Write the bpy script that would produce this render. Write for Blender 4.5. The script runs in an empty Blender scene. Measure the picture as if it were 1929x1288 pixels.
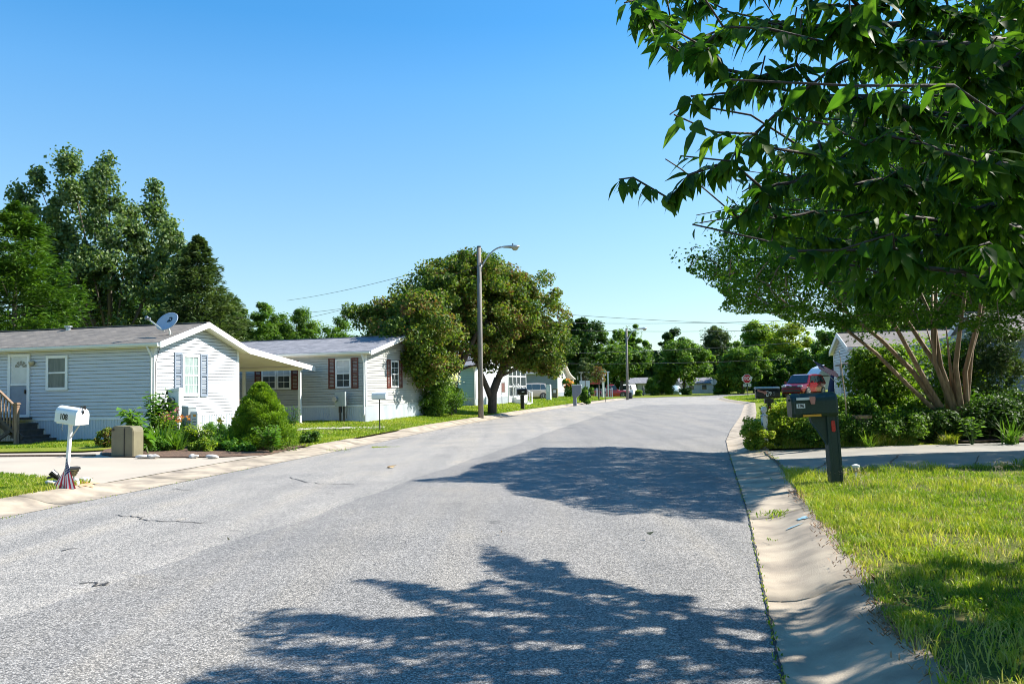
import bpy, math, random
import numpy as np
from mathutils import Vector, Matrix
rng = np.random.default_rng(7); random.seed(7)
R = math.radians
sc = bpy.context.scene; COL = sc.collection
# ------------------------------------------------------------------ camera
EYE = 1.6; F = 1520.0; PW, PH = 1929.0, 1288.0
pitch = math.atan(87 / F); roll = math.atan(0.021)
cf = Vector((0, math.cos(pitch), math.sin(pitch)))
u0 = Vector((0, -math.sin(pitch), math.cos(pitch))); r0 = Vector((1, 0, 0))
cr = r0 * math.cos(roll) - u0 * math.sin(roll); cu = r0 * math.sin(roll) + u0 * math.cos(roll)
cam = bpy.data.cameras.new('camera'); co = bpy.data.objects.new('camera', cam); COL.objects.link(co)
M = Matrix((cr, cu, -cf)).transposed().to_4x4(); M.translation = (0, 0, EYE); co.matrix_world = M
cam.sensor_width = 36; cam.lens = F / PW * 36; cam.clip_start = 0.1; cam.clip_end = 3000
sc.camera = co
CF, CR, CU, C0 = (np.array(v) for v in (cf, cr, cu, (0, 0, EYE)))
def ray(px, py): return CF + CR * (px - PW / 2) / F + CU * (PH / 2 - py) / F
def G(px, py, z=0.0):
    d = ray(px, py); return C0 + d * ((z - EYE) / d[2])
def at(px, py, Y):
    d = ray(px, py); return C0 + d * (Y / d[1])
def proj(p):
    d = np.asarray(p, float) - C0; z = d @ CF; z = np.where(z < .05, np.nan, z)
    return PW / 2 + F * (d @ CR) / z, PH / 2 - F * (d @ CU) / z
# ------------------------------------------------------------------ light
SEL = R(40); SAZ = R(77)            # azimuth from +Y towards +X
SUN = np.array([math.sin(SAZ) * math.cos(SEL), math.cos(SAZ) * math.cos(SEL), math.sin(SEL)])
sl = bpy.data.lights.new('sun', 'SUN'); so = bpy.data.objects.new('sun', sl); COL.objects.link(so)
sl.energy = 5.0; sl.angle = R(.53); sl.color = (1, .94, .85)
so.rotation_euler = Vector(-SUN).to_track_quat('-Z', 'Y').to_euler(); so.location = (30, 10, 40)
w = bpy.data.worlds.new('World'); sc.world = w; w.use_nodes = True
nt = w.node_tree; bg = nt.nodes['Background']
sky = nt.nodes.new('ShaderNodeTexSky'); sky.sky_type = 'NISHITA'; sky.sun_disc = False
sky.sun_elevation = SEL; sky.sun_rotation = SAZ; sky.air_density = 1.0; sky.dust_density = .2; sky.ozone_density = 2.6; sky.altitude = 0
hs = nt.nodes.new('ShaderNodeHueSaturation'); 
tcw = nt.nodes.new('ShaderNodeTexCoord'); sxyz = nt.nodes.new('ShaderNodeSeparateXYZ'); nt.links.new(tcw.outputs['Generated'], sxyz.inputs[0])
mr = nt.nodes.new('ShaderNodeMapRange'); mr.inputs[1].default_value = 0; mr.inputs[2].default_value = .42; mr.inputs[3].default_value = .95; mr.inputs[4].default_value = 1.42
nt.links.new(sxyz.outputs[2], mr.inputs[0]); nt.links.new(mr.outputs[0], hs.inputs['Saturation'])
mv = nt.nodes.new('ShaderNodeMapRange'); mv.inputs[1].default_value = 0; mv.inputs[2].default_value = .35; mv.inputs[3].default_value = .62; mv.inputs[4].default_value = 1.0
nt.links.new(sxyz.outputs[2], mv.inputs[0]); nt.links.new(mv.outputs[0], hs.inputs['Value'])
gm = nt.nodes.new('ShaderNodeGamma'); gm.inputs[1].default_value = .88
nt.links.new(sky.outputs[0], gm.inputs[0]); nt.links.new(gm.outputs[0], hs.inputs['Color']); tn = nt.nodes.new('ShaderNodeMix'); tn.data_type = 'RGBA'; tn.blend_type = 'MULTIPLY'; tn.inputs[0].default_value = 1; tn.inputs[7].default_value = (.90, 1.0, .97, 1)
nt.links.new(hs.outputs[0], tn.inputs[6]); nt.links.new(tn.outputs[2], bg.inputs[0]); bg.inputs[1].default_value = .126
sc.view_settings.view_transform = 'Standard'; sc.view_settings.look = 'None'
sc.view_settings.exposure = 1.25; sc.view_settings.gamma = 1
sc.render.engine = 'CYCLES'
cy = sc.cycles; cy.max_bounces = 7; cy.diffuse_bounces = 4; cy.glossy_bounces = 3; cy.transmission_bounces = 4
cy.transparent_max_bounces = 6; cy.caustics_reflective = False; cy.caustics_refractive = False
cy.use_denoising = True; cy.use_adaptive_sampling = True; cy.adaptive_threshold = .015
cy.sample_clamp_indirect = 6; cy.pixel_filter_type = 'BLACKMAN_HARRIS'; cy.filter_width = 1.0
# ------------------------------------------------------------------ objects
def tag(o, label=None, cat=None, group=None, kind=None):
    if label: o['label'] = label
    if cat: o['category'] = cat
    if group: o['group'] = group
    if kind: o['kind'] = kind
    return o
def thing(name, label, cat, loc=(0, 0, 0), rz=0.0, group=None, rot=None):
    o = bpy.data.objects.new(name, None); COL.objects.link(o); o.empty_display_size = .2
    o.location = tuple(float(v) for v in loc); o.rotation_euler = rot or (0, 0, rz)
    return tag(o, label, cat, group)
def link(name, me, m, parent=None):
    o = bpy.data.objects.new(name, me); COL.objects.link(o)
    if m is not None: me.materials.append(m)
    if parent is not None: o.parent = parent
    return o
class MB:
    def __init__(s): s.v = []; s.f = []
    def add(s, vs, fs):
        n = len(s.v); s.v += [tuple(float(c) for c in p) for p in vs]; s.f += [tuple(i + n for i in f) for f in fs]; return s
    def box(s, x0, x1, y0, y1, z0, z1, m=None):
        vs = [(x, y, z) for x in (x0, x1) for y in (y0, y1) for z in (z0, z1)]
        if m is not None: vs = [tuple(m @ Vector(p)) for p in vs]
        return s.add(vs, [(0, 1, 3, 2), (4, 6, 7, 5), (0, 4, 5, 1), (2, 3, 7, 6), (0, 2, 6, 4), (1, 5, 7, 3)])
    def cbox(s, x, y, z, a, b, c, m=None): return s.box(x - a / 2, x + a / 2, y - b / 2, y + b / 2, z - c / 2, z + c / 2, m)
    def bar(s, p, q, a, b=None, up=(0, 0, 1)):
        b = b or a; p = Vector(p); q = Vector(q); d = (q - p); L = d.length; d.normalize()
        u = Vector(up); 
        if abs(d.dot(u)) > .98: u = Vector((0, 1, 0))
        x = d.cross(u).normalized(); y = x.cross(d)
        m = Matrix((x, y, d)).transposed().to_4x4(); m.translation = p
        return s.box(-a / 2, a / 2, -b / 2, b / 2, 0, L, m)
    def tube(s, pts, rad, n=8, cap=True):
        pts = [Vector(p) for p in pts]; k = len(pts)
        rad = [rad] * k if not hasattr(rad, '__len__') else rad
        vs = []; ref = None
        for i in range(k):
            d = (pts[min(i + 1, k - 1)] - pts[max(i - 1, 0)]).normalized()
            if ref is None:
                ref = Vector((1, 0, 0)) if abs(d.x) < .9 else Vector((0, 1, 0))
            x = (ref - d * ref.dot(d)).normalized(); y = d.cross(x); ref = x
            for j in range(n):
                a = 2 * math.pi * j / n; vs.append(pts[i] + (x * math.cos(a) + y * math.sin(a)) * rad[i])
        fs = [(i * n + j, i * n + (j + 1) % n, (i + 1) * n + (j + 1) % n, (i + 1) * n + j) for i in range(k - 1) for j in range(n)]
        if cap: fs += [tuple(range(n))[::-1], tuple((k - 1) * n + j for j in range(n))]
        return s.add(vs, fs)
    def prism(s, poly, axis, a, b):
        """poly: 2D points; axis 'x','y','z' = extrusion axis from a to b"""
        def P(p, t): return {'x': (t, p[0], p[1]), 'y': (p[0], t, p[1]), 'z': (p[0], p[1], t)}[axis]
        n = len(poly); vs = [P(p, a) for p in poly] + [P(p, b) for p in poly]
        fs = [tuple(range(n)), tuple(range(2 * n - 1, n - 1, -1))] + [(i, i + n, (i + 1) % n + n, (i + 1) % n) for i in range(n)]
        return s.add(vs, fs)
    def lathe(s, prof, n=16, c=(0, 0, 0)):
        vs = [(c[0] + r * math.cos(2 * math.pi * j / n), c[1] + r * math.sin(2 * math.pi * j / n), c[2] + z) for r, z in prof for j in range(n)]
        k = len(prof)
        fs = [(i * n + j, i * n + (j + 1) % n, (i + 1) * n + (j + 1) % n, (i + 1) * n + j) for i in range(k - 1) for j in range(n)]
        fs += [tuple(range(n))[::-1], tuple((k - 1) * n + j for j in range(n))]
        return s.add(vs, fs)
    def loft(s, rings, close=True):
        n = len(rings[0]); vs = [p for r in rings for p in r]
        fs = [(i * n + j, i * n + (j + 1) % n, (i + 1) * n + (j + 1) % n, (i + 1) * n + j) for i in range(len(rings) - 1) for j in range(n)]
        if close: fs += [tuple(range(n))[::-1], tuple((len(rings) - 1) * n + j for j in range(n))]
        return s.add(vs, fs)
    def build(s, name, m, parent=None, smooth=False, bevel=0, fix=True):
        me = bpy.data.meshes.new(name); me.from_pydata(s.v, [], s.f); 
        if fix:
            import bmesh
            b = bmesh.new(); b.from_mesh(me); bmesh.ops.recalc_face_normals(b, faces=b.faces)
            if bevel: bmesh.ops.bevel(b, geom=b.edges[:], offset=bevel, segments=2, affect='EDGES', clamp_overlap=True)
            b.to_mesh(me); b.free()
        if smooth: me.polygons.foreach_set('use_smooth', [True] * len(me.polygons))
        me.update(); return link(name, me, m, parent)
def npmesh(name, V, faces, m, parent=None, tint=None, smooth=False):
    """faces: int array (n,k) of one arity, or a list of such arrays"""
    me = bpy.data.meshes.new(name); V = np.asarray(V, np.float32)
    if isinstance(faces, np.ndarray): faces = [faces]
    me.vertices.add(len(V)); me.vertices.foreach_set('co', V.ravel())
    tot = np.concatenate([np.full(len(f), f.shape[1], np.int32) for f in faces]); loops = np.concatenate([f.ravel() for f in faces]).astype(np.int32)
    me.loops.add(len(loops)); me.loops.foreach_set('vertex_index', loops)
    me.polygons.add(len(tot)); st = np.concatenate([[0], np.cumsum(tot)[:-1]]).astype(np.int32)
    me.polygons.foreach_set('loop_start', st)
    me.update(calc_edges=True)
    if smooth: me.polygons.foreach_set('use_smooth', np.ones(len(tot), bool))
    if tint is not None:
        a = me.attributes.new('tint', 'FLOAT', 'FACE'); a.data.foreach_set('value', np.asarray(tint, np.float32))
    me.validate(); return link(name, me, m, parent)
def text(name, s, size, m, parent, loc, xa, ya, ext=.002, bold=0.0, align='CENTER'):
    cu_ = bpy.data.curves.new(name, 'FONT'); cu_.body = s; cu_.size = size; cu_.extrude = ext; cu_.offset = bold
    cu_.align_x = align; cu_.align_y = 'CENTER'
    t = bpy.data.objects.new(name + '_src', cu_); COL.objects.link(t)
    dg = bpy.context.evaluated_depsgraph_get(); me = bpy.data.meshes.new_from_object(t.evaluated_get(dg))
    bpy.data.objects.remove(t); bpy.data.curves.remove(cu_)
    x = Vector(xa).normalized(); y = Vector(ya).normalized(); mm = Matrix((x, y, x.cross(y))).transposed().to_4x4(); mm.translation = Vector(loc)
    me.transform(mm); me.name = name
    o = link(name, me, None, parent); me.materials.clear(); me.materials.append(m); return o
# ------------------------------------------------------------------ materials
def lin(c): return tuple(((v / 255) / 12.92 if v / 255 <= .04045 else ((v / 255 + .055) / 1.055) ** 2.4) for v in c)
def nd(nt, t, **k):
    n = nt.nodes.new(t)
    for a, b in k.items(): setattr(n, a, b)
    return n
def ramp(nt, fac, stops):
    r = nd(nt, 'ShaderNodeValToRGB'); e = r.color_ramp.elements
    while len(e) < len(stops): e.new(.5)
    for el, (p, c) in zip(e, stops): el.position = p; el.color = (*c, 1) if len(c) == 3 else c
    nt.links.new(fac, r.inputs[0]); return r.outputs[0]
def mat(name, c1, c2=None, rough=.6, scale=6.0, detail=4, metal=0.0, spec=.5, bump=0.0, bscale=None, lo=.35, hi=.65, coat=0, stretch=None):
    m = bpy.data.materials.new(name); m.use_nodes = True; nt = m.node_tree; b = nt.nodes['Principled BSDF']
    b.inputs['Roughness'].default_value = rough; b.inputs['Metallic'].default_value = metal; b.inputs['Specular IOR Level'].default_value = spec
    if coat: b.inputs['Coat Weight'].default_value = coat; b.inputs['Coat Roughness'].default_value = .05
    tc = nd(nt, 'ShaderNodeTexCoord'); vec = tc.outputs['Object']
    if stretch:
        mp = nd(nt, 'ShaderNodeMapping'); mp.inputs['Scale'].default_value = stretch; nt.links.new(vec, mp.inputs[0]); vec = mp.outputs[0]
    c2 = c2 or tuple(v * .86 for v in c1)
    n = nd(nt, 'ShaderNodeTexNoise'); n.inputs['Scale'].default_value = scale; n.inputs['Detail'].default_value = detail; nt.links.new(vec, n.inputs['Vector'])
    nt.links.new(ramp(nt, n.outputs[0], [(lo, c1), (hi, c2)]), b.inputs['Base Color'])
    if bump:
        n2 = nd(nt, 'ShaderNodeTexNoise'); n2.inputs['Scale'].default_value = bscale or scale * 4; n2.inputs['Detail'].default_value = 4; nt.links.new(vec, n2.inputs['Vector'])
        bp = nd(nt, 'ShaderNodeBump'); bp.inputs['Strength'].default_value = bump; bp.inputs['Distance'].default_value = .02
        nt.links.new(n2.outputs[0], bp.inputs['Height']); nt.links.new(bp.outputs[0], b.inputs['Normal'])
    return m
def leafmat(name, stops, trans=.35, rough=.55, spec=.22, tcol=1.6):
    m = bpy.data.materials.new(name); m.use_nodes = True; nt = m.node_tree; b = nt.nodes['Principled BSDF']; out = nt.nodes['Material Output']
    b.inputs['Roughness'].default_value = rough; b.inputs['Specular IOR Level'].default_value = spec
    a = nd(nt, 'ShaderNodeAttribute'); a.attribute_name = 'tint'
    k = len(stops); col = ramp(nt, a.outputs['Fac'], [(i / max(k - 1, 1), c) for i, c in enumerate(stops)])
    nt.links.new(col, b.inputs['Base Color'])
    if trans:
        t = nd(nt, 'ShaderNodeBsdfTranslucent'); mx = nd(nt, 'ShaderNodeMixShader'); mx.inputs[0].default_value = trans
        mul = nd(nt, 'ShaderNodeMix', data_type='RGBA', blend_type='MULTIPLY'); mul.inputs[0].default_value = 1
        nt.links.new(col, mul.inputs[6]); mul.inputs[7].default_value = (tcol * 1.15, tcol * 1.25, tcol * .45, 1)
        nt.links.new(mul.outputs[2], t.inputs[0]); nt.links.new(b.outputs[0], mx.inputs[1]); nt.links.new(t.outputs[0], mx.inputs[2]); nt.links.new(mx.outputs[0], out.inputs[0])
    return m
def asphalt(name, dark, light, warm):
    m = bpy.data.materials.new(name); m.use_nodes = True; nt = m.node_tree; b = nt.nodes['Principled BSDF']; L = nt.links.new
    b.inputs['Roughness'].default_value = .85; b.inputs['Specular IOR Level'].default_value = .35
    tc = nd(nt, 'ShaderNodeTexCoord').outputs['Object']
    v = nd(nt, 'ShaderNodeTexVoronoi'); v.inputs['Scale'].default_value = 88; L(tc, v.inputs['Vector'])
    sep = nd(nt, 'ShaderNodeSeparateColor'); L(v.outputs['Color'], sep.inputs[0])
    c = ramp(nt, sep.outputs[0], [(0, dark), (.3, tuple(a * .55 + b_ * .45 for a, b_ in zip(dark, light))), (.7, light), (1, tuple(x * 1.4 for x in light))])
    gap = ramp(nt, v.outputs['Distance'], [(.35, (1, 1, 1)), (.75, (.45, .45, .45))])
    m1 = nd(nt, 'ShaderNodeMix', data_type='RGBA', blend_type='MULTIPLY'); m1.inputs[0].default_value = 1; L(c, m1.inputs[6]); L(gap, m1.inputs[7])
    n = nd(nt, 'ShaderNodeTexNoise'); n.inputs['Scale'].default_value = .55; n.inputs['Detail'].default_value = 6; n.inputs['Roughness'].default_value = .65; L(tc, n.inputs['Vector'])
    big = ramp(nt, n.outputs[0], [(.3, (.80, .81, .83)), (.55, (1, 1, 1)), (.72, warm)])
    m2 = nd(nt, 'ShaderNodeMix', data_type='RGBA', blend_type='MULTIPLY'); m2.inputs[0].default_value = 1; L(m1.outputs[2], m2.inputs[6]); L(big, m2.inputs[7])
    mp = nd(nt, 'ShaderNodeMapping'); mp.inputs['Rotation'].default_value = (0, 0, .22); mp.inputs['Scale'].default_value = (1.1, .07, 1); L(tc, mp.inputs[0])
    n3 = nd(nt, 'ShaderNodeTexNoise'); n3.inputs['Scale'].default_value = 1.3; n3.inputs['Detail'].default_value = 5; L(mp.outputs[0], n3.inputs['Vector'])
    m3 = nd(nt, 'ShaderNodeMix', data_type='RGBA', blend_type='MULTIPLY'); m3.inputs[0].default_value = 1; L(m2.outputs[2], m3.inputs[6]); L(ramp(nt, n3.outputs[0], [(.36, (.86, .87, .88)), (.5, (1, 1, 1)), (.64, (1.07, 1.05, 1.01))]), m3.inputs[7])
    n4 = nd(nt, 'ShaderNodeTexNoise'); n4.inputs['Scale'].default_value = 2.1; n4.inputs['Detail'].default_value = 3; L(tc, n4.inputs['Vector'])
    m4 = nd(nt, 'ShaderNodeMix', data_type='RGBA', blend_type='MULTIPLY'); m4.inputs[0].default_value = 1; L(m3.outputs[2], m4.inputs[6]); L(ramp(nt, n4.outputs[0], [(.24, (.68, .68, .68)), (.31, (1, 1, 1)), (.70, (1, 1, 1)), (.78, (1.12, 1.07, .98))]), m4.inputs[7])
    L(m4.outputs[2], b.inputs['Base Color'])
    bp = nd(nt, 'ShaderNodeBump'); bp.inputs['Strength'].default_value = .55; bp.inputs['Distance'].default_value = .006; bp.invert = True
    L(v.outputs['Distance'], bp.inputs['Height']); L(bp.outputs[0], b.inputs['Normal'])
    return m
def shingle(name, a, b2, rx=1.0):
    m = bpy.data.materials.new(name); m.use_nodes = True; nt = m.node_tree; b = nt.nodes['Principled BSDF']; L = nt.links.new
    b.inputs['Roughness'].default_value = .9; tc = nd(nt, 'ShaderNodeTexCoord').outputs['Object']
    br = nd(nt, 'ShaderNodeTexBrick'); br.inputs['Scale'].default_value = 1; br.inputs['Brick Width'].default_value = .3; br.inputs['Row Height'].default_value = .14
    br.inputs['Mortar Size'].default_value = .006; br.inputs['Color1'].default_value = (*a, 1); br.inputs['Color2'].default_value = (*b2, 1); br.inputs['Mortar'].default_value = (*[v * .35 for v in a], 1)
    L(tc, br.inputs['Vector'])
    n = nd(nt, 'ShaderNodeTexNoise'); n.inputs['Scale'].default_value = 3; n.inputs['Detail'].default_value = 5; L(tc, n.inputs['Vector'])
    mx = nd(nt, 'ShaderNodeMix', data_type='RGBA', blend_type='MULTIPLY'); mx.inputs[0].default_value = 1
    L(br.outputs[0], mx.inputs[6]); L(ramp(nt, n.outputs[0], [(.3, (.75, .75, .75)), (.7, (1.15, 1.1, 1.05))]), mx.inputs[7]); L(mx.outputs[2], b.inputs['Base Color'])
    return m
MT = {}
def mk(k, *a, **kw): MT[k] = mat(k, *a, **kw); return MT[k]
mk('white_siding', (.50, .52, .55), (.47, .49, .52), rough=.45, scale=2)
mk('beige_siding', (.40, .405, .375), (.37, .375, .35), rough=.5, scale=2)
mk('aqua_siding', (.45, .60, .58), (.42, .57, .55), rough=.5, scale=2)
mk('grey_siding', (.34, .33, .31), (.31, .30, .28), rough=.5, scale=2)
mk('blue_siding', (.30, .38, .46), (.27, .35, .42), rough=.5, scale=2)
mk('white_trim', (.72, .72, .71), (.68, .68, .67), rough=.4, scale=3)
mk('skirting', (.52, .55, .58), (.48, .51, .54), rough=.4, scale=1.5)
mk('awning', (.74, .70, .60), (.70, .66, .56), rough=.4, scale=3)
mk('shutter_grey', (.21, .25, .31), (.18, .22, .28), rough=.5)
mk('shutter_red', (.13, .026, .014), (.10, .02, .011), rough=.5)
mk('pane_dark', (.035, .045, .05), (.06, .075, .08), rough=.06, scale=1.2, spec=.8)
mk('pane_curtain', (.20, .27, .26), (.34, .40, .39), rough=.12, scale=5, stretch=(6, 6, .6), spec=.7)
mk('pane_screen', (.07, .09, .085), (.13, .15, .14), rough=.3, scale=4, stretch=(5, 5, .5))
mk('pane_white', (.50, .52, .53), (.40, .42, .43), rough=.15, scale=3, spec=.7)
mk('old_wood', (.17, .105, .065), (.26, .18, .12), rough=.85, scale=7, bump=.3, stretch=(3, 3, .5))
mk('dark_wood', (.05, .042, .036), (.085, .07, .06), rough=.85, scale=6, bump=.3)
mk('pole_wood', (.25, .23, .205), (.16, .145, .13), rough=.9, scale=9, bump=.4, stretch=(4, 4, .25))
mk('steel', (.42, .44, .45), (.33, .35, .36), rough=.4, metal=.7)
mk('grey_metal', (.34, .38, .38), (.29, .33, .33), rough=.5)
mk('green_metal', (.16, .24, .22), (.13, .2, .19), rough=.5)
mk('pale_metal', (.66, .67, .64), (.60, .61, .58), rough=.5)
mk('beige_box', (.17, .155, .09), (.14, .125, .075), rough=.65, scale=4)
mk('white_paint', (.80, .80, .79), (.72, .72, .71), rough=.3, scale=5)
mk('black_plastic', (.012, .012, .013), (.018, .018, .019), rough=.35)
mk('green_plastic', (.006, .024, .019), (.010, .032, .026), rough=.42, scale=40, bump=.05)
mk('grey_plastic', (.17, .19, .23), (.15, .17, .2), rough=.5)
mk('red_plastic', (.55, .02, .015), (.45, .015, .012), rough=.25)
mk('orange_reflector', (.75, .33, .03), (.66, .28, .02), rough=.3)
mk('faded_red', (.52, .22, .17), (.45, .18, .14), rough=.5)
mk('black_ink', (.012, .012, .012), rough=.5)
mk('white_ink', (.78, .78, .76), rough=.5)
mk('dish_grey', (.36, .42, .50), (.33, .39, .46), rough=.45)
mk('concrete', (.40, .335, .25), (.19, .16, .125), rough=.9, scale=2.6, detail=14, bump=.25, bscale=80, lo=.38, hi=.72)
mk('drive_concrete', (.42, .365, .29), (.35, .305, .245), rough=.9, scale=.8, detail=8, bump=.08, bscale=60, lo=.3, hi=.7)
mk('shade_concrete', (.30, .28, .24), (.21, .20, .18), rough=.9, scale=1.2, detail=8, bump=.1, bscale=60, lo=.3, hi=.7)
mk('soil', (.16, .11, .07), (.09, .065, .042), rough=.95, scale=9, bump=.5, detail=8)
mk('mulch', (.17, .10, .06), (.06, .038, .026), rough=.95, scale=22, bump=.6, detail=8)
mk('gravel', (.50, .46, .42), (.34, .31, .28), rough=.95, scale=40, bump=.5)
mk('bark', (.14, .115, .09), (.07, .056, .045), rough=.95, scale=14, bump=.6, stretch=(3, 3, .5))
mk('crape_bark', (.29, .205, .13), (.13, .085, .05), rough=.75, scale=5, bump=.35, stretch=(3, 3, .5), detail=6)
mk('cherry_bark', (.06, .045, .036), (.03, .023, .018), rough=.8, scale=10, bump=.4)
mk('stone', (.55, .54, .51), (.42, .41, .39), rough=.85, scale=8, bump=.3)
mk('tyre', (.016, .016, .017), rough=.8)
mk('rim', (.50, .51, .52), rough=.3, metal=.8)
mk('car_tan', (.40, .34, .28), (.39, .33, .27), rough=.28, coat=.6, metal=.4)
mk('car_red', (.21, .010, .022), (.19, .009, .020), rough=.25, coat=.7, metal=.3)
mk('truck_red', (.42, .012, .012), (.40, .011, .011), rough=.28, coat=.6)
mk('van_white', (.78, .78, .77), rough=.3, coat=.5)
mk('car_glass', (.02, .035, .04), rough=.04, spec=.9)
mk('lamp_red', (.5, .015, .015), rough=.2)
mk('lamp_clear', (.7, .72, .74), rough=.1, metal=.3)
mk('sign_red', (.52, .013, .02), rough=.35)
mk('flag_red', (.52, .03, .05), rough=.8); mk('flag_white', (.78, .76, .74), rough=.8); mk('flag_blue', (.025, .035, .12), rough=.8)
mk('umbrella_blue', (.02, .035, .09), rough=.8)
mk('paint_blue', (.12, .38, .52), (.36, .40, .38), rough=.9, scale=12)
mk('rust', (.46, .22, .08), (.46, .39, .28), rough=.9, scale=8)
mk('tar', (.035, .035, .035), rough=.9)
mk('terracotta', (.45, .15, .07), rough=.8)
mk('tarp_blue', (.28, .42, .52), (.24, .37, .46), rough=.5)
mk('weathered', (.62, .62, .60), (.10, .09, .08), rough=.8, scale=22, lo=.56, hi=.62, stretch=(1, 1, .35), detail=8)
MT['roof_brown'] = shingle('roof_brown', (.19, .175, .155), (.13, .12, .108))
MT['roof_grey'] = shingle('roof_grey', (.24, .25, .28), (.15, .16, .185))
MT['road_old'] = asphalt('road_old', (.15, .148, .142), (.43, .402, .36), (1.06, 1.02, .96))
MT['road_new'] = asphalt('road_new', (.11, .109, .106), (.325, .31, .288), (1.05, 1.02, .97))
# ------------------------------------------------------------------ ground
_L = np.array([(-8, -10.6), (0, -9.05), (10.95, -6.93), (13.46, -6.44), (16.48, -5.86), (20.6, -5.05), (24.2, -4.4), (29.2, -3.6), (35.2, -2.6), (39.6, -1.6), (52.3, 1.12), (72.2, 6.3), (92, 12.2), (97, 13.9)])
_R = np.array([(-8, -1.7), (0, .3), (4.39, 1.41), (5.04, 1.57), (6.82, 2.03), (9.8, 2.80), (14.2, 3.86), (19.1, 5.03), (22.8, 5.95), (27.4, 7.3), (31.4, 8.55), (40, 11.2), (60.9, 17.4), (70, 18.6), (76, 19.5), (88, 22.0), (97, 25.2), (105, 31.0), (125, 45), (160, 75)])
def XL(Y): return np.interp(Y, _L[:, 0], _L[:, 1])
def XR(Y): return np.interp(Y, _R[:, 0], _R[:, 1])
CWL, CWR = .98, .80
def sm(t): t = np.clip(t, 0, 1); return t * t * (3 - 2 * t)
def zl(s, Y): return .125 + sm(s / 4) * (.11 + .2 * sm((Y - 25) / 20)) + .06 * sm((Y - 55) / 40)
def zr(s, Y): return .125 + sm(s / 3) * .06 + sm((s - 1) / 7) * .28 * sm((Y - 28) / 25)
DL0, DL1 = 15.4, 22.2       # left driveway band in Y
DR0, DR1 = 13.15, 18.4      # right driveway band
def dl0(s): s = min(max(s, 0), 7.3); return 13.9 + .66 * s - .045 * s * s
def dl1(s): return 22.3 - 1.7 * float(sm((s - 3.4) / 1.0)) + .12 * max(0, min(s - 4.4, 6))
def gz(X, Y):
    sL = XL(Y) - CWL - X; sR = X - XR(Y) - CWR
    if sL > 0: return float(zl(sL, Y)) - (.04 if dl0(sL) < Y < dl1(sL) else 0)
    if sR > 0: return float(zr(sR, Y)) - (.05 if DR0 < Y < DR1 else 0)
    if sL > -CWL: return .06
    if sR > -CWR: return .06
    return 0.0
def gp(px, py):
    z = .1
    for _ in range(12):
        p = G(px, py, z); z = .5 * z + .5 * gz(p[0], p[1])
    return Vector((p[0], p[1], z))
def lawnmat(name, a, b_, c, sc1=.8):
    m = bpy.data.materials.new(name); m.use_nodes = True; nt = m.node_tree; b = nt.nodes['Principled BSDF']; L = nt.links.new
    b.inputs['Roughness'].default_value = .9; b.inputs['Specular IOR Level'].default_value = .15
    tc = nd(nt, 'ShaderNodeTexCoord').outputs['Object']
    n = nd(nt, 'ShaderNodeTexNoise'); n.inputs['Scale'].default_value = sc1; n.inputs['Detail'].default_value = 9; n.inputs['Roughness'].default_value = .7; L(tc, n.inputs['Vector'])
    n2 = nd(nt, 'ShaderNodeTexNoise'); n2.inputs['Scale'].default_value = 35; n2.inputs['Detail'].default_value = 4; L(tc, n2.inputs['Vector'])
    mx = nd(nt, 'ShaderNodeMix', data_type='RGBA', blend_type='MULTIPLY'); mx.inputs[0].default_value = 1
    L(ramp(nt, n.outputs[0], [(.32, a), (.52, b_), (.70, c)]), mx.inputs[6]); L(ramp(nt, n2.outputs[0], [(.3, (.55, .58, .5)), (.65, (1.15, 1.15, 1.1))]), mx.inputs[7])
    L(mx.outputs[2], b.inputs['Base Color'])
    bp = nd(nt, 'ShaderNodeBump'); bp.inputs['Strength'].default_value = .8; bp.inputs['Distance'].default_value = .03
    L(n2.outputs[0], bp.inputs['Height']); L(bp.outputs[0], b.inputs['Normal']); return m
MT['lawn'] = lawnmat('lawn', (.10, .15, .016), (.18, .215, .022), (.27, .26, .05))
MT['lawn_dry'] = lawnmat('lawn_dry', (.13, .16, .025), (.21, .21, .045), (.30, .26, .10))
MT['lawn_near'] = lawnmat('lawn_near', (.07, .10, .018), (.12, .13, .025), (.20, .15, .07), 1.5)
def grid_sheet(name, rows, m, kind='structure', smooth=True):
    """rows: list of equal-length point lists"""
    A = np.array(rows, float); n, k, _ = A.shape
    i, j = np.meshgrid(np.arange(n - 1), np.arange(k - 1), indexing='ij'); a = (i * k + j).ravel()
    f = np.stack([a, a + 1, a + k + 1, a + k], 1)
    o = npmesh(name, A.reshape(-1, 3), f, m, smooth=smooth)
    # make normals face up
    me = o.data
    if me.polygons[0].normal.z < 0: me.flip_normals()
    return tag(o, kind=kind)
def poly_sheet(name, pts, m, z=None, kind='structure'):
    mb = MB(); mb.add([(p[0], p[1], p[2] if z is None else z) for p in pts], [tuple(range(len(pts)))])
    o = mb.build(name, m, fix=False)
    if o.data.polygons[0].normal.z < 0: o.data.flip_normals()
    return tag(o, kind=kind)
big = poly_sheet('ground', [(-900, -300, 0), (900, -300, 0), (900, 1500, 0), (-900, 1500, 0)], MT['lawn'], -.12)
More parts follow.
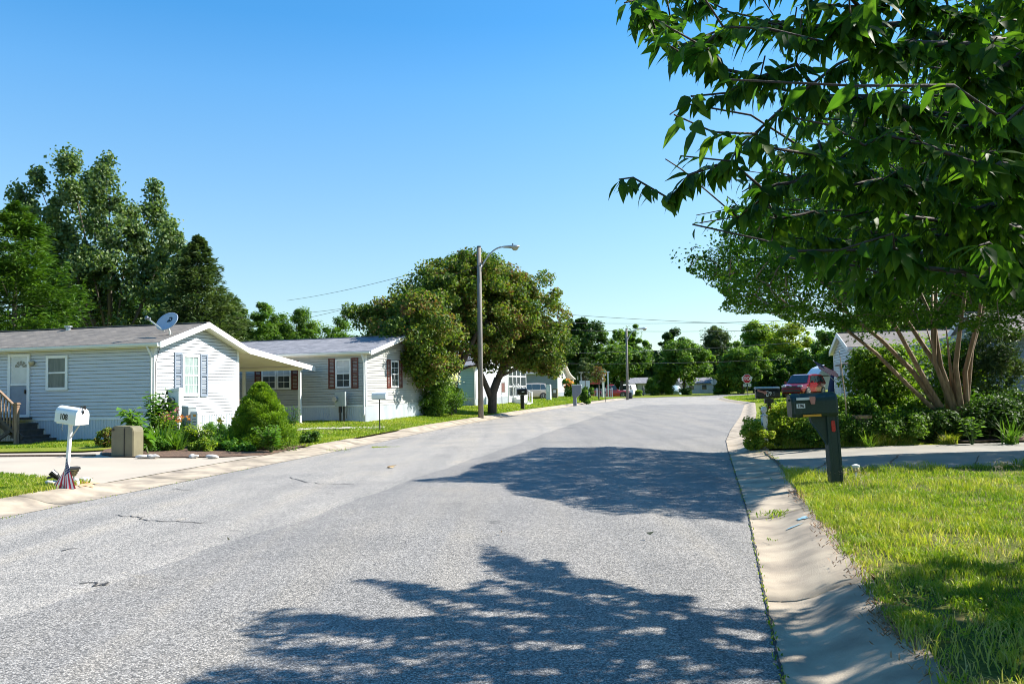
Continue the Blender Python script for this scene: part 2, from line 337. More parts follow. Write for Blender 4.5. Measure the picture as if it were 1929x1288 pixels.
# road: two lanes of different age meeting on a slightly wandering seam
_S = np.array([(-8, -6.1), (0, -4.75), (5.6, -3.5), (8, -2.98), (10, -2.45), (13.8, -1.72), (22.6, .25), (26.3, .95), (48, 5.75), (62, 9.9), (80, 13.5)])
Ys = np.concatenate([np.arange(-8, 40, .5), np.arange(40, 97.1, 1)])
def XS(Y): return np.interp(Y, _S[:, 0], _S[:, 1]) + .03 * np.sin(Y * 2.1) + .02 * np.sin(Y * 5.3)
Yn = Ys[Ys <= 62.5]
def crown_z(x, xl, xr): u = (x - xl) / (xr - xl); return .10 * (1 - (2 * u - 1) ** 2)
def rowpts(xa, xb, xl, xr, Y, n): return [(x, Y, crown_z(x, xl, xr)) for x in np.linspace(xa, xb, n)]
grid_sheet('road', [rowpts(XL(Y), XS(Y), XL(Y), XR(Y), Y, 9) for Y in Yn], MT['road_old'])
grid_sheet('road', [rowpts(XS(Y), XR(Y), XL(Y), XR(Y), Y, 9) for Y in Yn], MT['road_new'])
grid_sheet('road', [rowpts(XL(Y), XR(Y), XL(Y), XR(Y), Y, 9) for Y in Ys[Ys >= 62]], MT['road_old'])
grid_sheet('cross_street', [[(-90, Y, 0), (XR(Y), Y, 0)] for Y in np.arange(97, 161, 4)], MT['road_new'])
grid_sheet('far_lawn', [[(x, y0, .03) for x, y0 in ((-90, 105.5), (15.5, 105.5), (26, 110), (38, 128), (62, 160))], [(x, 420, .4) for x in (-300, 15.5, 26, 38, 320)]], MT['lawn'])
# lawns
def strip(name, rows_Y, side, svals, m, dz=0.0, y0=None, y1=None, k=1):
    rows = []
    for t in np.linspace(0, 1, k + 1):
        row = []
        for s in svals:
            a = y0(s) if callable(y0) else y0; b = y1(s) if callable(y1) else y1; Y = a + (b - a) * t
            x = XL(Y) - CWL - s if side < 0 else XR(Y) + CWR + s
            wob = .03 * math.sin(Y * 3.1 + side) + .025 * math.sin(Y * 7.7) if s == 0 else 0
            row.append((x + (wob if dz == 0 else 0), Y, float(zl(s, Y) if side < 0 else zr(s, Y)) + dz))
        rows.append(row)
    return grid_sheet(name, rows, m)
SV = [0, .25, .6, 1, 1.6, 2.4, 3.4, 5, 7, 10, 15, 22, 35, 60]
strip('lawn', None, -1, SV, MT['lawn'], 0, -6, dl0, 40)
strip('driveway', None, -1, SV, MT['drive_concrete'], -.04, dl0, dl1, 24)
strip('lawn', None, -1, SV, MT['lawn'], 0, dl1, 27, 16)
strip('lawn', None, -1, SV, MT['lawn_dry'], 0, 27, 36, 20)
strip('lawn', None, -1, SV, MT['lawn'], 0, 36, 97, 60)
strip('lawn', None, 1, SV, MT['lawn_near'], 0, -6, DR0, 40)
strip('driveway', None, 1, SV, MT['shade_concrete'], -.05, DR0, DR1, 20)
strip('planting_bed', None, 1, SV[:11], MT['mulch'], 0, DR1, 30, 20)
strip('lawn', None, 1, SV, MT['lawn'], -.02, DR1, 76, 60)
strip('lawn', None, 1, SV, MT['lawn'], 0, 76, 160, 30)
# rolled concrete kerbs, cast in lengths with open joints
def kerb(name, side, m, joints, flush):
    V = []; Fc = []; prof = [(0, .004), (.14, -.004), (.28, .0), (.42, .022), (.56, .068), (.72, .108), (.88, .128), (1, .132)]
    def pt(u, z, Y):
        cw = CWL if side < 0 else CWR
        x = XL(Y) - u * cw if side < 0 else XR(Y) + u * cw
        fl = max(sm((Y - a) / .8) * sm((b - Y) / .8) for a, b in flush)
        return (x, Y, z * (1 - fl) + (.006 + .07 * u) * fl)
    for a, b in zip(joints[:-1], joints[1:]):
        k = max(2, int((b - a) / .4) + 1); Yv = np.linspace(a + .018, b - .018, k); n0 = len(V); q = len(prof)
        for Y in Yv:
            V.extend(pt(u, z, Y) for u, z in prof); 
        Fc += [(n0 + i * q + j, n0 + i * q + j + 1, n0 + (i + 1) * q + j + 1, n0 + (i + 1) * q + j) for i in range(k - 1) for j in range(q - 1)]
        for i in (0, k - 1):  # end faces
            base = n0 + i * q; n1 = len(V); V.append((V[base + q - 1][0], V[base + q - 1][1], -.1)); V.append((V[base][0], V[base][1], -.1))
            Fc.append(tuple(range(base, base + q)) + (n1, n1 + 1))
    mb = MB(); mb.v = V; mb.f = Fc; o = mb.build(name, m, fix=True, smooth=True)
    if sum(p.normal.z for p in o.data.polygons) < 0: o.data.flip_normals()
    return tag(o, kind='structure')
jl = list(np.arange(-6, 15, 3.05)) + [15.3, 18.6, 22.3, 24.4] + list(np.arange(27.4, 36, 3)) + list(np.arange(37, 41, 1.0)) + list(np.arange(42.5, 96, 3)) + [96.5]
kerb('kerb', -1, MT['concrete'], jl, [(13.7, 22.7), (25.5, 31)])
jr = [-6, -3, -.2, 2.9, 6.02, 9.62, 13.6, 18.2, 20.9] + list(np.arange(24, 75, 3)) + [76, 80, 85, 90, 96]
kerb('kerb', 1, MT['concrete'], jr, [(9.35, 18.9), (21.5, 29)])
# dark dirt line where the asphalt meets the right kerb
V = []; Yv = np.arange(3.4, 30, .07); r_ = np.random.default_rng(3)
wl = .004 + .016 * r_.random(len(Yv)) ** 3; wr_ = .004 + .02 * r_.random(len(Yv)) ** 3
grid_sheet('gutter_dirt', [[(XR(y) - a, y, .008), (XR(y) + b, y, .008)] for y, a, b in zip(Yv, wl, wr_)], MT['tar'])
# small marks on the paving
def flat(name, pts_px, m, dz=.004, zfun=None):
    P_ = []
    for p in pts_px:
        q = gp(*p); P_.append((q.x, q.y))
    return P_
def sliver(mb, pts, wid, zf):
    for i in range(len(pts) - 1):
        a = Vector(pts[i]); b = Vector(pts[i + 1]); d = (b - a); n = Vector((-d.y, d.x)).normalized() * wid
        q = [a - n, b - n * .8, b + n * .8, a + n]; mb.add([(p.x, p.y, zf(p.x, p.y) + .005) for p in q], [(0, 1, 2, 3)])
def rz_(x, y): return float(crown_z(x, XL(y), XR(y)))
mb = MB()
for line in ([(222, 970), (265, 976), (275, 982), (330, 986), (400, 990)], [(545, 900), (575, 910), (610, 914), (680, 917)], [(155, 1106), (185, 1109), (205, 1112)], [(325, 917), (370, 921)], [(120, 1040), (150, 1038)]):
    pts = []
    for (a, b), (c, d) in zip(line[:-1], line[1:]):
        for t in np.linspace(0, 1, 7)[:-1]:
            q = G(a + (c - a) * t, b + (d - b) * t, .06); pts.append((q[0] + rng.normal(0, .012), q[1] + rng.normal(0, .035)))
    sliver(mb, pts, .011, rz_)
tag(mb.build('road_crack', MT['tar'], fix=False), kind='structure')
mb = MB()
for i in range(26):   # tar seal beside the far kerb
    t = i / 25; q = G(972 + 30 * t, 790 - 1.2 * t, .03); mb.add([(q[0] + rng.normal(0, .04) + a, q[1] + b, .034) for a, b in ((-.09, -.3), (.09, -.25), (.08, .3), (-.1, .25))], [(0, 1, 2, 3)])
tag(mb.build('road_patch', MT['tar'], fix=False), kind='structure')
def blob(name, px, py, rx, ry, m, zoff, n=14, seed=1, kern=None):
    r_ = np.random.default_rng(seed); c = gp(px, py); pts = []
    for j in range(n):
        a = 2 * math.pi * j / n; k = r_.uniform(.55, 1.15); x = c.x + rx * k * math.cos(a); y = c.y + ry * k * math.sin(a); pts.append((x, y, (kern(x, y) if kern else 0) + zoff))
    mb = MB(); mb.add(pts + [(c.x, c.y, (kern(c.x, c.y) if kern else 0) + zoff)], [(j, (j + 1) % n, n) for j in range(n)]); o = mb.build(name, m, fix=False)
    if o.data.polygons[0].normal.z < 0: o.data.flip_normals()
    return tag(o, kind='structure')
def kz(x, y):
    u = (x - XR(y)) / CWR if x > XR(y) else (XL(y) - x) / CWL
    return float(np.interp(u, [0, .14, .28, .42, .56, .72, .88, 1], [.004, -.004, 0, .022, .068, .108, .128, .132]))
c = gp(1505, 990)
for px, py, rx, ry, sd in ((1514, 984, .085, .10, 3), (1495, 993, .09, .035, 4)): blob('paint_mark', px, py, rx, ry, MT['paint_blue'], .008, seed=sd, kern=kz)
blob('rust_stain', 158, 921, .2, .2, MT['rust'], .010, seed=6, kern=kz); blob('rust_stain', 171, 918, .12, .14, MT['rust'], .010, seed=8, kern=kz)
# gravel strip across the second lawn, mulch bed of the first home
pg = [gp(*p) for p in [(560, 807), (600, 805), (660, 804.5), (725, 803), (725, 806.5), (650, 808), (600, 808.5), (560, 811)]]
poly_sheet('gravel_path', [(p.x, p.y, p.z + .02) for p in pg], MT['gravel'])
pm = [gp(*p) for p in [(190, 857), (215, 861), (300, 862.5), (420, 861.5), (500, 857.5), (545, 849), (585, 841), (570, 836), (520, 838), (440, 836), (330, 838), (230, 842), (196, 848)]]
poly_sheet('mulch_bed', [(p.x, p.y, gz(p.x, p.y) + .025) for p in pm], MT['mulch'])
# ------------------------------------------------------------------ grass
def blades(X, Y, Z, H, Wd, lean, tint, name, m):
    n = len(X); a = rng.uniform(0, 2 * math.pi, n); dx = np.cos(a); dy = np.sin(a); b = a + rng.normal(0, .8, n)
    lx = np.cos(b) * lean * H; ly = np.sin(b) * lean * H
    P0 = np.stack([X - dx * Wd, Y - dy * Wd, Z], 1); P1 = np.stack([X + dx * Wd, Y + dy * Wd, Z], 1)
    mx_ = X + lx * .35; my_ = Y + ly * .35
    P2 = np.stack([mx_ + dx * Wd * .75, my_ + dy * Wd * .75, Z + H * .6], 1); P3 = np.stack([mx_ - dx * Wd * .75, my_ - dy * Wd * .75, Z + H * .6], 1)
    P4 = np.stack([X + lx, Y + ly, Z + H * (1 - .35 * np.clip(lean, 0, 1))], 1)
    V = np.stack([P0, P1, P2, P3, P4], 1).reshape(-1, 3); k = np.arange(n) * 5
    q = np.stack([k, k + 1, k + 2, k + 3], 1); t = np.stack([k + 3, k + 2, k + 4], 1)
    return tag(npmesh(name, V, [q, t], m, tint=np.concatenate([tint, tint])), kind='stuff')
MT['blade'] = leafmat('blade', [(.035, .085, .008), (.10, .185, .012), (.20, .275, .020), (.34, .35, .05), (.44, .37, .17)], trans=.36, rough=.5, spec=.25, tcol=1.35)
def vnoise(x, y, s, seed):
    r_ = np.random.default_rng(seed); T = r_.random((64, 64)); x = x / s; y = y / s; xi = np.floor(x).astype(int); yi = np.floor(y).astype(int); fx = sm(x - xi); fy = sm(y - yi)
    g_ = lambda a, b: T[a % 64, b % 64]
    return (g_(xi, yi) * (1 - fx) + g_(xi + 1, yi) * fx) * (1 - fy) + (g_(xi, yi + 1) * (1 - fx) + g_(xi + 1, yi + 1) * fx) * fy
def grass_area(name, side, y0, y1, smax, n, h, wd, seed, tall_edge=0):
    r_ = np.random.default_rng(seed)
    Y = np.exp(r_.uniform(math.log(max(y0, 2.5)), math.log(y1), n)); s = smax * r_.random(n) ** 1.15 - .05 - .08 * r_.random(n) ** 3
    X = XR(Y) + CWR + s if side > 0 else XL(Y) - CWL - s
    ok = (np.abs(X) < .68 * Y + 1.0)
    n1 = vnoise(X, Y, .9, seed + 1); n2 = vnoise(X, Y, .22, seed + 2); n3 = vnoise(X, Y, .09, seed + 3)
    ok &= r_.random(n) < np.clip(.25 + 1.3 * n2, 0, 1)
    n4 = vnoise(X, Y, .38, seed + 5)
    ok &= ~((n4 > .74) & (r_.random(n) < .8)); ok &= ~((n1 > .72) & (r_.random(n) < .45))
    H = h * (.30 + .95 * n1 ** 1.5 + .8 * n2 * n3 + .25 * r_.random(n)) * (1 + .8 * sm((n4 - .2) / -.2 + 0) * (n4 < .2))
    if tall_edge: H *= 1 + tall_edge * sm((Y - (y1 - .8)) / .6)
    t = np.clip(.02 + .45 * n1 + .30 * n4 + .2 * n3 + r_.normal(0, .13, n), 0, .85); t = np.where(r_.random(n) < .04 + .16 * (n4 > .7), .97, t)
    Z = (zr if side > 0 else zl)(np.maximum(s, 0), Y) - .01
    if side < 0: ok &= Y < np.array([dl0(v) for v in s]) + .03
    i = np.where(ok)[0]
    return blades(X[i], Y[i], Z[i], H[i], wd * (.7 + .6 * r_.random(len(i))), r_.uniform(.2, 1.0, len(i)), t[i], name, MT['blade'])
grass_area('grass', 1, 3.2, 13.1, 7.5, 210000, .085, .0038, 11, .7)
grass_area('grass', -1, 10.5, 16.4, 4.5, 38000, .09, .006, 21)
# far lawns carry a sparser, broader sward
def far_grass(seed, n, y0, y1, smax, side, h, wd):
    r_ = np.random.default_rng(seed); Y = r_.uniform(y0, y1, n); s = smax * r_.random(n)
    X = XR(Y) + CWR + s if side > 0 else XL(Y) - CWL - s
    n1 = vnoise(X, Y, 1.6, seed); n2 = vnoise(X, Y, .4, seed + 1)
    t = np.clip(.15 + .35 * n1 + .25 * n2 + r_.normal(0, .1, n), 0, .85)
    return blades(X, Y, (zr if side > 0 else zl)(s, Y) - .01, h * (.5 + n2), wd * (.6 + .8 * r_.random(n)), r_.uniform(.2, 1, n), t, 'grass', MT['blade'])
far_grass(31, 26000, 22.4, 27.5, 9, -1, .07, .010)
far_grass(32, 40000, 27, 50, 7, -1, .07, .014)
far_grass(33, 30000, 50, 95, 8, -1, .08, .03)
far_grass(34, 16000, 60, 95, 9, 1, .08, .03)
# weeds rooted in joints and edges, seed heads at the lawn's end
wx = []; 
def tuft(px, py, n, h, spread=.05, r_=rng):
    c = gp(px, py)
    for _ in range(n): wx.append((c.x + r_.normal(0, spread), c.y + r_.normal(0, spread * 1.4), max(c.z - .03, 0), h * r_.uniform(.5, 1.1), r_.uniform(.2, .7)))
for i in range(260):
    t = rng.random(); Y = 4.0 + 14 * t * t; wx.append((XR(Y) + rng.normal(0, .015), Y, 0, rng.uniform(.015, .05), rng.uniform(.1, .9)))
for i in range(90):
    Y = rng.choice([11.6, 13.2, 14.8, 16.5, 17.4]) + rng.normal(0, .8); wx.append((XL(Y) + rng.normal(0, .03), Y, .0, rng.uniform(.01, .035), rng.uniform(.2, .7)))
for p, n, h, sp in (((1470, 964), 120, .07, .09), ((1450, 966), 50, .04, .10), ((1460, 862), 40, .08, .06), ((1470, 880), 26, .05, .05), ((1483, 897), 30, .06, .05), ((1440, 852), 60, .08, .09), ((1500, 905), 60, .11, .1), ((1530, 905), 60, .13, .12), ((1455, 1012), 14, .03, .03), ((270, 982), 10, .04, .03), ((365, 997), 10, .05, .04), ((194, 1110), 20, .04, .05), ((270, 944), 12, .05, .04), ((12, 973), 16, .04, .08), ((645, 848), 40, .06, .2), ((625, 846), 20, .05, .2)): tuft(*p, n, h, sp)
for i in range(900):
    q = G(700 + rng.random() * 118, 844 - rng.random() * 2.2, .02); wx.append((q[0], q[1], .02, rng.uniform(.02, .055), rng.uniform(.3, .8)))
A = np.array(wx); blades(A[:, 0], A[:, 1], A[:, 2], A[:, 3], np.full(len(A), .006), rng.uniform(.4, 1.2, len(A)), A[:, 4], 'weeds', MT['blade'])
# crabgrass seed heads: wiry stems with spread fingers
mb = MB()
for k in range(34):
    if k < 22: px, py = 1560 + rng.random() * 130, 925 - rng.random() * 14
    else: px, py = 1800 + rng.random() * 129, 912 - rng.random() * 10
    c = gp(px, py); h = rng.uniform(.16, .30); top = c + Vector((rng.normal(0, .05), rng.normal(0, .05), h))
    mb.tube([c, c.lerp(top, .5) + Vector((rng.normal(0, .01), 0, .01)), top], .0016, 4)
    for j in range(rng.integers(3, 6)):
        a = rng.uniform(0, 6.28); mb.tube([top, top + Vector((math.cos(a) * .07, math.sin(a) * .07, rng.uniform(-.02, .05)))], .0014, 4)
mk('straw', (.42, .33, .22), (.36, .26, .16), rough=.8)
tag(mb.build('seed_stalks', MT['straw'], fix=False), kind='stuff')
# dead grass clippings lying on the kerb edge
n = 1500; Y = np.concatenate([rng.uniform(3.6, 9.5, n // 2), rng.normal(10.6, .35, n // 4), rng.normal(5.0, .2, n - n // 2 - n // 4)]); X = XR(Y) + CWR * .93 + rng.normal(0, .07, n)
blades(X, Y, np.full(n, .128), np.full(n, .035), np.full(n, .005), np.full(n, 1.9), np.full(n, .9), 'dry_clippings', leafmat('dry_blade', [(.20, .11, .05), (.30, .18, .09)], trans=0))
mb = MB()
for px, py, s_ in ((735, 881, .16), (740, 879, .11), (1226, 1007 - 820 + 820, .05), (945, 1005, .03), (430, 1018, .02)):
    q = G(px, py, .09); a = rng.uniform(0, 6); mb.add([(q[0] + s_ * math.cos(a + t) * k, q[1] + s_ * math.sin(a + t) * k, q[2] + zz) for t, k, zz in ((0, 1, .02), (1.4, .35, .0), (3.14, .8, .04), (4.6, .4, .01))], [(0, 1, 2), (0, 2, 3)])
mk('dead_leaf', (.45, .33, .17), (.35, .22, .10), rough=.8)
tag(mb.build('fallen_leaves', MT['dead_leaf'], fix=False), kind='stuff')

# clover and broad weeds in the near lawn
r_ = np.random.default_rng(91); n = 26000; Y = np.exp(r_.uniform(math.log(3.6), math.log(13), n)); s_ = 7 * r_.random(n); X = XR(Y) + CWR + s_
n1 = vnoise(X, Y, .55, 92); n2 = vnoise(X, Y, .2, 93); k = (np.abs(X) < .68 * Y + 1) & (n1 > .58) & (n2 > .35); X, Y, s_ = X[k], Y[k], s_[k]; n = len(X)
cl_ = (X, Y, zr(s_, Y) + r_.uniform(.015, .065, n), r_.uniform(.012, .026, n), np.clip(.25 + .5 * vnoise(X, Y, .7, 94) + r_.normal(0, .12, n), 0, 1), r_.normal(0, .35, (n, 3)) + np.array([0, 0, 1.0]))

mb = MB(); r_ = np.random.default_rng(17)
for a, b, w_ in (((1583, 859), (1528, 888), .018), ((1694, 857), (1656, 890), .018), ((1442, 852), (1503, 906), .03), ((1843, 858), (1832, 893), .012)):
    pts = []
    for t_ in np.linspace(0, 1, 14):
        q = gp(a[0] + (b[0] - a[0]) * t_, a[1] + (b[1] - a[1]) * t_); pts.append((q.x + r_.normal(0, .012), q.y + r_.normal(0, .02)))
    sliver(mb, pts, w_, lambda x, y: max(gz(x, y), .085) + .004)
tag(mb.build('driveway_joint', MT['soil'], fix=False), kind='structure')
wx = []
for k in range(26):
    t_ = r_.random(); px, py = 1442 + 61 * t_, 852 + 54 * t_
    for _ in range(14): c = gp(px + r_.normal(0, 3), py + r_.normal(0, 1.5)); wx.append((c.x, c.y, c.z - .02, r_.uniform(.03, .09), r_.uniform(.2, .7)))
for k in range(14):
    t_ = r_.random(); px, py = 1583 - 55 * t_ * .5, 859 + 29 * t_ * .5
    for _ in range(8): c = gp(px + r_.normal(0, 2), py + r_.normal(0, 1)); wx.append((c.x, c.y, c.z - .02, r_.uniform(.02, .06), r_.uniform(.2, .6)))
A = np.array(wx); blades(A[:, 0], A[:, 1], A[:, 2], A[:, 3], np.full(len(A), .006), r_.uniform(.4, 1.2, len(A)), A[:, 4], 'weeds', MT['blade'])
# ------------------------------------------------------------------ mobile homes
def siding_wall(mb, x0, x1, y, z0, z1, nrm, course=.112, axis='x', top=None):
    """lap siding: each course leans out and its lower lip hangs over a shallow recess. axis: along which the wall runs; nrm: +-1 outward"""
    n = max(1, round((z1 - z0) / course)); h = (z1 - z0) / n
    for i in range(n):
        z = z0 + i * h; g = h * .17
        pr = [(.024, z), (.008, z + h - g), (-.030, z + h - g), (-.030, z + h), (.024, z + h)]
        for (d0, q0), (d1, q1) in zip(pr[:-1], pr[1:]):
            pts = [(x0, y + nrm * d0, q0), (x1, y + nrm * d0, q0), (x1, y + nrm * d1, q1), (x0, y + nrm * d1, q1)]
            if axis == 'y': pts = [(p[1], p[0], p[2]) for p in pts]
            mb.add(pts, [(0, 1, 2, 3)])
def gable_siding(mb, y0, y1, ym, x, z1, zr_, nrm, course=.112):
    z = z1
    while z < zr_ - .02:
        h = min(course, zr_ - z); g = h * .17; pr = [(.024, z), (.008, z + h - g), (-.030, z + h - g), (-.030, z + h), (.024, z + h)]
        for (d0, q0), (d1, q1) in zip(pr[:-1], pr[1:]):
            f0 = (q0 - z1) / (zr_ - z1); f1 = (q1 - z1) / (zr_ - z1)
            mb.add([(x + nrm * d0, y0 + (ym - y0) * f0, q0), (x + nrm * d0, y1 + (ym - y1) * f0, q0), (x + nrm * d1, y1 + (ym - y1) * f1, q1), (x + nrm * d1, y0 + (ym - y0) * f1, q1)], [(0, 1, 2, 3)])
        z += h
def ribbed(mb, a0, a1, c, z0, z1, nrm, axis, pitch_=.10):
    n = max(2, round((a1 - a0) / pitch_)); st = (a1 - a0) / n
    for i in range(n):
        a = a0 + i * st; prof = [(a, 0), (a + st * .42, 0), (a + st * .5, .014), (a + st * .92, .014), (a + st, 0)]
        for (p, d), (q, e) in zip(prof[:-1], prof[1:]):
            pts = [(p, c + nrm * d, z0), (q, c + nrm * e, z0), (q, c + nrm * e, z1), (p, c + nrm * d, z1)]
            if axis == 'y': pts = [(v[1], v[0], v[2]) for v in pts]
            mb.add(pts, [(0, 1, 2, 3)])
def window(root, wall, a0, a1, z0, z1, c, nrm, pane='pane_dark', munt=True, shutters=None, smat=None, fr=.07, grid=(2, 2), upper=None):
    """double-hung window on wall 'x' (runs along x at y=c) or 'y' (runs along y at x=c); nrm outward sign"""
    def T(pts): return [(p[1], p[0], p[2]) for p in pts] if wall == 'y' else pts
    def bx(mb, p0, p1, d0, d1, q0, q1):
        c0, c1 = sorted((c + nrm * d0, c + nrm * d1))
        mb.box(p0, p1, c0, c1, q0, q1) if wall == 'x' else mb.box(c0, c1, p0, p1, q0, q1)
    zm = (z0 + z1) / 2; mb = MB()
    bx(mb, a0, a1, .0, .055, z0, z0 + fr); bx(mb, a0, a1, .0, .055, z1 - fr, z1); bx(mb, a0, a0 + fr, .0, .053, z0 + fr, z1 - fr); bx(mb, a1 - fr, a1, .0, .053, z0 + fr, z1 - fr)
    bx(mb, a0 + fr, a1 - fr, .0, .045, zm - .025, zm + .025)
    w_ = mb.build('window', MT['white_trim'], root)
    mb = MB(); bx(mb, a0 + fr, a1 - fr, .016, .024, z0 + fr, zm - .025); mb.build('pane', MT[pane], w_)
    mb = MB(); bx(mb, a0 + fr, a1 - fr, .018, .030, zm + .025, z1 - fr); mb.build('pane', MT[upper or pane], w_)
    if munt:
        mb = MB(); gx, gzn = grid
        for q0, q1, dd in ((z0 + fr, zm - .025, .026), (zm + .025, z1 - fr, .032)):
            for i in range(1, gx): 
                t = a0 + fr + (a1 - a0 - 2 * fr) * i / gx; bx(mb, t - .009, t + .009, dd - .004, dd + .004, q0, q1)
            for i in range(1, gzn):
                t = q0 + (q1 - q0) * i / gzn; bx(mb, a0 + fr, a1 - fr, dd - .002, dd + .002, t - .009, t + .009)
        mb.build('muntin', MT['white_trim'], w_)
    for s0, s1 in shutters or ():
        mb = MB(); z0s, z1s = z0 - .02, z1 + .04; m_ = (z0s + z1s) / 2
        bx(mb, s0, s0 + .05, .004, .05, z0s, z1s); bx(mb, s1 - .05, s1, .004, .05, z0s, z1s)
        for q in (z0s, m_ - .03, z1s - .06): bx(mb, s0 + .05, s1 - .05, .004, .048, q, q + .06)
        k = int((z1s - z0s) / .06)
        for i in range(k):
            q = z0s + (i + .5) * (z1s - z0s) / k; bx(mb, s0 + .05, s1 - .05, .004, .034, q - .018, q + .012)
        mb.build('shutter', MT[smat], root)
    return w_
def home(name, label, p0, ang, L, W, zg, zs, zt, zr_, siding, roof, sgn=1, ov=.35, skirt='skirting', group=None, near_full=True):
    """local frame: gable wall in the plane x=0 facing sgn*x, body on the other side of it, near long wall at y=0"""
    root = thing(name, label, 'mobile home', (p0[0], p0[1], 0), R(ang), group)
    x0, x1 = (-L, 0) if sgn > 0 else (0, L); back = x0 if sgn > 0 else x1
    mb = MB(); siding_wall(mb, x0, x1, 0, zs, zt, -1); siding_wall(mb, 0, W, 0, zs, zt, sgn, axis='y')
    gable_siding(mb, 0, W, W / 2, 0, zt, zr_ - .03, sgn)
    mb.add([(x0, W, zs), (x1, W, zs), (x1, W, zt), (x0, W, zt)], [(0, 1, 2, 3)])
    mb.add([(back, 0, zs), (back, W, zs), (back, W, zt), (back, W / 2, zr_ - .03), (back, 0, zt)], [(0, 1, 2, 3, 4)])
    mb.build('siding', MT[siding], root, fix=False)
    mb = MB(); ribbed(mb, x0, x1, -.004, zg - .25, zs, -1, 'x'); ribbed(mb, 0, W, sgn * .004, zg - .25, zs, sgn, 'y')
    mb.add([(x0, W, zg - .2), (x1, W, zg - .2), (x1, W, zs), (x0, W, zs)], [(0, 1, 2, 3)])
    mb.build('skirting', MT[skirt], root, fix=False)
    mb = MB()   # trim: corner posts, frieze under the eave, starter strip
    cx = sgn * .012
    mb.box(*sorted((sgn * .028, -sgn * .09)), -.028, .005, zs, zt); mb.box(*sorted((sgn * .029, sgn * .005)), .005, .10, zs, zt)
    mb.box(*sorted((sgn * .029, sgn * .005)), W - .1, W + .02, zs, zt)
    mb.box(x0, x1 - .09 if sgn > 0 else x1, -.026, -.004, zs - .02, zs + .05); mb.box(x0, x1, -.03, .0, zt - .12, zt)
    mb.build('corner_trim', MT['white_trim'], root)
    # roof: two slabs, gable overhang ov, eave overhang .2
    e = .20; sl_ = (zr_ - zt) / (W / 2); ex0, ex1 = (x0 - .2, ov) if sgn > 0 else (-ov, x1 + .2); t = .05
    ze = zt - sl_ * e + .05; zR = zr_ + .05
    mb = MB()
    for ya, yb in ((-e, W / 2), (W + e, W / 2)):
        mb.add([(ex0, ya, ze), (ex1, ya, ze), (ex1, yb, zR), (ex0, yb, zR), (ex0, ya, ze + t), (ex1, ya, ze + t), (ex1, yb, zR + t), (ex0, yb, zR + t)],
               [(0, 1, 2, 3), (4, 5, 6, 7), (0, 1, 5, 4), (1, 2, 6, 5), (3, 0, 4, 7)])
    mb.box(ex0, ex1, W / 2 - .12, W / 2 + .12, zR + t - .012, zR + t + .016)
    rf = mb.build('roof', MT[roof], root)
    mb = MB()   # rake boards with soffit, eave gutter
    ge = ex1 if sgn > 0 else ex0
    for ya, yb in ((-e, W / 2), (W + e, W / 2)):
        a, b = sorted((ge + sgn * .003, ge + sgn * .033))
        mb.add([(x, y, z) for x in (a, b) for y, z in ((ya, ze - .13), (yb, zR - .13), (yb, zR + t + .01), (ya, ze + t + .01))], [(0, 1, 2, 3), (4, 5, 6, 7), (0, 1, 5, 4), (1, 2, 6, 5), (2, 3, 7, 6), (3, 0, 4, 7)])
    mb.build('rake_board', MT['white_trim'], root)
    mb = MB()
    s0, s1 = sorted((ge, sgn * .02))
    for ya, yb in ((-e, W / 2), (W + e, W / 2)): mb.add([(s0, ya, ze - .10), (s1, ya, ze - .10), (s1, yb, zR - .10), (s0, yb, zR - .10)], [(0, 1, 2, 3)])
    mb.box(ex0, ex1, -e, -.01, ze - .10, ze - .08); mb.build('soffit', MT['awning'], root)
    mb = MB()
    prof = [(-e - .13, ze + .03), (-e - .13, ze - .02), (-e - .10, ze - .075), (-e - .003, ze - .075), (-e - .003, ze + .03), (-e - .02, ze + .03), (-e - .02, ze - .05), (-e - .09, ze - .05), (-e - .11, ze - .01), (-e - .11, ze + .03)]
    mb.prism(prof, 'x', ex0, ex1); mb.build('gutter', MT['pale_trim'], root)
    mb = MB(); mb.tube([(-sgn * .05, -e - .06, ze - .07), (-sgn * .05, -.12, zt - .3), (-sgn * .05, -.06, zt - .42), (-sgn * .05, -.06, zs - .3), (-sgn * .05, -.12, zg + .1)], .032, 8); mb.build('downspout', MT['white_trim'], root, smooth=True)
    return root
mk('pale_trim', (.66, .68, .66), (.60, .62, .60), rough=.45, scale=3)
A1 = -13.3
h1 = home('mobile_home', 'white mobile home with one grey-shuttered gable window and a satellite dish on its roof', (-11.11, 25), A1, 14, 4.65, .24, .90, 3.2, 3.93, 'white_siding', 'roof_brown')
window(h1, 'x', -3.95, -3.13, 1.84, 2.95, -.002, -1, pane='pane_screen', fr=.09, munt=False)
window(h1, 'y', 1.36, 2.27, 1.56, 2.94, .002, 1, pane='pane_curtain', shutters=((.95, 1.33), (2.33, 2.72)), smat='shutter_grey', fr=.09, grid=(3, 2))
mb = MB(); mb.box(-5.42, -5.32, -.06, -.002, 1.0, 3.03); mb.box(-4.67, -4.57, -.06, -.002, 1.0, 3.03); mb.box(-5.32, -4.67, -.058, -.002, 2.95, 3.03); mb.box(-5.32, -4.67, -.05, -.002, 2.02, 2.07); mb.box(-5.32, -4.67, -.045, -.002, 1.0, 1.08)
dr = mb.build('door', MT['white_trim'], h1)
mb = MB(); mb.box(-5.32, -4.67, -.034, -.02, 2.07, 2.95); mb.build('pane', MT['pane_white'], dr)
mb = MB(); mb.box(-5.32, -4.67, -.034, -.02, 1.08, 2.02); mb.build('panel', MT['shutter_grey'], dr)
mb = MB()   # fanlight of the inner door
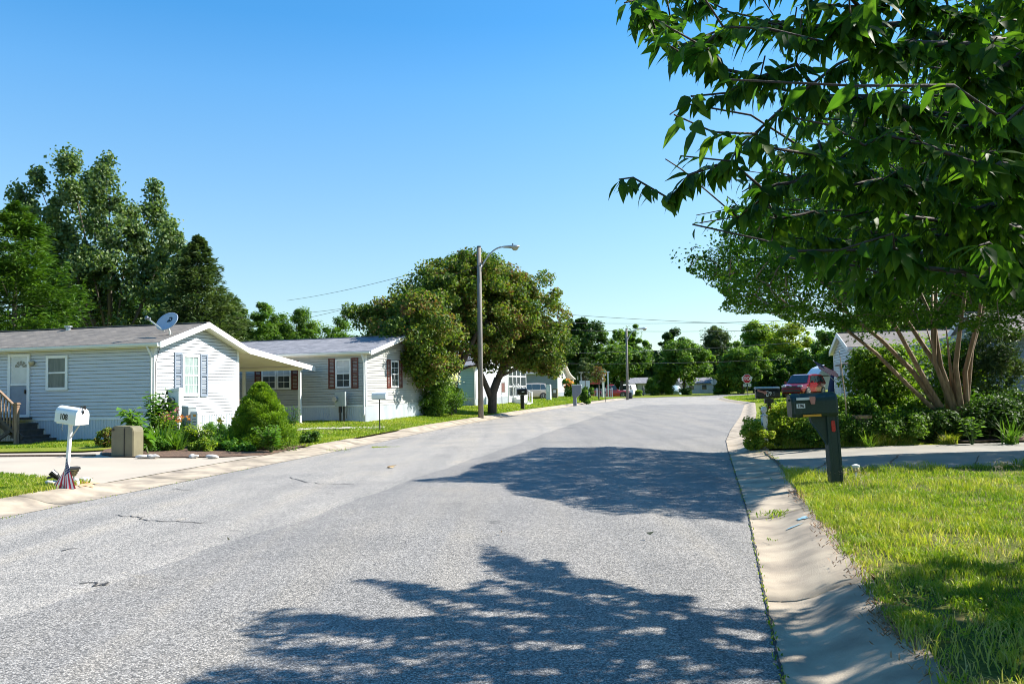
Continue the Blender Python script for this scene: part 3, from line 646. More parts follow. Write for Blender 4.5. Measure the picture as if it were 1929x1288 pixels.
for j in range(5):
    a0, a1 = math.pi * (j + .08) / 5, math.pi * (j + .92) / 5; cxx, czz = -4.92, 2.60
    mb.add([(cxx + r_ * math.cos(a) * (1), -.037, czz + r_ * .9 * math.sin(a)) for r_, a in ((.07, a0), (.23, a0), (.24, (a0 + a1) / 2), (.23, a1), (.07, a1))], [(0, 1, 2, 3, 4)])
mb.build('fanlight', MT['pane_dark'], dr, fix=False)
mb = MB(); mb.box(-4.73, -4.69, -.10, -.03, 1.75, 1.88); mb.build('handle', MT['black_plastic'], dr)
mb = MB(); mb.lathe([(.05, 2.80), (.09, 2.78), (.09, 2.74), (.06, 2.66), (.03, 2.64)], 10, (-4.45, -.10, 0)); mb.box(-4.49, -4.41, -.06, -.002, 2.70, 2.80); mb.build('wall_lamp', MT['orange_brass'] if 'orange_brass' in MT else mk('brass', (.5, .42, .28), rough=.4), h1, smooth=True)
mb = MB(); mb.lathe([(.16, 3.84), (.16, 3.87), (.085, 3.88), (.085, 4.05), (.13, 4.055), (.13, 4.10), (.05, 4.115)], 14, (-5.05, 2.1, 0)); mb.build('roof_vent', MT['steel'], h1, smooth=False)
mb = MB(); mb.tube([(.33, .25, 3.3), (.1, .12, 3.05), (.035, .03, 2.6), (.035, .02, 1.6), (.035, .02, .8)], .010, 5); mb.build('cable', MT['black_plastic'], h1)
# carport awning of the first home
cp = thing('carport', 'white metal carport awning on posts, between the white home and the beige home', 'carport', (-11.11, 25, 0), R(A1))
def cz(y): return 3.28 - (y - 4.86) * (.62 / 5.4)
mb = MB(); nr = 27
for i in range(nr):
    y0 = 4.88 + i * .2; pr = [(y0, cz(y0)), (y0 + .06, cz(y0) - .008), (y0 + .07, cz(y0) - .055), (y0 + .18, cz(y0) - .065), (y0 + .19, cz(y0) - .02)]
    for (a, b), (c, d) in zip(pr[:-1], pr[1:]): mb.add([(-7, a, b), (.15, a, b), (.15, c, d), (-7, c, d)], [(0, 1, 2, 3)])
mb.build('awning_roof', MT['awning'], cp, fix=False)
mb = MB(); mb.add([(x, y, z) for x in (.155, .20) for y, z in ((4.86, cz(4.86) - .17), (10.3, cz(10.3) - .15), (10.3, cz(10.3) + .06), (4.86, cz(4.86) + .05))], [(0, 1, 2, 3), (4, 5, 6, 7), (0, 1, 5, 4), (1, 2, 6, 5), (2, 3, 7, 6), (3, 0, 4, 7)]); mb.build('fascia', MT['white_trim'], cp)
mb = MB(); mb.box(-7, .1, 9.25, 9.37, cz(9.3) - .22, cz(9.3) - .075); mb.build('beam', MT['awning'], cp)
for x in (-.02, -2.64, -6.2):
    mb = MB(); mb.box(x - .05, x + .05, 9.26, 9.36, .1, cz(9.3) - .22); mb.box(x - .09, x + .09, 9.22, 9.40, .28, .33); mb.build('post', MT['white_trim'], cp)
mb = MB()
for k in range(6): mb.box(-.9 - k * .26, -.64 - k * .26, 5.0, 6.2, .3, .42 + k * .14)
mb.bar((-.7, 6.2, 1.2), (-2.2, 6.2, 2.1), .06, .09); mb.bar((-.7, 6.2, .4), (-.7, 6.2, 1.2), .07)
sd = thing('side_steps', 'dark side stairs with a white rail under the carport', 'steps', (-11.11, 25, 0), R(A1)); o_ = mb.build('flight', MT['old_wood'], sd)
# satellite dish on the roof corner
dloc = Vector((-11.11, 25, 0)) + Matrix.Rotation(R(A1), 3, 'Z') @ Vector((.0, .75, 3.46))
ds = thing('satellite_dish', 'grey satellite dish with a dark mark on a roof corner', 'satellite dish', dloc, R(A1))
mb = MB(); mb.cbox(0, 0, .0, .22, .30, .02); mb.tube([(0, 0, 0), (-.0, 0, .18), (-.02, -.03, .30)], .028, 8); mb.bar((.12, .08, 0), (0, 0, .2), .02); mb.bar((-.1, .1, 0), (0, 0, .2), .02); mb.build('mount', MT['pale_metal'], ds)
import mathutils
dn = Vector((-.10, -.80, .50)).normalized(); dx_ = dn.cross(Vector((0, 0, 1))).normalized() * -1; dy_ = dn.cross(dx_) * -1
if dy_.z < 0: dy_ = -dy_
dc = Vector((-.03, -.02, .46)); V = []; Fs = []; nr_, na = 5, 24
for i in range(nr_ + 1):
    for j in range(na):
        a = 2 * math.pi * j / na; r_ = i / nr_; V.append(dc + dx_ * (.41 * r_ * math.cos(a)) + dy_ * (.35 * r_ * math.sin(a)) + dn * (.07 * r_ * r_))
for i in range(nr_):
    for j in range(na): Fs.append((i * na + j, i * na + (j + 1) % na, (i + 1) * na + (j + 1) % na, (i + 1) * na + j))
mb = MB(); mb.add(V, Fs); re_ = mb.build('reflector', MT['dish_grey'], ds, smooth=True, fix=False)
sm_ = re_.modifiers.new('thick', 'SOLIDIFY'); sm_.thickness = .014
mb = MB()
def dpt(u, v, off=.02): return dc + dx_ * u + dy_ * v + dn * (.07 * ((u / .36) ** 2 + (v / .30) ** 2) + off)
for (u0_, v0_, u1_, v1_, w_) in ((-.02, .15, .05, .17, .02), (.05, .17, .11, .13, .025), (.11, .13, .09, .06, .025), (.09, .06, .02, .03, .02), (-.05, .02, .02, .10, .03)):
    d_ = Vector((u1_ - u0_, v1_ - v0_)).normalized(); n_ = Vector((-d_.y, d_.x)) * w_
    mb.add([dpt(u0_ - n_.x, v0_ - n_.y), dpt(u1_ - n_.x, v1_ - n_.y), dpt(u1_ + n_.x, v1_ + n_.y), dpt(u0_ + n_.x, v0_ + n_.y)], [(0, 1, 2, 3)])
mb.build('logo', MT['black_ink'], re_, fix=False)
tip = dc + dn * .40 - dy_ * .10 - dx_ * .46 * (1 if dx_.x > 0 else -1)
mb = MB(); mb.bar(dc - dy_ * .34, tip, .03, .04); mb.build('feed_arm', MT['pale_metal'], ds)
mb = MB(); mb.tube([tip - dn * .02, tip + dn * .03, tip + dn * .09], [.04, .055, .05], 10); mb.bar(tip + dx_ * -.1, tip + dx_ * .1, .05, .06); mb.build('receiver', MT['grey_plastic'], ds)
# entrance deck and stairs
dk = thing('porch_steps', 'weathered brown wooden porch with a baluster railing and dark steps at the white home', 'porch steps', (-11.11, 25, 0), R(A1))
mb = MB(); mb.box(-7.6, -4.42, -1.45, -.07, .93, 1.0); mb.box(-7.6, -4.44, -1.43, -1.36, .74, .93); mb.build('platform', MT['dark_wood'], dk)
for i, (x, z) in enumerate(((-4.18, .82), (-3.95, .63), (-3.72, .45), (-3.49, .38))):
    mb = MB()
    if i < 3: mb.box(x - .28, x, -1.33, -.07, z - .05, z); mb.box(x - .05, x - .02, -1.30, -.09, z - .2, z - .05)
    else: mb.box(x - .26, x, -1.33, -.07, z - .16, z - .04)
    mb.build('tread', MT['dark_wood'], dk)
def newel(x, y, z0, z1):
    mb = MB(); mb.cbox(x, y, (z0 + z1) / 2, .105, .105, z1 - z0); mb.cbox(x, y, z1 + .02, .16, .16, .04); mb.cbox(x, y, z1 + .05, .12, .12, .025); mb.cbox(x, y, z1 - .06, .125, .125, .03); mb.build('newel_post', MT['old_wood'], dk, bevel=.004)
NY = -1.38
newel(-3.72, NY, .2, 1.42); newel(-4.55, NY, .2, 2.05); newel(-6.2, NY, .2, 2.05)
mb = MB(); mb.bar((-3.75, NY, 1.34), (-4.52, NY, 1.96), .09, .05); mb.bar((-4.6, NY, 1.98), (-7.6, NY, 1.98), .09, .05); mb.build('handrail', MT['old_wood'], dk)
mb = MB(); mb.bar((-3.75, NY, .55), (-4.52, NY, 1.12), .05, .09); mb.bar((-4.6, NY, 1.12), (-7.6, NY, 1.12), .05, .09); mb.bar((-3.62, NY + .1, .35), (-4.5, NY + .1, .93), .04, .24); mb.bar((-4.5, NY, .3), (-3.95, NY, .62), .06, .1); mb.build('bottom_rail', MT['dark_wood'], dk)
for i in range(6):
    t = (i + .6) / 6.3; x = -3.77 - t * .72; zb = .57 + t * .55; zt_ = 1.33 + t * .6
    mb = MB(); h_ = zt_ - zb; mb.lathe([(.02, zb), (.02, zb + h_ * .12), (.03, zb + h_ * .3), (.018, zb + h_ * .55), (.022, zb + h_ * .85), (.02, zt_)], 8, (x, NY, 0)); mb.build('baluster', MT['old_wood'], dk, smooth=True)
for i in range(9):
    x = -4.80 - i * .17
    mb = MB(); mb.lathe([(.02, 1.14), (.02, 1.25), (.03, 1.4), (.018, 1.65), (.022, 1.88), (.02, 1.96)], 8, (x, NY, 0)); mb.build('baluster', MT['old_wood'], dk, smooth=True)
# second home, beige with red shutters
A2 = -15
h2 = home('mobile_home', 'beige mobile home with dark red shutters and a blue-grey roof', (-6.35, 34.8), A2, 14, 7.6, .42, .97, 3.27, 4.12, 'beige_siding', 'roof_grey')
window(h2, 'x', -1.40, -.67, 1.76, 3.02, -.002, -1, pane='pane_dark', upper='pane_white', shutters=((-1.74, -1.43), (-.64, -.32)), smat='shutter_red')
window(h2, 'x', -5.03, -4.29, 1.76, 2.98, -.002, -1, pane='pane_dark', upper='pane_white', shutters=((-5.38, -5.06),), smat='shutter_red')
window(h2, 'x', -4.27, -3.57, 1.76, 2.98, -.002, -1, pane='pane_dark', upper='pane_white', shutters=((-3.54, -3.2),), smat='shutter_red')
window(h2, 'y', 2.65, 3.55, 1.74, 3.0, .002, 1, pane='pane_dark', shutters=((2.22, 2.6), (3.6, 3.98)), smat='shutter_red')
window(h2, 'y', 6.2, 6.95, 1.74, 3.0, .002, 1, pane='pane_dark', shutters=((5.8, 6.16), (7.0, 7.36)), smat='shutter_red')
# third home, aqua on its shaded side, white street gable with a glazed porch
A3 = -17
h3 = home('mobile_home', 'pale aqua mobile home with a white street gable and glazed porch', (-2.6, 56), A3, 14, 7.4, .32, .95, 3.2, 4.2, 'aqua_siding', 'roof_grey')
mb = MB(); siding_wall(mb, 0.03, 7.4, .004, .95, 3.2, 1, axis='y'); gable_siding(mb, 0, 7.4, 3.7, .004, 3.2, 4.15, 1); mb.build('street_wall', MT['white_siding'], h3, fix=False)
window(h3, 'y', .75, 1.5, 1.7, 3.0, .02, 1, pane='pane_dark')
mb = MB(); mb.box(-3.2, .05, 7.6, 12.6, .5, .9); mb.build('porch_floor', MT['white_trim'], h3)
mb = MB()
for y in (7.62, 8.7, 9.8, 10.9, 12.5): mb.box(-.04, .05, y, y + .09, .9, 3.3)
for z in (.9, 1.7, 2.5, 3.22): mb.box(-.03, .04, 7.7, 12.5, z, z + .08)
mb.add([(-3.2, 7.62, .9), (-3.2, 12.6, .9), (-3.2, 12.6, 3.2), (-3.2, 7.62, 3.2)], [(0, 1, 2, 3)]); mb.build('porch_frame', MT['white_trim'], h3)
mb = MB(); mb.box(-.01, .012, 7.7, 12.5, .98, 3.22); mb.build('porch_glazing', MT['pane_dark'], h3)
mb = MB(); mb.add([(x, y, z) for x in (-3.4, .3) for y, z in ((7.0, 3.5), (9.4, 4.3), (12.9, 3.35), (12.9, 3.22), (9.4, 4.15), (7.0, 3.36))], [(0, 1, 2, 3, 4, 5), (6, 7, 8, 9, 10, 11), (0, 1, 7, 6), (1, 2, 8, 7), (2, 3, 9, 8), (3, 4, 10, 9), (4, 5, 11, 10), (5, 0, 6, 11)]); mb.build('porch_roof', MT['white_trim'], h3)
st = thing('front_steps', 'white steps and railing in front of the aqua home with the glazed porch', 'steps', (-2.6, 56, 0), R(A3))
mb = MB()
for k in range(4): mb.box(.1 + k * .28, .38 + k * .28, 8.6, 10.0, .3, .88 - k * .15)
mb.build('flight', MT['white_paint'], st)
for y in (8.6, 10.0):
    mb = MB()
    mb.bar((.12, y, 1.85), (1.25, y, 1.2), .06); mb.bar((1.25, y, .35), (1.25, y, 1.3), .08); mb.bar((.12, y, .8), (.12, y, 1.95), .08)
    for k in range(5): mb.bar((.3 + k * .19, y, .6 - k * .05), (.3 + k * .19, y, 1.74 - k * .11), .03)
    mb.build('railing', MT['white_paint'], st)
# fourth home, grey-tan with a porch awning
A4 = -17
h4 = home('mobile_home', 'small grey-tan mobile home with a curved porch awning, behind the tan car', (5.32, 96), A4, 12, 5.0, .5, 1.02, 3.32, 4.2, 'grey_siding', 'roof_grey')
mb = MB(); siding_wall(mb, 0.03, 5, .004, 1.02, 3.32, 1, axis='y'); gable_siding(mb, 0, 5, 2.5, .004, 3.32, 4.15, 1); mb.build('street_wall', mk('tan_siding', (.62, .58, .52), (.58, .54, .48), rough=.5), h4, fix=False)
window(h4, 'y', 1.9, 2.75, 2.55, 3.3, .02, 1, munt=False); window(h4, 'y', 1.9, 2.75, 1.65, 2.45, .02, 1, munt=False)
mb = MB(); pr = [(2.6, 4.3), (3.6, 3.85), (4.6, 3.3), (6.0, 2.95), (7.6, 2.65)]
for (a, b), (c, d) in zip(pr[:-1], pr[1:]): mb.add([(x, y, z) for x in (-6, .5) for y, z in ((a, b), (c, d), (c, d - .12), (a, b - .12))], [(0, 1, 2, 3), (4, 5, 6, 7), (0, 1, 5, 4), (1, 2, 6, 5), (2, 3, 7, 6), (3, 0, 4, 7)])
mb.build('porch_awning', MT['awning'], h4)
for x in (.3, -2.7): 
    mb = MB(); mb.box(x - .06, x + .06, 7.0, 7.12, .3, 2.8); mb.build('porch_post', MT['white_trim'], h4)
mb = MB(); mb.lathe([(.18, 4.0), (.18, 4.9), (.26, 4.92), (.26, 5.0), (.1, 5.05)], 10, (-4.5, 2.0, 0)); mb.build('flue', MT['steel'], h4)
# homes on the right side
h5 = home('mobile_home', 'pale blue-white mobile home with a dark window, behind the red car and the flag', (12.98, 30.9), -14.5, 13, 4.9, .2, .8, 2.85, 3.5, 'white_siding', 'roof_brown', sgn=-1, ov=.15)
window(h5, 'x', .28, .95, 1.5, 2.55, -.002, -1, munt=False, shutters=((1.0, 1.3),), smat='shutter_grey'); window(h5, 'x', 4.0, 5.2, 1.5, 2.6, -.002, -1)
h6 = home('mobile_home', 'blue-sided mobile home with a low brown awning, behind the dark evergreen on the right', (14.0, 23.2), -14.5, 13, 4.9, .2, .8, 2.9, 3.6, 'blue_siding', 'roof_brown', sgn=-1, ov=.2)
window(h6, 'x', 1.0, 2.0, 1.5, 2.6, -.002, -1)
aw = thing('patio_awning', 'low awning with a white edge and brown underside, beside the blue-sided home', 'awning', (14.0, 23.2, 0), R(-14.5))
mk('brown_soffit', (.20, .15, .11), (.17, .13, .095), rough=.7)
mb = MB(); mb.add([(x, y, z) for y in (1.0, 8.0) for x, z in ((-.1, 2.95), (-3.4, 2.25), (-3.4, 2.17), (-.1, 2.85))], [(0, 1, 2, 3), (4, 5, 6, 7), (0, 1, 5, 4), (1, 2, 6, 5), (2, 3, 7, 6), (3, 0, 4, 7)]); mb.build('canopy', MT['brown_soffit'], aw)
mb = MB(); mb.add([(x, y, z) for y in (.94, 1.0) for x, z in ((-.1, 3.08), (-3.5, 2.36), (-3.5, 2.16), (-.1, 2.88))], [(0, 1, 2, 3), (4, 5, 6, 7), (0, 1, 5, 4), (1, 2, 6, 5), (2, 3, 7, 6), (3, 0, 4, 7)]); mb.build('fascia', MT['white_trim'], aw)
for y in (1.3, 7.6):
    mb = MB(); mb.box(-3.3, -3.2, y, y + .1, .1, 2.2); mb.build('post', MT['white_trim'], aw)
# ------------------------------------------------------------------ mailboxes
def arch(w_, h, n=8, z0=0):   # mailbox end outline: straight sides, half-round top (y,z)
    r_ = w_ / 2; pts = [(-r_, z0), (-r_, z0 + h - r_)]
    pts += [(-r_ * math.cos(math.pi * i / n), z0 + h - r_ + r_ * math.sin(math.pi * i / n)) for i in range(1, n)]
    return pts + [(r_, z0 + h - r_), (r_, z0)]
def yaw_to(p, deg): return R(deg)
def mail_basic(name, label, loc, rz, body, door, post, L=.50, W=.17, H=.22, zb=1.08, group='mailboxes along the street', tilt=0, num=None, post_r=.03, square=False):
    """box runs along local x, door at +x"""
    t = thing(name, label, 'mailbox', loc, rz, group, rot=(0, tilt, rz))
    mb = MB(); mb.prism(arch(W, H, z0=zb), 'x', -L / 2, L / 2); mb.build('box', MT[body], t, bevel=.004)
    mb = MB(); mb.prism(arch(W + .012, H + .008, z0=zb - .002), 'x', L / 2, L / 2 + .018); mb.bar((L / 2 + .018, 0, zb + H - .03), (L / 2 + .04, 0, zb + H - .02), .03); mb.build('door', MT[door], t)
    mb = MB()
    if square: mb.box(-post_r, post_r, -post_r, post_r, -.15, zb)
    else: mb.tube([(0, 0, -.15), (0, 0, zb)], post_r, 10)
    mb.build('post', MT[post], t)
    mb = MB(); mb.box(-L / 2 + .03, L / 2 - .03, -W / 2 + .02, W / 2 - .02, zb - .02, zb - .001); mb.build('base_plate', MT[post], t)
    if num: text('number', num, .135, MT['black_ink'], t, (-.03, -W / 2 - .003, zb + .10), (1, 0, 0), (0, 0, 1), bold=.003)
    return t
rz0 = R(-13)
p = gp(124, 917)
m1 = mail_basic('mailbox', 'white mailbox with black numerals on a leaning white post', p, R(-26), 'white_paint', 'white_paint', 'white_paint', L=.52, W=.23, H=.27, zb=1.06, tilt=R(6.0), num='108', post_r=.035)
mb = MB(); mb.bar((.03, 0, .82), (.22, 0, 1.05), .016); mb.tube([(-.12, -.06, 1.05), (-.13, -.06, .96), (-.10, -.06, .92)], .006, 6); mb.build('brace', MT['steel'], m1)
mb = MB(); mb.bar((.20, .02, 1.335), (.30, .02, 1.335), .035); mb.bar((.27, .03, 1.30), (.27, .03, 1.37), .025); mb.bar((.277, .0, 1.24), (.283, .0, 1.34), .025); mb.build('latch', MT['black_plastic'], m1)
p = gp(715.5, 811)
m2 = mail_basic('mailbox', 'plain white mailbox on a thin dark stake, in front of the beige home', p, R(-16), 'white_paint', 'white_paint', 'black_plastic', L=.56, W=.19, H=.25, zb=1.17, post_r=.022)
# black plastic mailbox near the street lamp
def mail_plastic(name, label, loc, rz, m, L=.62, W=.30, H=.40, zb=1.02, pw=.12, tilt=(0, 0), group='mailboxes along the street', fl=True):
    t = thing(name, label, 'mailbox', loc, rz, group, rot=(tilt[0], tilt[1], rz))
    mb = MB(); r_ = .07
    prof = [(-W / 2 + .02, zb), (-W / 2, zb + .05), (-W / 2, zb + H - .12)] + [(-W / 2 + .11 - .11 * math.cos(a), zb + H - .12 + .11 * math.sin(a)) for a in (R(25), R(50), R(72))] + [(0, zb + H)] + [(W / 2 - .11 + .11 * math.cos(a), zb + H - .12 + .11 * math.sin(a)) for a in (R(72), R(50), R(25))] + [(W / 2, zb + H - .12), (W / 2, zb + .05), (W / 2 - .02, zb)]
    rings = []
    for x, s_ in ((-L / 2, .90), (-L / 2 + .015, .97), (-L / 2 + .05, 1), (-L / 2 + .09, 1), (-L / 2 + .10, .965), (L / 2 - .16, .965), (L / 2 - .14, 1.0), (L / 2 - .03, 1.0), (L / 2, .93)):
        rings.append([(x, y * s_, zb + H / 2 + (z - zb - H / 2) * s_) for y, z in prof])
    mb.loft(rings); mb.build('box', MT[m], t, smooth=False, bevel=.003)
    mb = MB(); mb.prism([(y * .93, zb + H / 2 + (z - zb - H / 2) * .93) for y, z in prof], 'x', -L / 2 - .028, -L / 2 - .001); mb.box(-L / 2 - .05, -L / 2 - .028, -.05, .05, zb + H * .68, zb + H * .76); mb.build('door', MT[m], t, bevel=.003)
    return t, W, H, zb, L
mk('green_edge', (.01, .035, .028), rough=.4)
p = gp(1577, 913) + Vector((-.255, 0, 0))
m3, W_, H_, zb_, L_ = mail_plastic('mailbox', 'large dark green plastic mailbox on a thick post with a red reflector', p, R(-3), 'green_plastic', L=.62, W=.27, H=.35, zb=.97, tilt=(R(-1), R(-1.7)), group='mailboxes along the street')
# its post stands under the far end of the box
mb = MB(); px0 = .235
pr = []
for a, b in ((-.085, -.085), (.085, -.085), (.085, .085), (-.085, .085)): pr.append((px0 + a, b))
mb.prism([(px0 - .08, -.085), (px0 - .05, -.085), (px0 - .045, -.075), (px0 + .045, -.075), (px0 + .05, -.085), (px0 + .08, -.085), (px0 + .085, -.06), (px0 + .085, .08), (px0 - .085, .08), (px0 - .085, -.06)], 'z', -.2, zb_)
mb.build('post', MT['green_plastic'], m3)
mb = MB(); mb.prism([(px0 - .08, zb_), (px0 - .30, zb_), (px0 - .28, zb_ - .08), (px0 - .20, zb_ - .2), (px0 - .12, zb_ - .34), (px0 - .08, zb_ - .42)], 'y', -.05, .05); mb.build('bracket', MT['green_plastic'], m3)
mb = MB(); yy = -.088
mb.prism([(px0 - .018 + .0 * 0, zb_ - .10)] and [(px0 + .028 * math.cos(a) - .0, zb_ - .14 + (.055 if math.sin(a) > 0 else -.055) + .028 * math.sin(a)) for a in [R(v) for v in (0, 30, 60, 90, 120, 150, 180, 210, 240, 270, 300, 330)]], 'y', yy, -.06); mb.build('reflector', MT['red_plastic'], m3)
mb = MB(); mb.box(-.19, .06, -.148, -.118, zb_ + .010, zb_ + .040); mb.build('reflector', MT['orange_reflector'], m3)
mb = MB(); mb.box(-.27, -.09, -.158, -.140, zb_ + .248, zb_ + .284); mb.lathe([(.022, -.008), (.022, .008)], 12); mb.build('flag', MT['pale_metal'], m3)
mb = MB(); mb.prism([(-.09, zb_ + .29), (-.01, zb_ + .29), (-.008, zb_ + .26), (-.02, zb_ + .185), (-.07, zb_ + .185), (-.085, zb_ + .24), (-.09, zb_ + .26)], 'y', -.161, -.140); mb.build('flag_tip', MT['faded_red'], m3)
mb = MB(); mb.box(-.275, -.155, -.1475, -.1415, zb_ + .135, zb_ + .197); pl = mb.build('number_plate', MT['white_ink'], m3)
text('number', '196', .062, MT['black_ink'], m3, (-.215, -.1490, zb_ + .166), (1, 0, 0), (0, 0, 1), bold=.0015)
p = at(1447, 748, 19.0); p[2] = gz(p[0], p[1])
m4, *_q = mail_plastic('mailbox', 'black mailbox with a pale grey top and large white numerals, standing in the flower bed', p, R(-6), 'black_plastic', L=.52, W=.19, H=.25, zb=1.11)
mb = MB(); mb.prism([(-.12, 1.335), (-.105, 1.365), (0, 1.385), (.105, 1.365), (.12, 1.335)], 'x', -.30, .25); mb.build('top_cover', MT['grey_metal'], m4)
mb = MB(); mb.box(-.03, .05, -.05, .05, -.1, 1.11); mb.box(-.09, .11, -.07, .07, 1.0, 1.10); mb.build('post', MT['black_plastic'], m4)
mb = MB(); mb.prism([(.01 + .022 * math.cos(R(a)), .86 + .06 * math.sin(R(a))) for a in range(0, 360, 30)], 'y', -.075, -.05); mb.build('reflector', MT['red_plastic'], m4)
mb = MB(); mb.box(-.06, -.012, -.102, -.0955, 1.155, 1.285); mb.build('number_plate', MT['white_ink'], m4)
text('number', '1', .13, MT['black_ink'], m4, (-.034, -.1035, 1.22), (1, 0, 0), (0, 0, 1), bold=.004); text('number', '9', .12, MT['white_ink'], m4, (.035, -.0985, 1.222), (1, 0, 0), (0, 0, 1), bold=.001); text('number', '5', .12, mk('grey_ink', (.16, .16, .16)), m4, (.12, -.0985, 1.222), (1, 0, 0), (0, 0, 1), bold=0)
mb = MB(); mb.bar((-.26, -.105, 1.30), (-.06, -.105, 1.24), .012, .045); mb.bar((-.11, -.106, 1.27), (-.065, -.106, 1.22), .012, .075); mb.build('flag', MT['faded_red'], m4)
p = gp(985, 771)
m5, *_q = mail_plastic('mailbox', 'black plastic mailbox on a thick black post, beside the aqua home', p, R(-12), 'black_plastic', L=.66, W=.32, H=.44, zb=1.0)
mb = MB(); mb.box(-.14, .10, -.10, .10, -.1, 1.0); mb.build('post', MT['black_plastic'], m5)
mb = MB(); mb.box(-.02, .16, -.168, -.155, 1.18, 1.24); mb.build('flag', MT['pale_metal'], m5)
p = gp(1086, 763.5)
m6 = thing('mailbox', 'grey plastic mailbox with a wide stepped post, near the far end of the left kerb', 'mailbox', p, R(-10), 'mailboxes along the street')
mb = MB(); mb.prism([(-.34, 1.72), (-.36, 1.62), (-.33, 1.55), (-.33, .80), (-.24, .72), (.10, .72), (.30, .95), (.42, 1.1), (.42, 1.40), (.46, 1.6), (.44, 1.72)], 'y', -.22, .22); mb.build('box', MT['grey_plastic'], m6, bevel=.02)
mb = MB(); mb.prism([(-.36, 1.70), (-.36, 1.76), (.47, 1.76), (.47, 1.70)], 'y', -.24, .24); mb.build('lid', MT['pale_metal'], m6)
mb = MB(); mb.box(-.26, .02, -.14, .14, -.1, .72); mb.build('post', MT['grey_plastic'], m6)
# ------------------------------------------------------------------ small flag, garden lights, rocks at the white mailbox
def flag_cloth(root, org, ux, uy, w_, h, nrm, wave=.03, seed=0, drop=0):
    """thirteen stripes plus a canton with stars; org top-left, ux along the fly, uy down the hoist"""
    ux = Vector(ux); uy = Vector(uy); nrm = Vector(nrm); nu = 18
    def P(u, v): return Vector(org) + ux * (u * w_) + uy * (v * h) + nrm * (wave * math.sin(u * 7 + v * 2.2 + seed) * (.3 + u)) - Vector((0, 0, 1)) * drop * u * u
    def grid(mb, u0, u1, v0, v1, n, off=0):
        vs = []; 
        for i in range(n + 1):
            u = u0 + (u1 - u0) * i / n; vs += [P(u, v0) + nrm * off, P(u, v1) + nrm * off]
        mb.add(vs, [(2 * i, 2 * i + 2, 2 * i + 3, 2 * i + 1) for i in range(n)])
    r_ = MB(); w2 = MB(); b = MB(); s_ = MB()
    for k in range(13):
        grid(r_ if k % 2 == 0 else w2, .4 if k < 7 else 0, 1, k / 13, (k + 1) / 13, nu)
    for k in range(7): grid(b, 0, .4, k / 13, (k + 1) / 13, 8)
    for i in range(6):
        for j in range(4):
            c = P(.03 + .34 * (i + .5) / 6, (7 / 13) * (j + .5) / 4)
            for sg in (1, -1):
                k = .016 * w_; mid = c + nrm * (.004 * sg)
                s_.add([mid + ux * k * math.cos(R(90 + 72 * q)) - uy * k * math.sin(R(90 + 72 * q)) for q in range(5)], [(0, 1, 2, 3, 4)])
    f = r_.build('flag_cloth', MT['flag_red'], root, fix=False); w2.build('white_stripes', MT['flag_white'], f, fix=False); b.build('canton', MT['flag_blue'], f, fix=False); s_.build('stars', MT['flag_white'], f, fix=False)
    return f
p = gp(117, 921)
gf = thing('garden_flag', 'small striped flag hanging from a thin stake against the post of the white mailbox', 'flag', p, 0)
mb = MB(); mb.tube([(.0, -.02, -.05), (.10, -.05, .52)], .006, 6); mb.build('stake', MT['black_plastic'], gf)
def drape(root):
    # hoist along the leaning stake, fly hanging down to the right
    top = Vector((.10, -.06, .53)); nu, nv = 14, 13
    def P(u, v):   # v across the stripes, u along them (downwards)
        a = top + (Vector((.0, -.03, .01)) - top) * (.42 * v); 
        b = Vector((-.14 + .42 * (1 - v), -.10 - .02 * math.sin(v * 9), .0 + .08 * abs(v - .45)))
        q = a.lerp(b, u); q.y += .018 * math.sin(v * 14) * u; return q
    ms = [MB(), MB(), MB(), MB()]
    for k in range(13):
        for i in range(nu):
            u0_, u1_ = i / nu, (i + 1) / nu; tgt = 2 if (k < 7 and u0_ < .42) else (0 if k % 2 == 0 else 1)
            ms[tgt].add([P(u0_, k / 13), P(u1_, k / 13), P(u1_, (k + 1) / 13), P(u0_, (k + 1) / 13)], [(0, 1, 2, 3)])
    for i in range(6):
        for j in range(5):
            c = P(.04 + .36 * (i + .5) / 6, 7 / 13 * (j + .5) / 5) + Vector((0, -.005, 0)); ms[3].add([c + Vector((.0065 * math.cos(R(72 * q)), 0, .0065 * math.sin(R(72 * q)))) for q in range(5)], [(0, 1, 2, 3, 4)])
    f = ms[0].build('flag_cloth', MT['flag_red'], root, fix=False); ms[1].build('white_stripes', MT['flag_white'], f, fix=False); ms[2].build('canton', MT['flag_blue'], f, fix=False); ms[3].build('stars', MT['flag_white'], f, fix=False)
drape(gf)
p = gp(109, 916)
gl = thing('garden_light', 'dark tilted solar spotlight at the foot of the white mailbox', 'garden light', p, R(20), 'solar lights at the white mailbox')
mb = MB(); mb.tube([(.05, 0, -.05), (.03, 0, .12), (.0, 0, .16)], .010, 6); mb.build('stake', MT['black_plastic'], gl)
mb = MB(); mb.tube([(.02, .0, .12), (-.03, 0, .18), (-.10, -.01, .25)], [.03, .055, .06], 12); mb.box(-.13, -.03, -.055, .055, .16, .19, Matrix.Rotation(R(-10), 4, 'Y')); mb.build('head', MT['black_plastic'], gl)
p = gp(139, 912)
gl = thing('garden_light', 'flat-topped solar lantern with a latticed yellowish lens, beside the small flag', 'garden light', p, 0, 'solar lights at the white mailbox')
mb = MB(); mb.tube([(0, 0, -.05), (0, 0, .14)], .014, 8); mb.build('stake', MT['steel'], gl)
mb = MB(); mb.lathe([(.03, .14), (.085, .24), (.085, .255)], 4); mb.build('lens', mk('lens_yellow', (.5, .42, .2), rough=.2), gl)
mb = MB(); mb.lathe([(.115, .255), (.115, .285), (.10, .30)], 4)
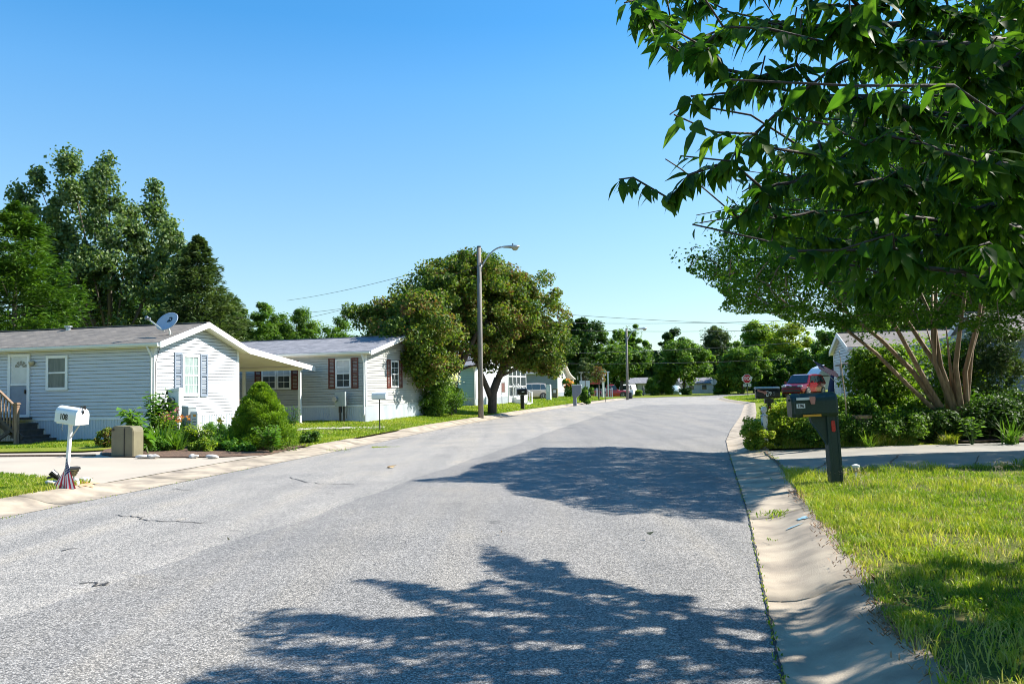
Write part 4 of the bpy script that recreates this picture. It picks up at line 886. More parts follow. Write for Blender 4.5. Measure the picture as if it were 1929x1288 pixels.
for k in range(4):
    a = R(90 * k); b = R(90 * k + 90); q = lambda a_, t: Vector((math.cos(a_) * (.032 + .057 * t), math.sin(a_) * (.032 + .057 * t), .14 + .10 * t))
    for t in (.15, .5, .85): mb.bar(q(a, t), q(b, min(t + .3, 1)), .007); mb.bar(q(b, t), q(a, min(t + .3, 1)), .007)
mb.build('cage', MT['black_plastic'], gl)
def rock(name, label, p, r_, seed, m='stone', group=None, flat_=.6):
    rr = np.random.default_rng(seed); import bmesh
    b = bmesh.new(); bmesh.ops.create_icosphere(b, subdivisions=3, radius=1)
    k = rr.normal(0, 1, (4, 3))
    for v in b.verts:
        d = Vector(v.co); s_ = 1 + .16 * math.sin(3 * d.dot(Vector(k[0])) + 1) + .10 * math.sin(4 * d.dot(Vector(k[1]))) + .05 * math.sin(8 * d.dot(Vector(k[2])))
        v.co = d * s_; v.co.x *= r_[0]; v.co.y *= r_[1]; v.co.z *= r_[2]
    me = bpy.data.meshes.new(name); b.to_mesh(me); b.free(); me.polygons.foreach_set('use_smooth', [True] * len(me.polygons))
    o = link(name, me, MT[m]); o.location = tuple(p); return tag(o, label, 'rock', group)
for i, (px, py, r_, lb) in enumerate(((98, 914, (.13, .10, .06), 'flat white rock in the grass left of the white mailbox'), (128, 909, (.06, .06, .10), 'small upright white stone behind the small flag'), (142, 914, (.055, .05, .09), 'pale rounded stone right of the small flag'), (158, 906, (.12, .08, .05), 'low pale stone at the driveway edge beside the white mailbox'))):
    rock('rock', lb, gp(px, py) + Vector((0, 0, r_[2] * .4)), r_, 40 + i)
o_ = rock('brick_piece', 'reddish brick piece lying at the corner of the driveway', gp(155, 911) + Vector((0, 0, .01)), (.13, .09, .03), 55, 'terracotta'); o_['category'] = 'brick'
# ------------------------------------------------------------------ utility boxes on the left
def pt(px, py, dz=0): v = gp(px, py); v.z += dz; return v
p = gp(240, 859)
ub = thing('utility_box', 'squat beige utility cabinet with rounded corners at the driveway', 'utility box', p, R(-10))
mb = MB(); mb.prism([(-.29, -.05), (-.29, .62), (-.27, .69), (-.21, .73), (.21, .71), (.27, .67), (.29, .60), (.29, -.05)], 'y', -.2, .2); mb.build('cabinet', MT['beige_box'], ub, bevel=.015)
mb = MB(); mb.box(.055, .067, -.218, -.19, .0, .68); mb.build('seam', MT['tar'], ub)
mb = MB(); mb.cbox(-.23, -.215, .64, .05, .02, .05); mb.build('latch', MT['black_plastic'], ub)
p = Vector(at(331, 800, 22.9)); p.z = gz(p.x, p.y)
me_ = thing('meter_pedestal', 'tall grey electric meter pedestal in front of the shuttered gable of the white home', 'meter pedestal', p, R(-12))
mb = MB(); mb.box(-.17, .17, -.11, .11, -.1, 1.50); mb.prism([(-.19, 1.50), (-.19, 1.54), (.19, 1.57), (.19, 1.50)], 'y', -.13, .13); mb.box(-.15, .15, -.125, -.11, .45, 1.0); mb.build('cabinet', MT['pale_metal'], me_, bevel=.006)
mb = MB(); mb.tube([(-.04, -.11, 1.22), (-.04, -.24, 1.22)], [.10, .09], 14); mb.build('meter', MT['pane_dark'], me_)
mb = MB(); mb.box(-.26, -.17, -.06, .06, 1.38, 1.52); mb.build('junction_box', MT['black_plastic'], me_)
mb = MB(); mb.box(.03, .12, -.128, -.112, .62, .78); mb.build('sticker', MT['flag_blue'], me_)
p = Vector(at(352, 815, 22.6)); p.z = gz(p.x, p.y)
tp = thing('telecom_pedestal', 'leaning green-grey telecom pedestal with a yellow tag, right of the meter pedestal', 'pedestal', p, 0, rot=(0, R(5), R(-32)))
mb = MB(); mb.box(-.15, .15, -.13, .13, -.1, 1.02); mb.prism([(-.16, 1.02), (-.15, 1.07), (.15, 1.07), (.16, 1.02)], 'y', -.14, .14); mb.build('cabinet', MT['grey_metal'], tp, bevel=.01)
mb = MB(); mb.box(.152, .156, -.05, .03, .86, .92); mb.build('tag', MT['orange_reflector'], tp)
p = Vector(at(369, 815, 22.4)); p.z = gz(p.x, p.y)
tp = thing('telecom_pedestal', 'short pale telecom pedestal with black vents and an orange tag, beside the leaning green-grey one', 'pedestal', p, R(-12))
mb = MB(); mb.box(-.11, .11, -.09, .09, -.1, .86); mb.prism([(-.12, .86), (-.10, .92), (.10, .92), (.12, .86)], 'y', -.1, .1); mb.build('cabinet', MT['pale_metal'], tp, bevel=.008)
mb = MB(); [mb.box(-.05, .07, -.097, -.089, .35 + .07 * k, .365 + .07 * k) for k in range(6)]; mb.build('vent', MT['black_ink'], tp)
mb = MB(); mb.box(-.03, .06, -.097, -.089, .78, .84); mb.build('tag', MT['orange_reflector'], tp)
v = Vector((-6.35, 34.8, 0)) + Matrix.Rotation(R(A2), 3, 'Z') @ Vector((-.92, -.45, .36))
me_ = thing('meter_pedestal', 'grey electric meter box on pipes in front of the beige home', 'meter pedestal', v, R(A2))
mb = MB(); mb.box(-.26, .22, -.1, .1, .62, 1.24); mb.box(.0, .05, -.115, -.10, .64, 1.26); mb.build('cabinet', MT['grey_metal'], me_, bevel=.006)
mb = MB(); mb.tube([(-.2, -.1, .93), (-.2, -.24, .93)], [.11, .10], 12); mb.build('meter', MT['steel'], me_)
mb = MB(); mb.tube([(-.05, 0, -.2), (-.05, 0, .65)], .05, 8); mb.tube([(.12, 0, -.2), (.12, 0, .65)], .04, 8); mb.tube([(.2, 0, 1.2), (.27, .0, .8), (.24, 0, .1)], .015, 6); mb.box(-.10, .0, -.06, .06, .35, .62); mb.build('conduit', MT['black_plastic'], me_)
for px, py, d, lb, w_, h, m in ((962, 757, 58, 'grey meter pedestal at the street end of the aqua home', .3, 1.5, 'grey_metal'), (1034, 753, 78, 'pale utility pedestal behind the tan car', .42, 1.45, 'pale_metal'), (1046, 750, 82, 'squat pale utility pedestal right of the tan car', .55, 1.0, 'beige_box')):
    p = gp(px, py); t = thing('utility_pedestal', lb, 'pedestal', p, R(-20), 'far utility pedestals')
    mb = MB(); mb.prism([(-w_ / 2, -.1), (-w_ / 2, h * .95), (-w_ * .3, h), (w_ * .3, h), (w_ / 2, h * .95), (w_ / 2, -.1)], 'y', -.15, .15); mb.build('cabinet', MT[m], t)
    mb = MB(); mb.box(-w_ * .25, w_ * .25, -.17, -.15, h * .55, h * .85); mb.build('cover', MT['white_paint'], t)
# plaque in front of the aqua home
p = gp(949, 765); t = thing('yard_sign', 'small red and white yard sign on a stake in front of the aqua home', 'yard sign', p, R(-60))
mb = MB(); mb.box(-.3, .3, -.02, .02, .95, 1.75); mb.build('panel', MT['flag_white'], t); mb = MB(); mb.box(-.22, .22, -.026, -.02, 1.02, 1.66); mb.build('picture', MT['faded_red'], t); mb = MB(); mb.tube([(-.25, 0, -.1), (-.25, 0, 1.7)], .02, 6); mb.build('stake', MT['black_plastic'], t)
# ------------------------------------------------------------------ street lamps and wires
def lamp(name, label, base, H, lean, arm, s_=1.0, rad=.15):
    t = thing(name, label, 'street lamp', base, 0, 'street lamps')
    top = Vector((lean, 0, H)); mb = MB(); mb.tube([(0, 0, -.3), (lean * .5, 0, H * .5), top], [rad * 1.12, rad, rad * .86], 14); mb.build('pole', MT['pole_wood'], t, smooth=True)
    mb = MB(); mb.tube([top + Vector((0, 0, -.02)), top + Vector((0, 0, .05))], rad * .9, 12); mb.build('pole_cap', MT['black_plastic'], t)
    a = top + Vector((rad * .8, 0, -.95 * s_)); pts = [a + Vector((arm * u, -.1 * u, s_ * .95 * (1 - (1 - u) ** 2.1) * .97)) for u in np.linspace(0, 1, 10)]
    mb = MB(); mb.tube(pts, .035 * s_, 8); mb.box(lean + rad * .6, lean + rad * 1.1, -.06, .06, H - 1.1 * s_, H - .8 * s_); mb.build('arm', MT['steel'], t, smooth=True)
    e = pts[-1]; rings = []
    for u, ry, rt, rb in ((-.04, .03, .03, .03), (.05, .06, .05, .05), (.25, .08, .065, .06), (.42, .12, .075, .09), (.55, .14, .08, .10), (.68, .12, .07, .08), (.76, .04, .03, .03)):
        rings.append([e + Vector((u * s_, ry * math.cos(q) * s_, (rt if math.sin(q) > 0 else rb) * math.sin(q) * s_)) for q in np.linspace(0, 2 * math.pi, 14, endpoint=False)])
    mb = MB(); mb.loft(rings); hd = mb.build('lamp_head', MT['steel'], t, smooth=True)
    rings = []
    for u, ry, d in ((.40, .06, .09), (.46, .11, .16), (.56, .125, .19), (.66, .10, .15), (.71, .05, .08)):
        rings.append([e + Vector((u * s_, ry * math.cos(q) * s_, (-.03 if math.sin(q) > 0 else d * math.sin(q)) * s_)) for q in np.linspace(0, 2 * math.pi, 12, endpoint=False)])
    mb = MB(); mb.loft(rings); mb.build('lens', mk('lamp_lens', (.40, .38, .26), (.3, .29, .2), rough=.15), hd, smooth=True)
    mb = MB(); mb.lathe([(.035, .06), (.035, .14), (.02, .16)], 10, tuple(e + Vector((.45 * s_, 0, .01)))); mb.build('photocell', MT['black_plastic'], hd)
    return t
b1 = gp(906, 788); s1 = (b1.y) / F
H1_ = (788 - 464) * s1
lamp('street_lamp', 'tall wooden street lamp with a curved arm, in front of the broad tree', b1, H1_, .06, 42 * s1, s_=1.15, rad=.128)
b2 = gp(1182, 753.5); s2 = b2.y / F; H2_ = (753.5 - 619) * s2
lamp('street_lamp', 'distant wooden street lamp at the corner of the cross street', b2, H2_, .12, 20 * s2, s_=1.3, rad=.13)
def wire(pa, pb, da, db, sag, r_, label, group):
    a = Vector(at(*pa, da)); b = Vector(at(*pb, db)); pts = [a.lerp(b, u) - Vector((0, 0, sag * 4 * u * (1 - u))) for u in np.linspace(0, 1, 17)]
    mb = MB(); mb.tube(pts, r_, 5); o = mb.build('overhead_wire', MT['wire'], smooth=True); tag(o, label, 'overhead wire', group)
mk('wire', (.05, .05, .055), rough=.6)
for (pa, pb, da, db, lb) in (((1010, 588), (1560, 612), 112, 118, 'topmost of the thin wires crossing in front of the far trees'), ((1010, 607), (1560, 600), 112, 118, 'second wire from the top in front of the far trees'), ((1010, 620), (1560, 618), 112, 118, 'third wire from the top in front of the far trees'), ((1010, 666), (1560, 640), 112, 118, 'second lowest wire in front of the dark far trees'), ((1010, 684), (1560, 672), 112, 118, 'lowest wire, crossing the dark far trees above the round bush')):
    wire(pa, pb, da, db, .4, .028, lb, 'wires across the far trees')
for (pa, pb, da, db, lb) in (((540, 606), (905, 500), 70, 40, 'lowest of the wires slanting up to the broad tree'), ((540, 592), (905, 530), 75, 44, 'middle of the wires slanting up to the broad tree'), ((540, 566), (905, 478), 75, 44, 'upper faint wire slanting up to the broad tree')):
    wire(pa, pb, da, db, .3, .014, lb, 'wires behind the broad tree')
# ------------------------------------------------------------------ road signs
def stop_sign(label, px, py, top_py, rz, rad, front=True, plates=True, lean=0):
    p = gp(px, py); s_ = p.y / F; zc = (py - top_py) * s_ - rad * .92
    t = thing('stop_sign', label, 'stop sign', p, rz, rot=(0, lean, rz))
    oct_ = [(rad * math.cos(R(22.5 + 45 * k)), zc + rad * math.sin(R(22.5 + 45 * k))) for k in range(8)]
    mb = MB(); mb.prism(oct_, 'y', -.012, .0); pl = mb.build('sign_plate', MT['pale_metal'], t)
    mb = MB(); mb.prism([(x * .995, zc + (z - zc) * .995) for x, z in oct_], 'y', -.018, -.012); mb.build('border', MT['white_ink'], pl)
    mb = MB(); mb.prism([(x * .90, zc + (z - zc) * .90) for x, z in oct_], 'y', -.024, -.018); mb.build('face', MT['sign_red'], pl)
    text('lettering', 'STOP', rad * .92, MT['white_ink'], pl, (0, -.028, zc), (1, 0, 0), (0, 0, 1), bold=.012)
    mb = MB(); mb.box(-.03, .03, .0, .05, -.2, zc + rad * .9); mb.build('post', MT['old_steel'], t)
    if plates:
        for x in (-.24, .24):
            mb = MB(); mb.box(x - .15, x + .15, -.012, .0, zc - rad * 1.62, zc - rad * 1.08); mb.build('plate', MT['white_ink'], t)
            mb = MB(); mb.box(x - .08, x + .08, -.018, -.012, zc - rad * 1.5, zc - rad * 1.22); mb.build('mark', mk('plate_grey', (.3, .3, .3)), t)
        mb = MB(); mb.box(-.4, .4, 0, .012, zc - rad * 1.4, zc - rad * 1.3); mb.build('crossbar', MT['old_steel'], t)
    return t
mk('old_steel', (.10, .10, .10), rough=.6)
stop_sign('red stop sign facing the street, with two small plates below it, on the right corner', 1409, 747, 705, R(-8), .50, lean=R(-1.0))
stop_sign('grey back of an octagonal stop sign across the cross street', 1346, 743, 714, R(172), .46, plates=False, lean=R(1.0))
p = gp(1136, 749); t = thing('street_name_sign', 'thin pole with small street name blades, before the red pickup', 'street sign', p, R(25))
mb = MB(); mb.tube([(0, 0, -.2), (0, 0, 2.9)], .07, 8); mb.build('pole', MT['pale_metal'], t); mb = MB(); mb.box(-.5, .5, -.02, .02, 2.9, 3.15); mb.build('blade', mk('sign_green', (.03, .2, .12), rough=.5), t); mb = MB(); mb.box(-.02, .02, -.5, .5, 3.16, 3.4); mb.build('blade', MT['sign_green'], t)
mb = MB(); mb.box(-.4, .4, -.06, -.03, 2.55, 2.85); mb.build('panel', MT['white_ink'], t)
p = gp(1141, 757); t = thing('marker_stake', 'thin dark marker stake at the kerb near the far lamp', 'stake', p, 0)
mb = MB(); mb.tube([(0, 0, -.1), (.03, 0, 1.1)], .035, 6); mb.build('rod', MT['old_steel'], t); mb = MB(); mb.box(-.08, .12, -.02, .02, .9, 1.1); mb.build('tag', MT['old_steel'], t)
p = gp(1188, 751); t = thing('planter', 'small black and white object at the foot of the far street lamp', 'marker', p, 0)
mb = MB(); mb.lathe([(.2, 0), (.26, .3), (.2, .75), (.1, .8)], 10); mb.build('base', MT['black_plastic'], t); mb = MB(); mb.box(-.05, .35, -.05, .05, .5, 1.1); mb.build('panel', MT['white_ink'], t)
# posts, light and stump on the right
p = Vector(at(1440, 800, 18.5)); p.z = gz(p.x, p.y)
t = thing('fence_post', 'weathered white post with a ball finial at the corner of the flower bed', 'post', p, R(10))
mb = MB(); mb.box(-.055, .055, -.055, .055, -.1, .72); mb.build('shaft', MT['weathered'], t, bevel=.006)
mb = MB(); mb.lathe([(.085, .72), (.085, .735), (.05, .76), (.035, .79), (.04, .80), (.065, .83), (.072, .87), (.06, .91), (.03, .935)], 14); mb.build('finial', MT['weathered'], t, smooth=True)
p = gp(1613, 904); t = thing('garden_light', 'small clear solar light on a thin stake in the near lawn', 'garden light', p, 0)
mb = MB(); mb.tube([(0, 0, -.05), (0, 0, .13)], .010, 8); mb.build('stake', MT['pale_metal'], t); mb = MB(); mb.lathe([(.022, .12), (.045, .15), (.05, .19)], 12); mb.build('lens', MT['lens_yellow'], t, smooth=True); mb = MB(); mb.lathe([(.05, .19), (.055, .195), (.055, .22), (.02, .235)], 12); mb.build('cap', MT['pale_metal'], t)
p = Vector(at(1625, 850, 18.7)); p.z = gz(p.x, p.y)
t = thing('tree_stump', 'upright sawn stump with a tan flat top in the dark flower bed', 'stump', p, 0)
mb = MB(); mb.lathe([(.20, -.1), (.17, .1), (.15, .35), (.15, .56)], 14); mb.build('trunk', MT['bark'], t); mb = MB(); mb.box(-.19, .19, -.16, .16, .56, .63); mb.build('top_board', mk('tan_wood', (.42, .27, .15), (.34, .21, .11), rough=.8), t, bevel=.008)
p = Vector(at(1595, 760, 18.9)); p.z = gz(p.x, p.y); t = thing('plant_stake', 'tall thin bare stick leaning among the bright shrub', 'stick', p, 0)
mb = MB(); mb.tube([(0, 0, -.1), (-.03, 0, 1.0), (-.08, 0, 1.7), (-.12, 0, 2.15)], [.016, .014, .011, .006], 6); mb.build('rod', MT['straw'], t, smooth=True)
# flag on the pale home, closed umbrella, covered trailer
v = Vector(at(1577, 712, 31.5)); fl = thing('house_flag', 'striped flag on a slanted staff at the pale home on the right', 'flag', v, 0)
tipv = Vector(at(1531.5, 678.5, 30.5)) - v
mb = MB(); mb.tube([(0.25, .3, -.35), tuple(tipv)], .016, 8); mb.build('staff', MT['pale_metal'], fl)
flag_cloth(fl, tipv * .98, Vector((.80, .0, -.42)), Vector((.38, .1, -.52)), 1.0, .62, Vector((.3, -.9, .1)), wave=.02)
v = gp(1559, 748); v = Vector(at(1559, 748, 33)); v.z = gz(v.x, v.y)
um = thing('patio_umbrella', 'closed dark blue patio umbrella left of the pale home', 'umbrella', v, 0, rot=(0, R(8), 0))
mb = MB(); mb.tube([(0, 0, -.1), (0, 0, 2.0)], .02, 8); mb.build('pole', MT['black_plastic'], um)
mb = MB(); mb.lathe([(.10, .7), (.13, .78), (.12, 1.2), (.07, 1.7), (.015, 1.98)], 8); mb.build('canopy', MT['umbrella_blue'], um)
v = Vector(at(1574, 738, 69)); v.z = .5
tr = thing('covered_trailer', 'white round-topped camper trailer parked behind the red car', 'trailer', v, R(8))
prof = [(-2.2, .45), (-2.3, 1.0), (-2.15, 1.6), (-1.6, 2.25), (-.8, 2.55), (.6, 2.6), (1.8, 2.5), (2.3, 2.1), (2.45, 1.3), (2.4, .45)]
mb = MB(); mb.prism(prof, 'y', -1.05, 1.05); mb.build('shell', MT['van_white'], tr, bevel=.06)
mb = MB(); mb.box(-2.25, 2.35, -1.075, -1.055, 1.55, 1.63); mb.build('trim_band', MT['black_plastic'], tr)
for x in (-.4, .5):
    mb = MB(); mb.tube([(x, -1.06, .33), (x, -.84, .33)], .33, 18); wh = mb.build('wheel', MT['tyre'], tr); mb = MB(); mb.tube([(x, -1.075, .33), (x, -1.0, .33)], .19, 12); mb.build('rim', MT['rim'], wh)
mb = MB(); mb.box(-1.2, -.2, -1.08, -1.055, 1.75, 2.25); mb.build('window', MT['car_glass'], tr)
# ------------------------------------------------------------------ vehicles
def vehicle(name, label, cat, loc, rz, paint, L, W, H, kind, wr=.34, roofm=None, plate=True):
    """local frame: nose towards +x"""
    t = thing(name, label, cat, loc, rz); hw = W / 2; g0 = .24
    if kind == 'suv': top = [(-.5, .62), (-.495, .70), (-.44, 1.0), (-.25, 1.02), (.20, .98), (.26, .97), (.36, .93), (.46, .84), (.497, .70), (.5, .60)]
    elif kind == 'pickup': top = [(-.5, .62), (-.497, .9), (-.45, 1.02), (-.10, 1.02), (.16, 1.05), (.20, 1.06), (.33, 1.04), (.46, .98), (.497, .82), (.5, .60)]
    else: top = [(-.5, .62), (-.497, .9), (-.45, 1.05), (-.2, 1.08), (.20, 1.08), (.27, 1.07), (.36, 1.02), (.46, .92), (.497, .74), (.5, .60)]
    rings = []
    for u, zt in top:
        e = 1 - max(0, abs(u) - .38) * 1.6 * (1.0 if kind != 'pickup' or u > 0 else .4); zb = g0 if abs(u) < .485 else g0 + .12; h = hw * e; x = u * L
        rings.append([(x, -h * .90, zb), (x, -h * .99, zb + .14), (x, -h, zb + (zt - zb) * .58), (x, -h * .965, zt - .05), (x, -h * .84, zt), (x, h * .84, zt), (x, h * .965, zt - .05), (x, h, zb + (zt - zb) * .58), (x, h * .99, zb + .14), (x, h * .90, zb)])
    mb = MB(); mb.loft(rings); bd = mb.build('body', MT[paint], t, smooth=False, bevel=.012)
    if kind == 'suv': cab = [(-.485, .98, 1.06), (-.455, 1.3, 1.32), (-.40, H - .05, H - .03), (-.2, H, H), (.02, H - .01, H - .01), (.11, H - .07, H - .07), (.20, 1.22, 1.22), (.265, .97, .97)]
    elif kind == 'pickup': cab = [(-.115, 1.02, 1.02), (-.095, H - .15, H - .15), (-.07, H - .02, H - .02), (.02, H, H), (.09, H - .04, H - .04), (.16, 1.40, 1.40), (.215, 1.06, 1.06)]
    else: cab = [(-.497, 1.0, 1.0), (-.49, H - .15, H - .15), (-.46, H - .01, H - .01), (-.1, H, H), (.12, H - .03, H - .03), (.19, H - .18, H - .18), (.30, 1.08, 1.08)]
    rings = []; zb = .94
    for u, zt, _ in cab:
        f_ = (zt - zb) / (H - zb); wt = hw * (.93 - .15 * max(f_, 0)); x = u * L
        rings.append([(x, -hw * .93, zb), (x, -wt, max(zt - .06, zb)), (x, -wt * .86, zt), (x, wt * .86, zt), (x, wt, max(zt - .06, zb)), (x, hw * .93, zb)])
    mb = MB(); mb.loft(rings); cb = mb.build('cabin', MT[roofm or paint], t, bevel=.015)
    def side_glass(u0, u1, z0, z1, cut0=0, cut1=0):
        for sg in (-1, 1):
            def P(u, z): f_ = (z - zb) / (H - zb); return (u * L, sg * (hw * (.93 - .15 * f_) + .012), z)
            mb = MB(); mb.add([P(u0, z0), P(u1, z0), P(u1 - cut1, z1), P(u0 + cut0, z1)], [(0, 1, 2, 3)]); mb.build('side_window', MT['car_glass'], t, fix=False)
    def end_glass(ua, za, ub, zb_, nm):
        d = Vector(((ub - ua) * L, 0, zb_ - za)); n = Vector((d.z, 0, -d.x)).normalized() * .014
        if (n.x > 0) != (ua > 0): n = -n
        mb = MB(); w0, w1 = hw * .80, hw * .68
        mb.add([Vector(p) + n for p in ((ua * L, -w0, za), (ua * L, w0, za), (ub * L, w1, zb_), (ub * L, -w1, zb_))], [(0, 1, 2, 3)]); mb.build(nm, MT['car_glass'], t, fix=False)
    if kind == 'suv':
        side_glass(-.40, -.265, 1.06, H - .16, .045, .0); side_glass(-.25, -.06, 1.05, H - .13); side_glass(-.045, .19, 1.04, H - .13, 0, .085)
        end_glass(.258, 1.0, .118, H - .09, 'windscreen'); end_glass(-.482, 1.03, -.415, H - .10, 'rear_window')
    elif kind == 'pickup':
        side_glass(-.09, .03, 1.14, H - .12, .01, 0); side_glass(.04, .185, 1.14, H - .12, 0, .06); end_glass(.21, 1.10, .10, H - .08, 'windscreen')
        mb = MB(); mb.box(-.48 * L, -.13 * L, -hw * .8, hw * .8, 1.0, 1.034); mb.build('bed_floor', MT['black_plastic'], t)
    else:
        side_glass(.02, .24, 1.2, H - .2, 0, .06); end_glass(.295, 1.12, .195, H - .2, 'windscreen')
    xs = (-.31 * L, .31 * L) if kind != 'pickup' else (-.30 * L, .325 * L)
    for x in xs:
        for sg in (-1, 1):
            y = sg * (hw - .10)
            mb = MB(); mb.tube([(x, y - sg * .10, wr), (x, y + sg * .112, wr)], wr * 1.16, 20); mb.build('wheel_arch', MT['black_plastic'], t)
            mb = MB(); mb.tube([(x, y - .10, wr), (x, y + .10, wr)] if 0 else [(x, y, wr), (x, y + sg * .118, wr)], wr, 22); wh = mb.build('wheel', MT['tyre'], t)
            mb = MB(); yo = y + sg * .122
            mb.tube([(x, yo - sg * .01, wr), (x, yo, wr)], wr * .22, 10)
            for k in range(5):
                a = R(72 * k + 18); mb.bar((x, yo, wr), (x + math.cos(a) * wr * .66, yo, wr + math.sin(a) * wr * .66), .055, .012)
            for k in range(18):
                a0, a1 = R(20 * k), R(20 * k + 20); mb.bar((x + math.cos(a0) * wr * .66, yo, wr + math.sin(a0) * wr * .66), (x + math.cos(a1) * wr * .66, yo, wr + math.sin(a1) * wr * .66), .02, .03)
            mb.build('rim', MT['rim'], wh)
    for sg in (-1, 1):
        mb = MB(); mb.cbox(.475 * L, sg * hw * .66, .80, .14, hw * .36, .14); mb.build('headlight', MT['lamp_clear'], t, bevel=.02)
        mb = MB(); mb.cbox(-.478 * L, sg * hw * .80, .98, .16, hw * .16, .22); mb.build('taillight', MT['lamp_red'], t, bevel=.02)
        mb = MB(); mb.cbox(.19 * L, sg * (hw + .09), 1.08, .10, .18, .14); mb.build('mirror', MT[paint], t, bevel=.02)
    mb = MB(); mb.cbox(.495 * L, 0, .46, .08, hw * 1.5, .20); mb.build('front_bumper', MT['black_plastic'], t, bevel=.02)
    mb = MB(); mb.cbox(-.495 * L, 0, .48, .08, hw * 1.5, .20); mb.build('rear_bumper', MT['black_plastic'], t, bevel=.02)
    mb = MB(); mb.cbox(.497 * L, 0, .72, .05, hw * .8, .14); mb.build('grille', MT['black_plastic'], t)
    mb = MB(); mb.cbox(.519 * L, 0, .80, .02, .16, .06); mb.build('emblem', MT['lamp_clear'], t, bevel=.008)
    if plate: mb = MB(); mb.cbox(-.508 * L, 0, .78, .02, .3, .15); mb.build('licence_plate', MT['white_ink'], t)
    return t
v = Vector(at(1004, 755, 80)); v.z = gz(v.x, v.y)
vehicle('parked_car', 'tan compact sport utility car seen from behind, beside the grey-tan home', 'suv', (v.x - .6, v.y + .5, .38), R(205), 'car_tan', 4.5, 1.78, 1.68, 'suv')
v = Vector(at(1510, 738, 59)); 
vehicle('parked_car', 'dark red sport utility car facing the street, parked beyond the flower bed', 'suv', (v.x + .6, v.y + 1.2, .53), R(228), 'car_red', 4.5, 1.82, 1.66, 'suv', roofm='car_red')
v = Vector(at(1150, 747, 116))
vehicle('pickup_truck', 'bright red pickup truck parked across the far street', 'pickup truck', (v.x, v.y, -.10), R(-8), 'truck_red', 5.6, 2.0, 1.95, 'pickup', wr=.40)
v = Vector(at(1181, 747, 131))
vehicle('parked_van', 'white van half hidden behind the far street lamp', 'van', (v.x, v.y, -.15), R(-115), 'van_white', 5.2, 2.0, 2.0, 'van', wr=.36)
# ------------------------------------------------------------------ beyond the cross street
def simple_house(name, label, px0, px1, pytop, pybase, Y, m, rise, roof='roof_grey', depth=6, win=(), cat='house'):
    a = Vector(at(px0, pybase, Y)); b = Vector(at(px1, pybase, Y)); Wd = b.x - a.x; z0 = a.z; zt = at(px0, pytop, Y)[2]
    t = thing(name, label, cat, (a.x, a.y, z0 - .3)); h = zt - z0 + .3
    mb = MB(); siding_wall(mb, 0, Wd, 0, 0, h, -1, course=.2); mb.add([(0, 0, 0), (0, depth, 0), (0, depth, h), (0, 0, h)], [(0, 1, 2, 3)]); mb.add([(Wd, 0, 0), (Wd, depth, 0), (Wd, depth, h), (Wd, 0, h)], [(0, 1, 2, 3)])
    mb.add([(0, 0, h), (0, depth, h), (0, depth / 2, h + rise)], [(0, 1, 2)]); mb.add([(Wd, 0, h), (Wd, depth, h), (Wd, depth / 2, h + rise)], [(0, 1, 2)]); mb.build('wall', MT[m], t, fix=False)
    mb = MB(); e = .35
    for ya, s_ in ((-e, 1), (depth + e, -1)): mb.add([(x, y, z) for x in (-e, Wd + e) for y, z in ((ya, h - .1), (depth / 2, h + rise), (depth / 2, h + rise + .1), (ya, h))], [(0, 1, 2, 3), (4, 5, 6, 7), (0, 1, 5, 4), (1, 2, 6, 5), (2, 3, 7, 6), (3, 0, 4, 7)])
    mb.build('roof', MT[roof], t)
    for (u, w_, z0_, z1_) in win:
        mb = MB(); mb.box(u * Wd - w_ / 2, u * Wd + w_ / 2, -.06, -.02, z0_, z1_); wn = mb.build('window', MT['white_trim'], t); mb = MB(); mb.box(u * Wd - w_ / 2 + .08, u * Wd + w_ / 2 - .08, -.07, -.06, z0_ + .08, z1_ - .08); mb.build('pane', MT['pane_dark'], wn)
    return t
simple_house('far_house', 'long low white home beyond the cross street, behind the round bush', 1190, 1262, 722, 746, 138, 'white_siding', .9, win=((.10, .9, 1.4, 2.3), (.62, 1.0, 1.3, 2.3)))
simple_house('far_house', 'pale tan home beyond the cross street, behind the maple with a visible trunk', 1285, 1345, 722, 745, 142, 'tan_siding', .9, win=((.3, 1, 1.2, 2.2), (.7, 1, 1.2, 2.2)))
v = Vector(at(1272, 744, 134)); t = thing('covered_car', 'car under a pale blue cover on the far lawn right of the round bush', 'covered car', (v.x, v.y, -.3), R(75))
rings = [[(x, y * w_, z) for y, z in ((-.95, .0), (-1.0, .5), (-.93, .75 * s_), (-.6, s_ * 1.0), (0, s_ * 1.05), (.6, s_), (.93, .75 * s_), (1.0, .5), (.95, 0))] for x, s_, w_ in ((-2.3, .75, .8), (-2.1, 1.0, .95), (-1.2, 1.65, 1), (.2, 1.75, 1), (1.0, 1.2, 1), (2.1, 1.0, .92), (2.3, .7, .8))]
mb = MB(); mb.loft(rings); mb.build('cover', MT['tarp_blue'], t, smooth=True)
mb = MB(); mb.box(-2.0, 2.0, -1.02, 1.02, -.02, .22); mb.build('hem', MT['grey_metal'], t)
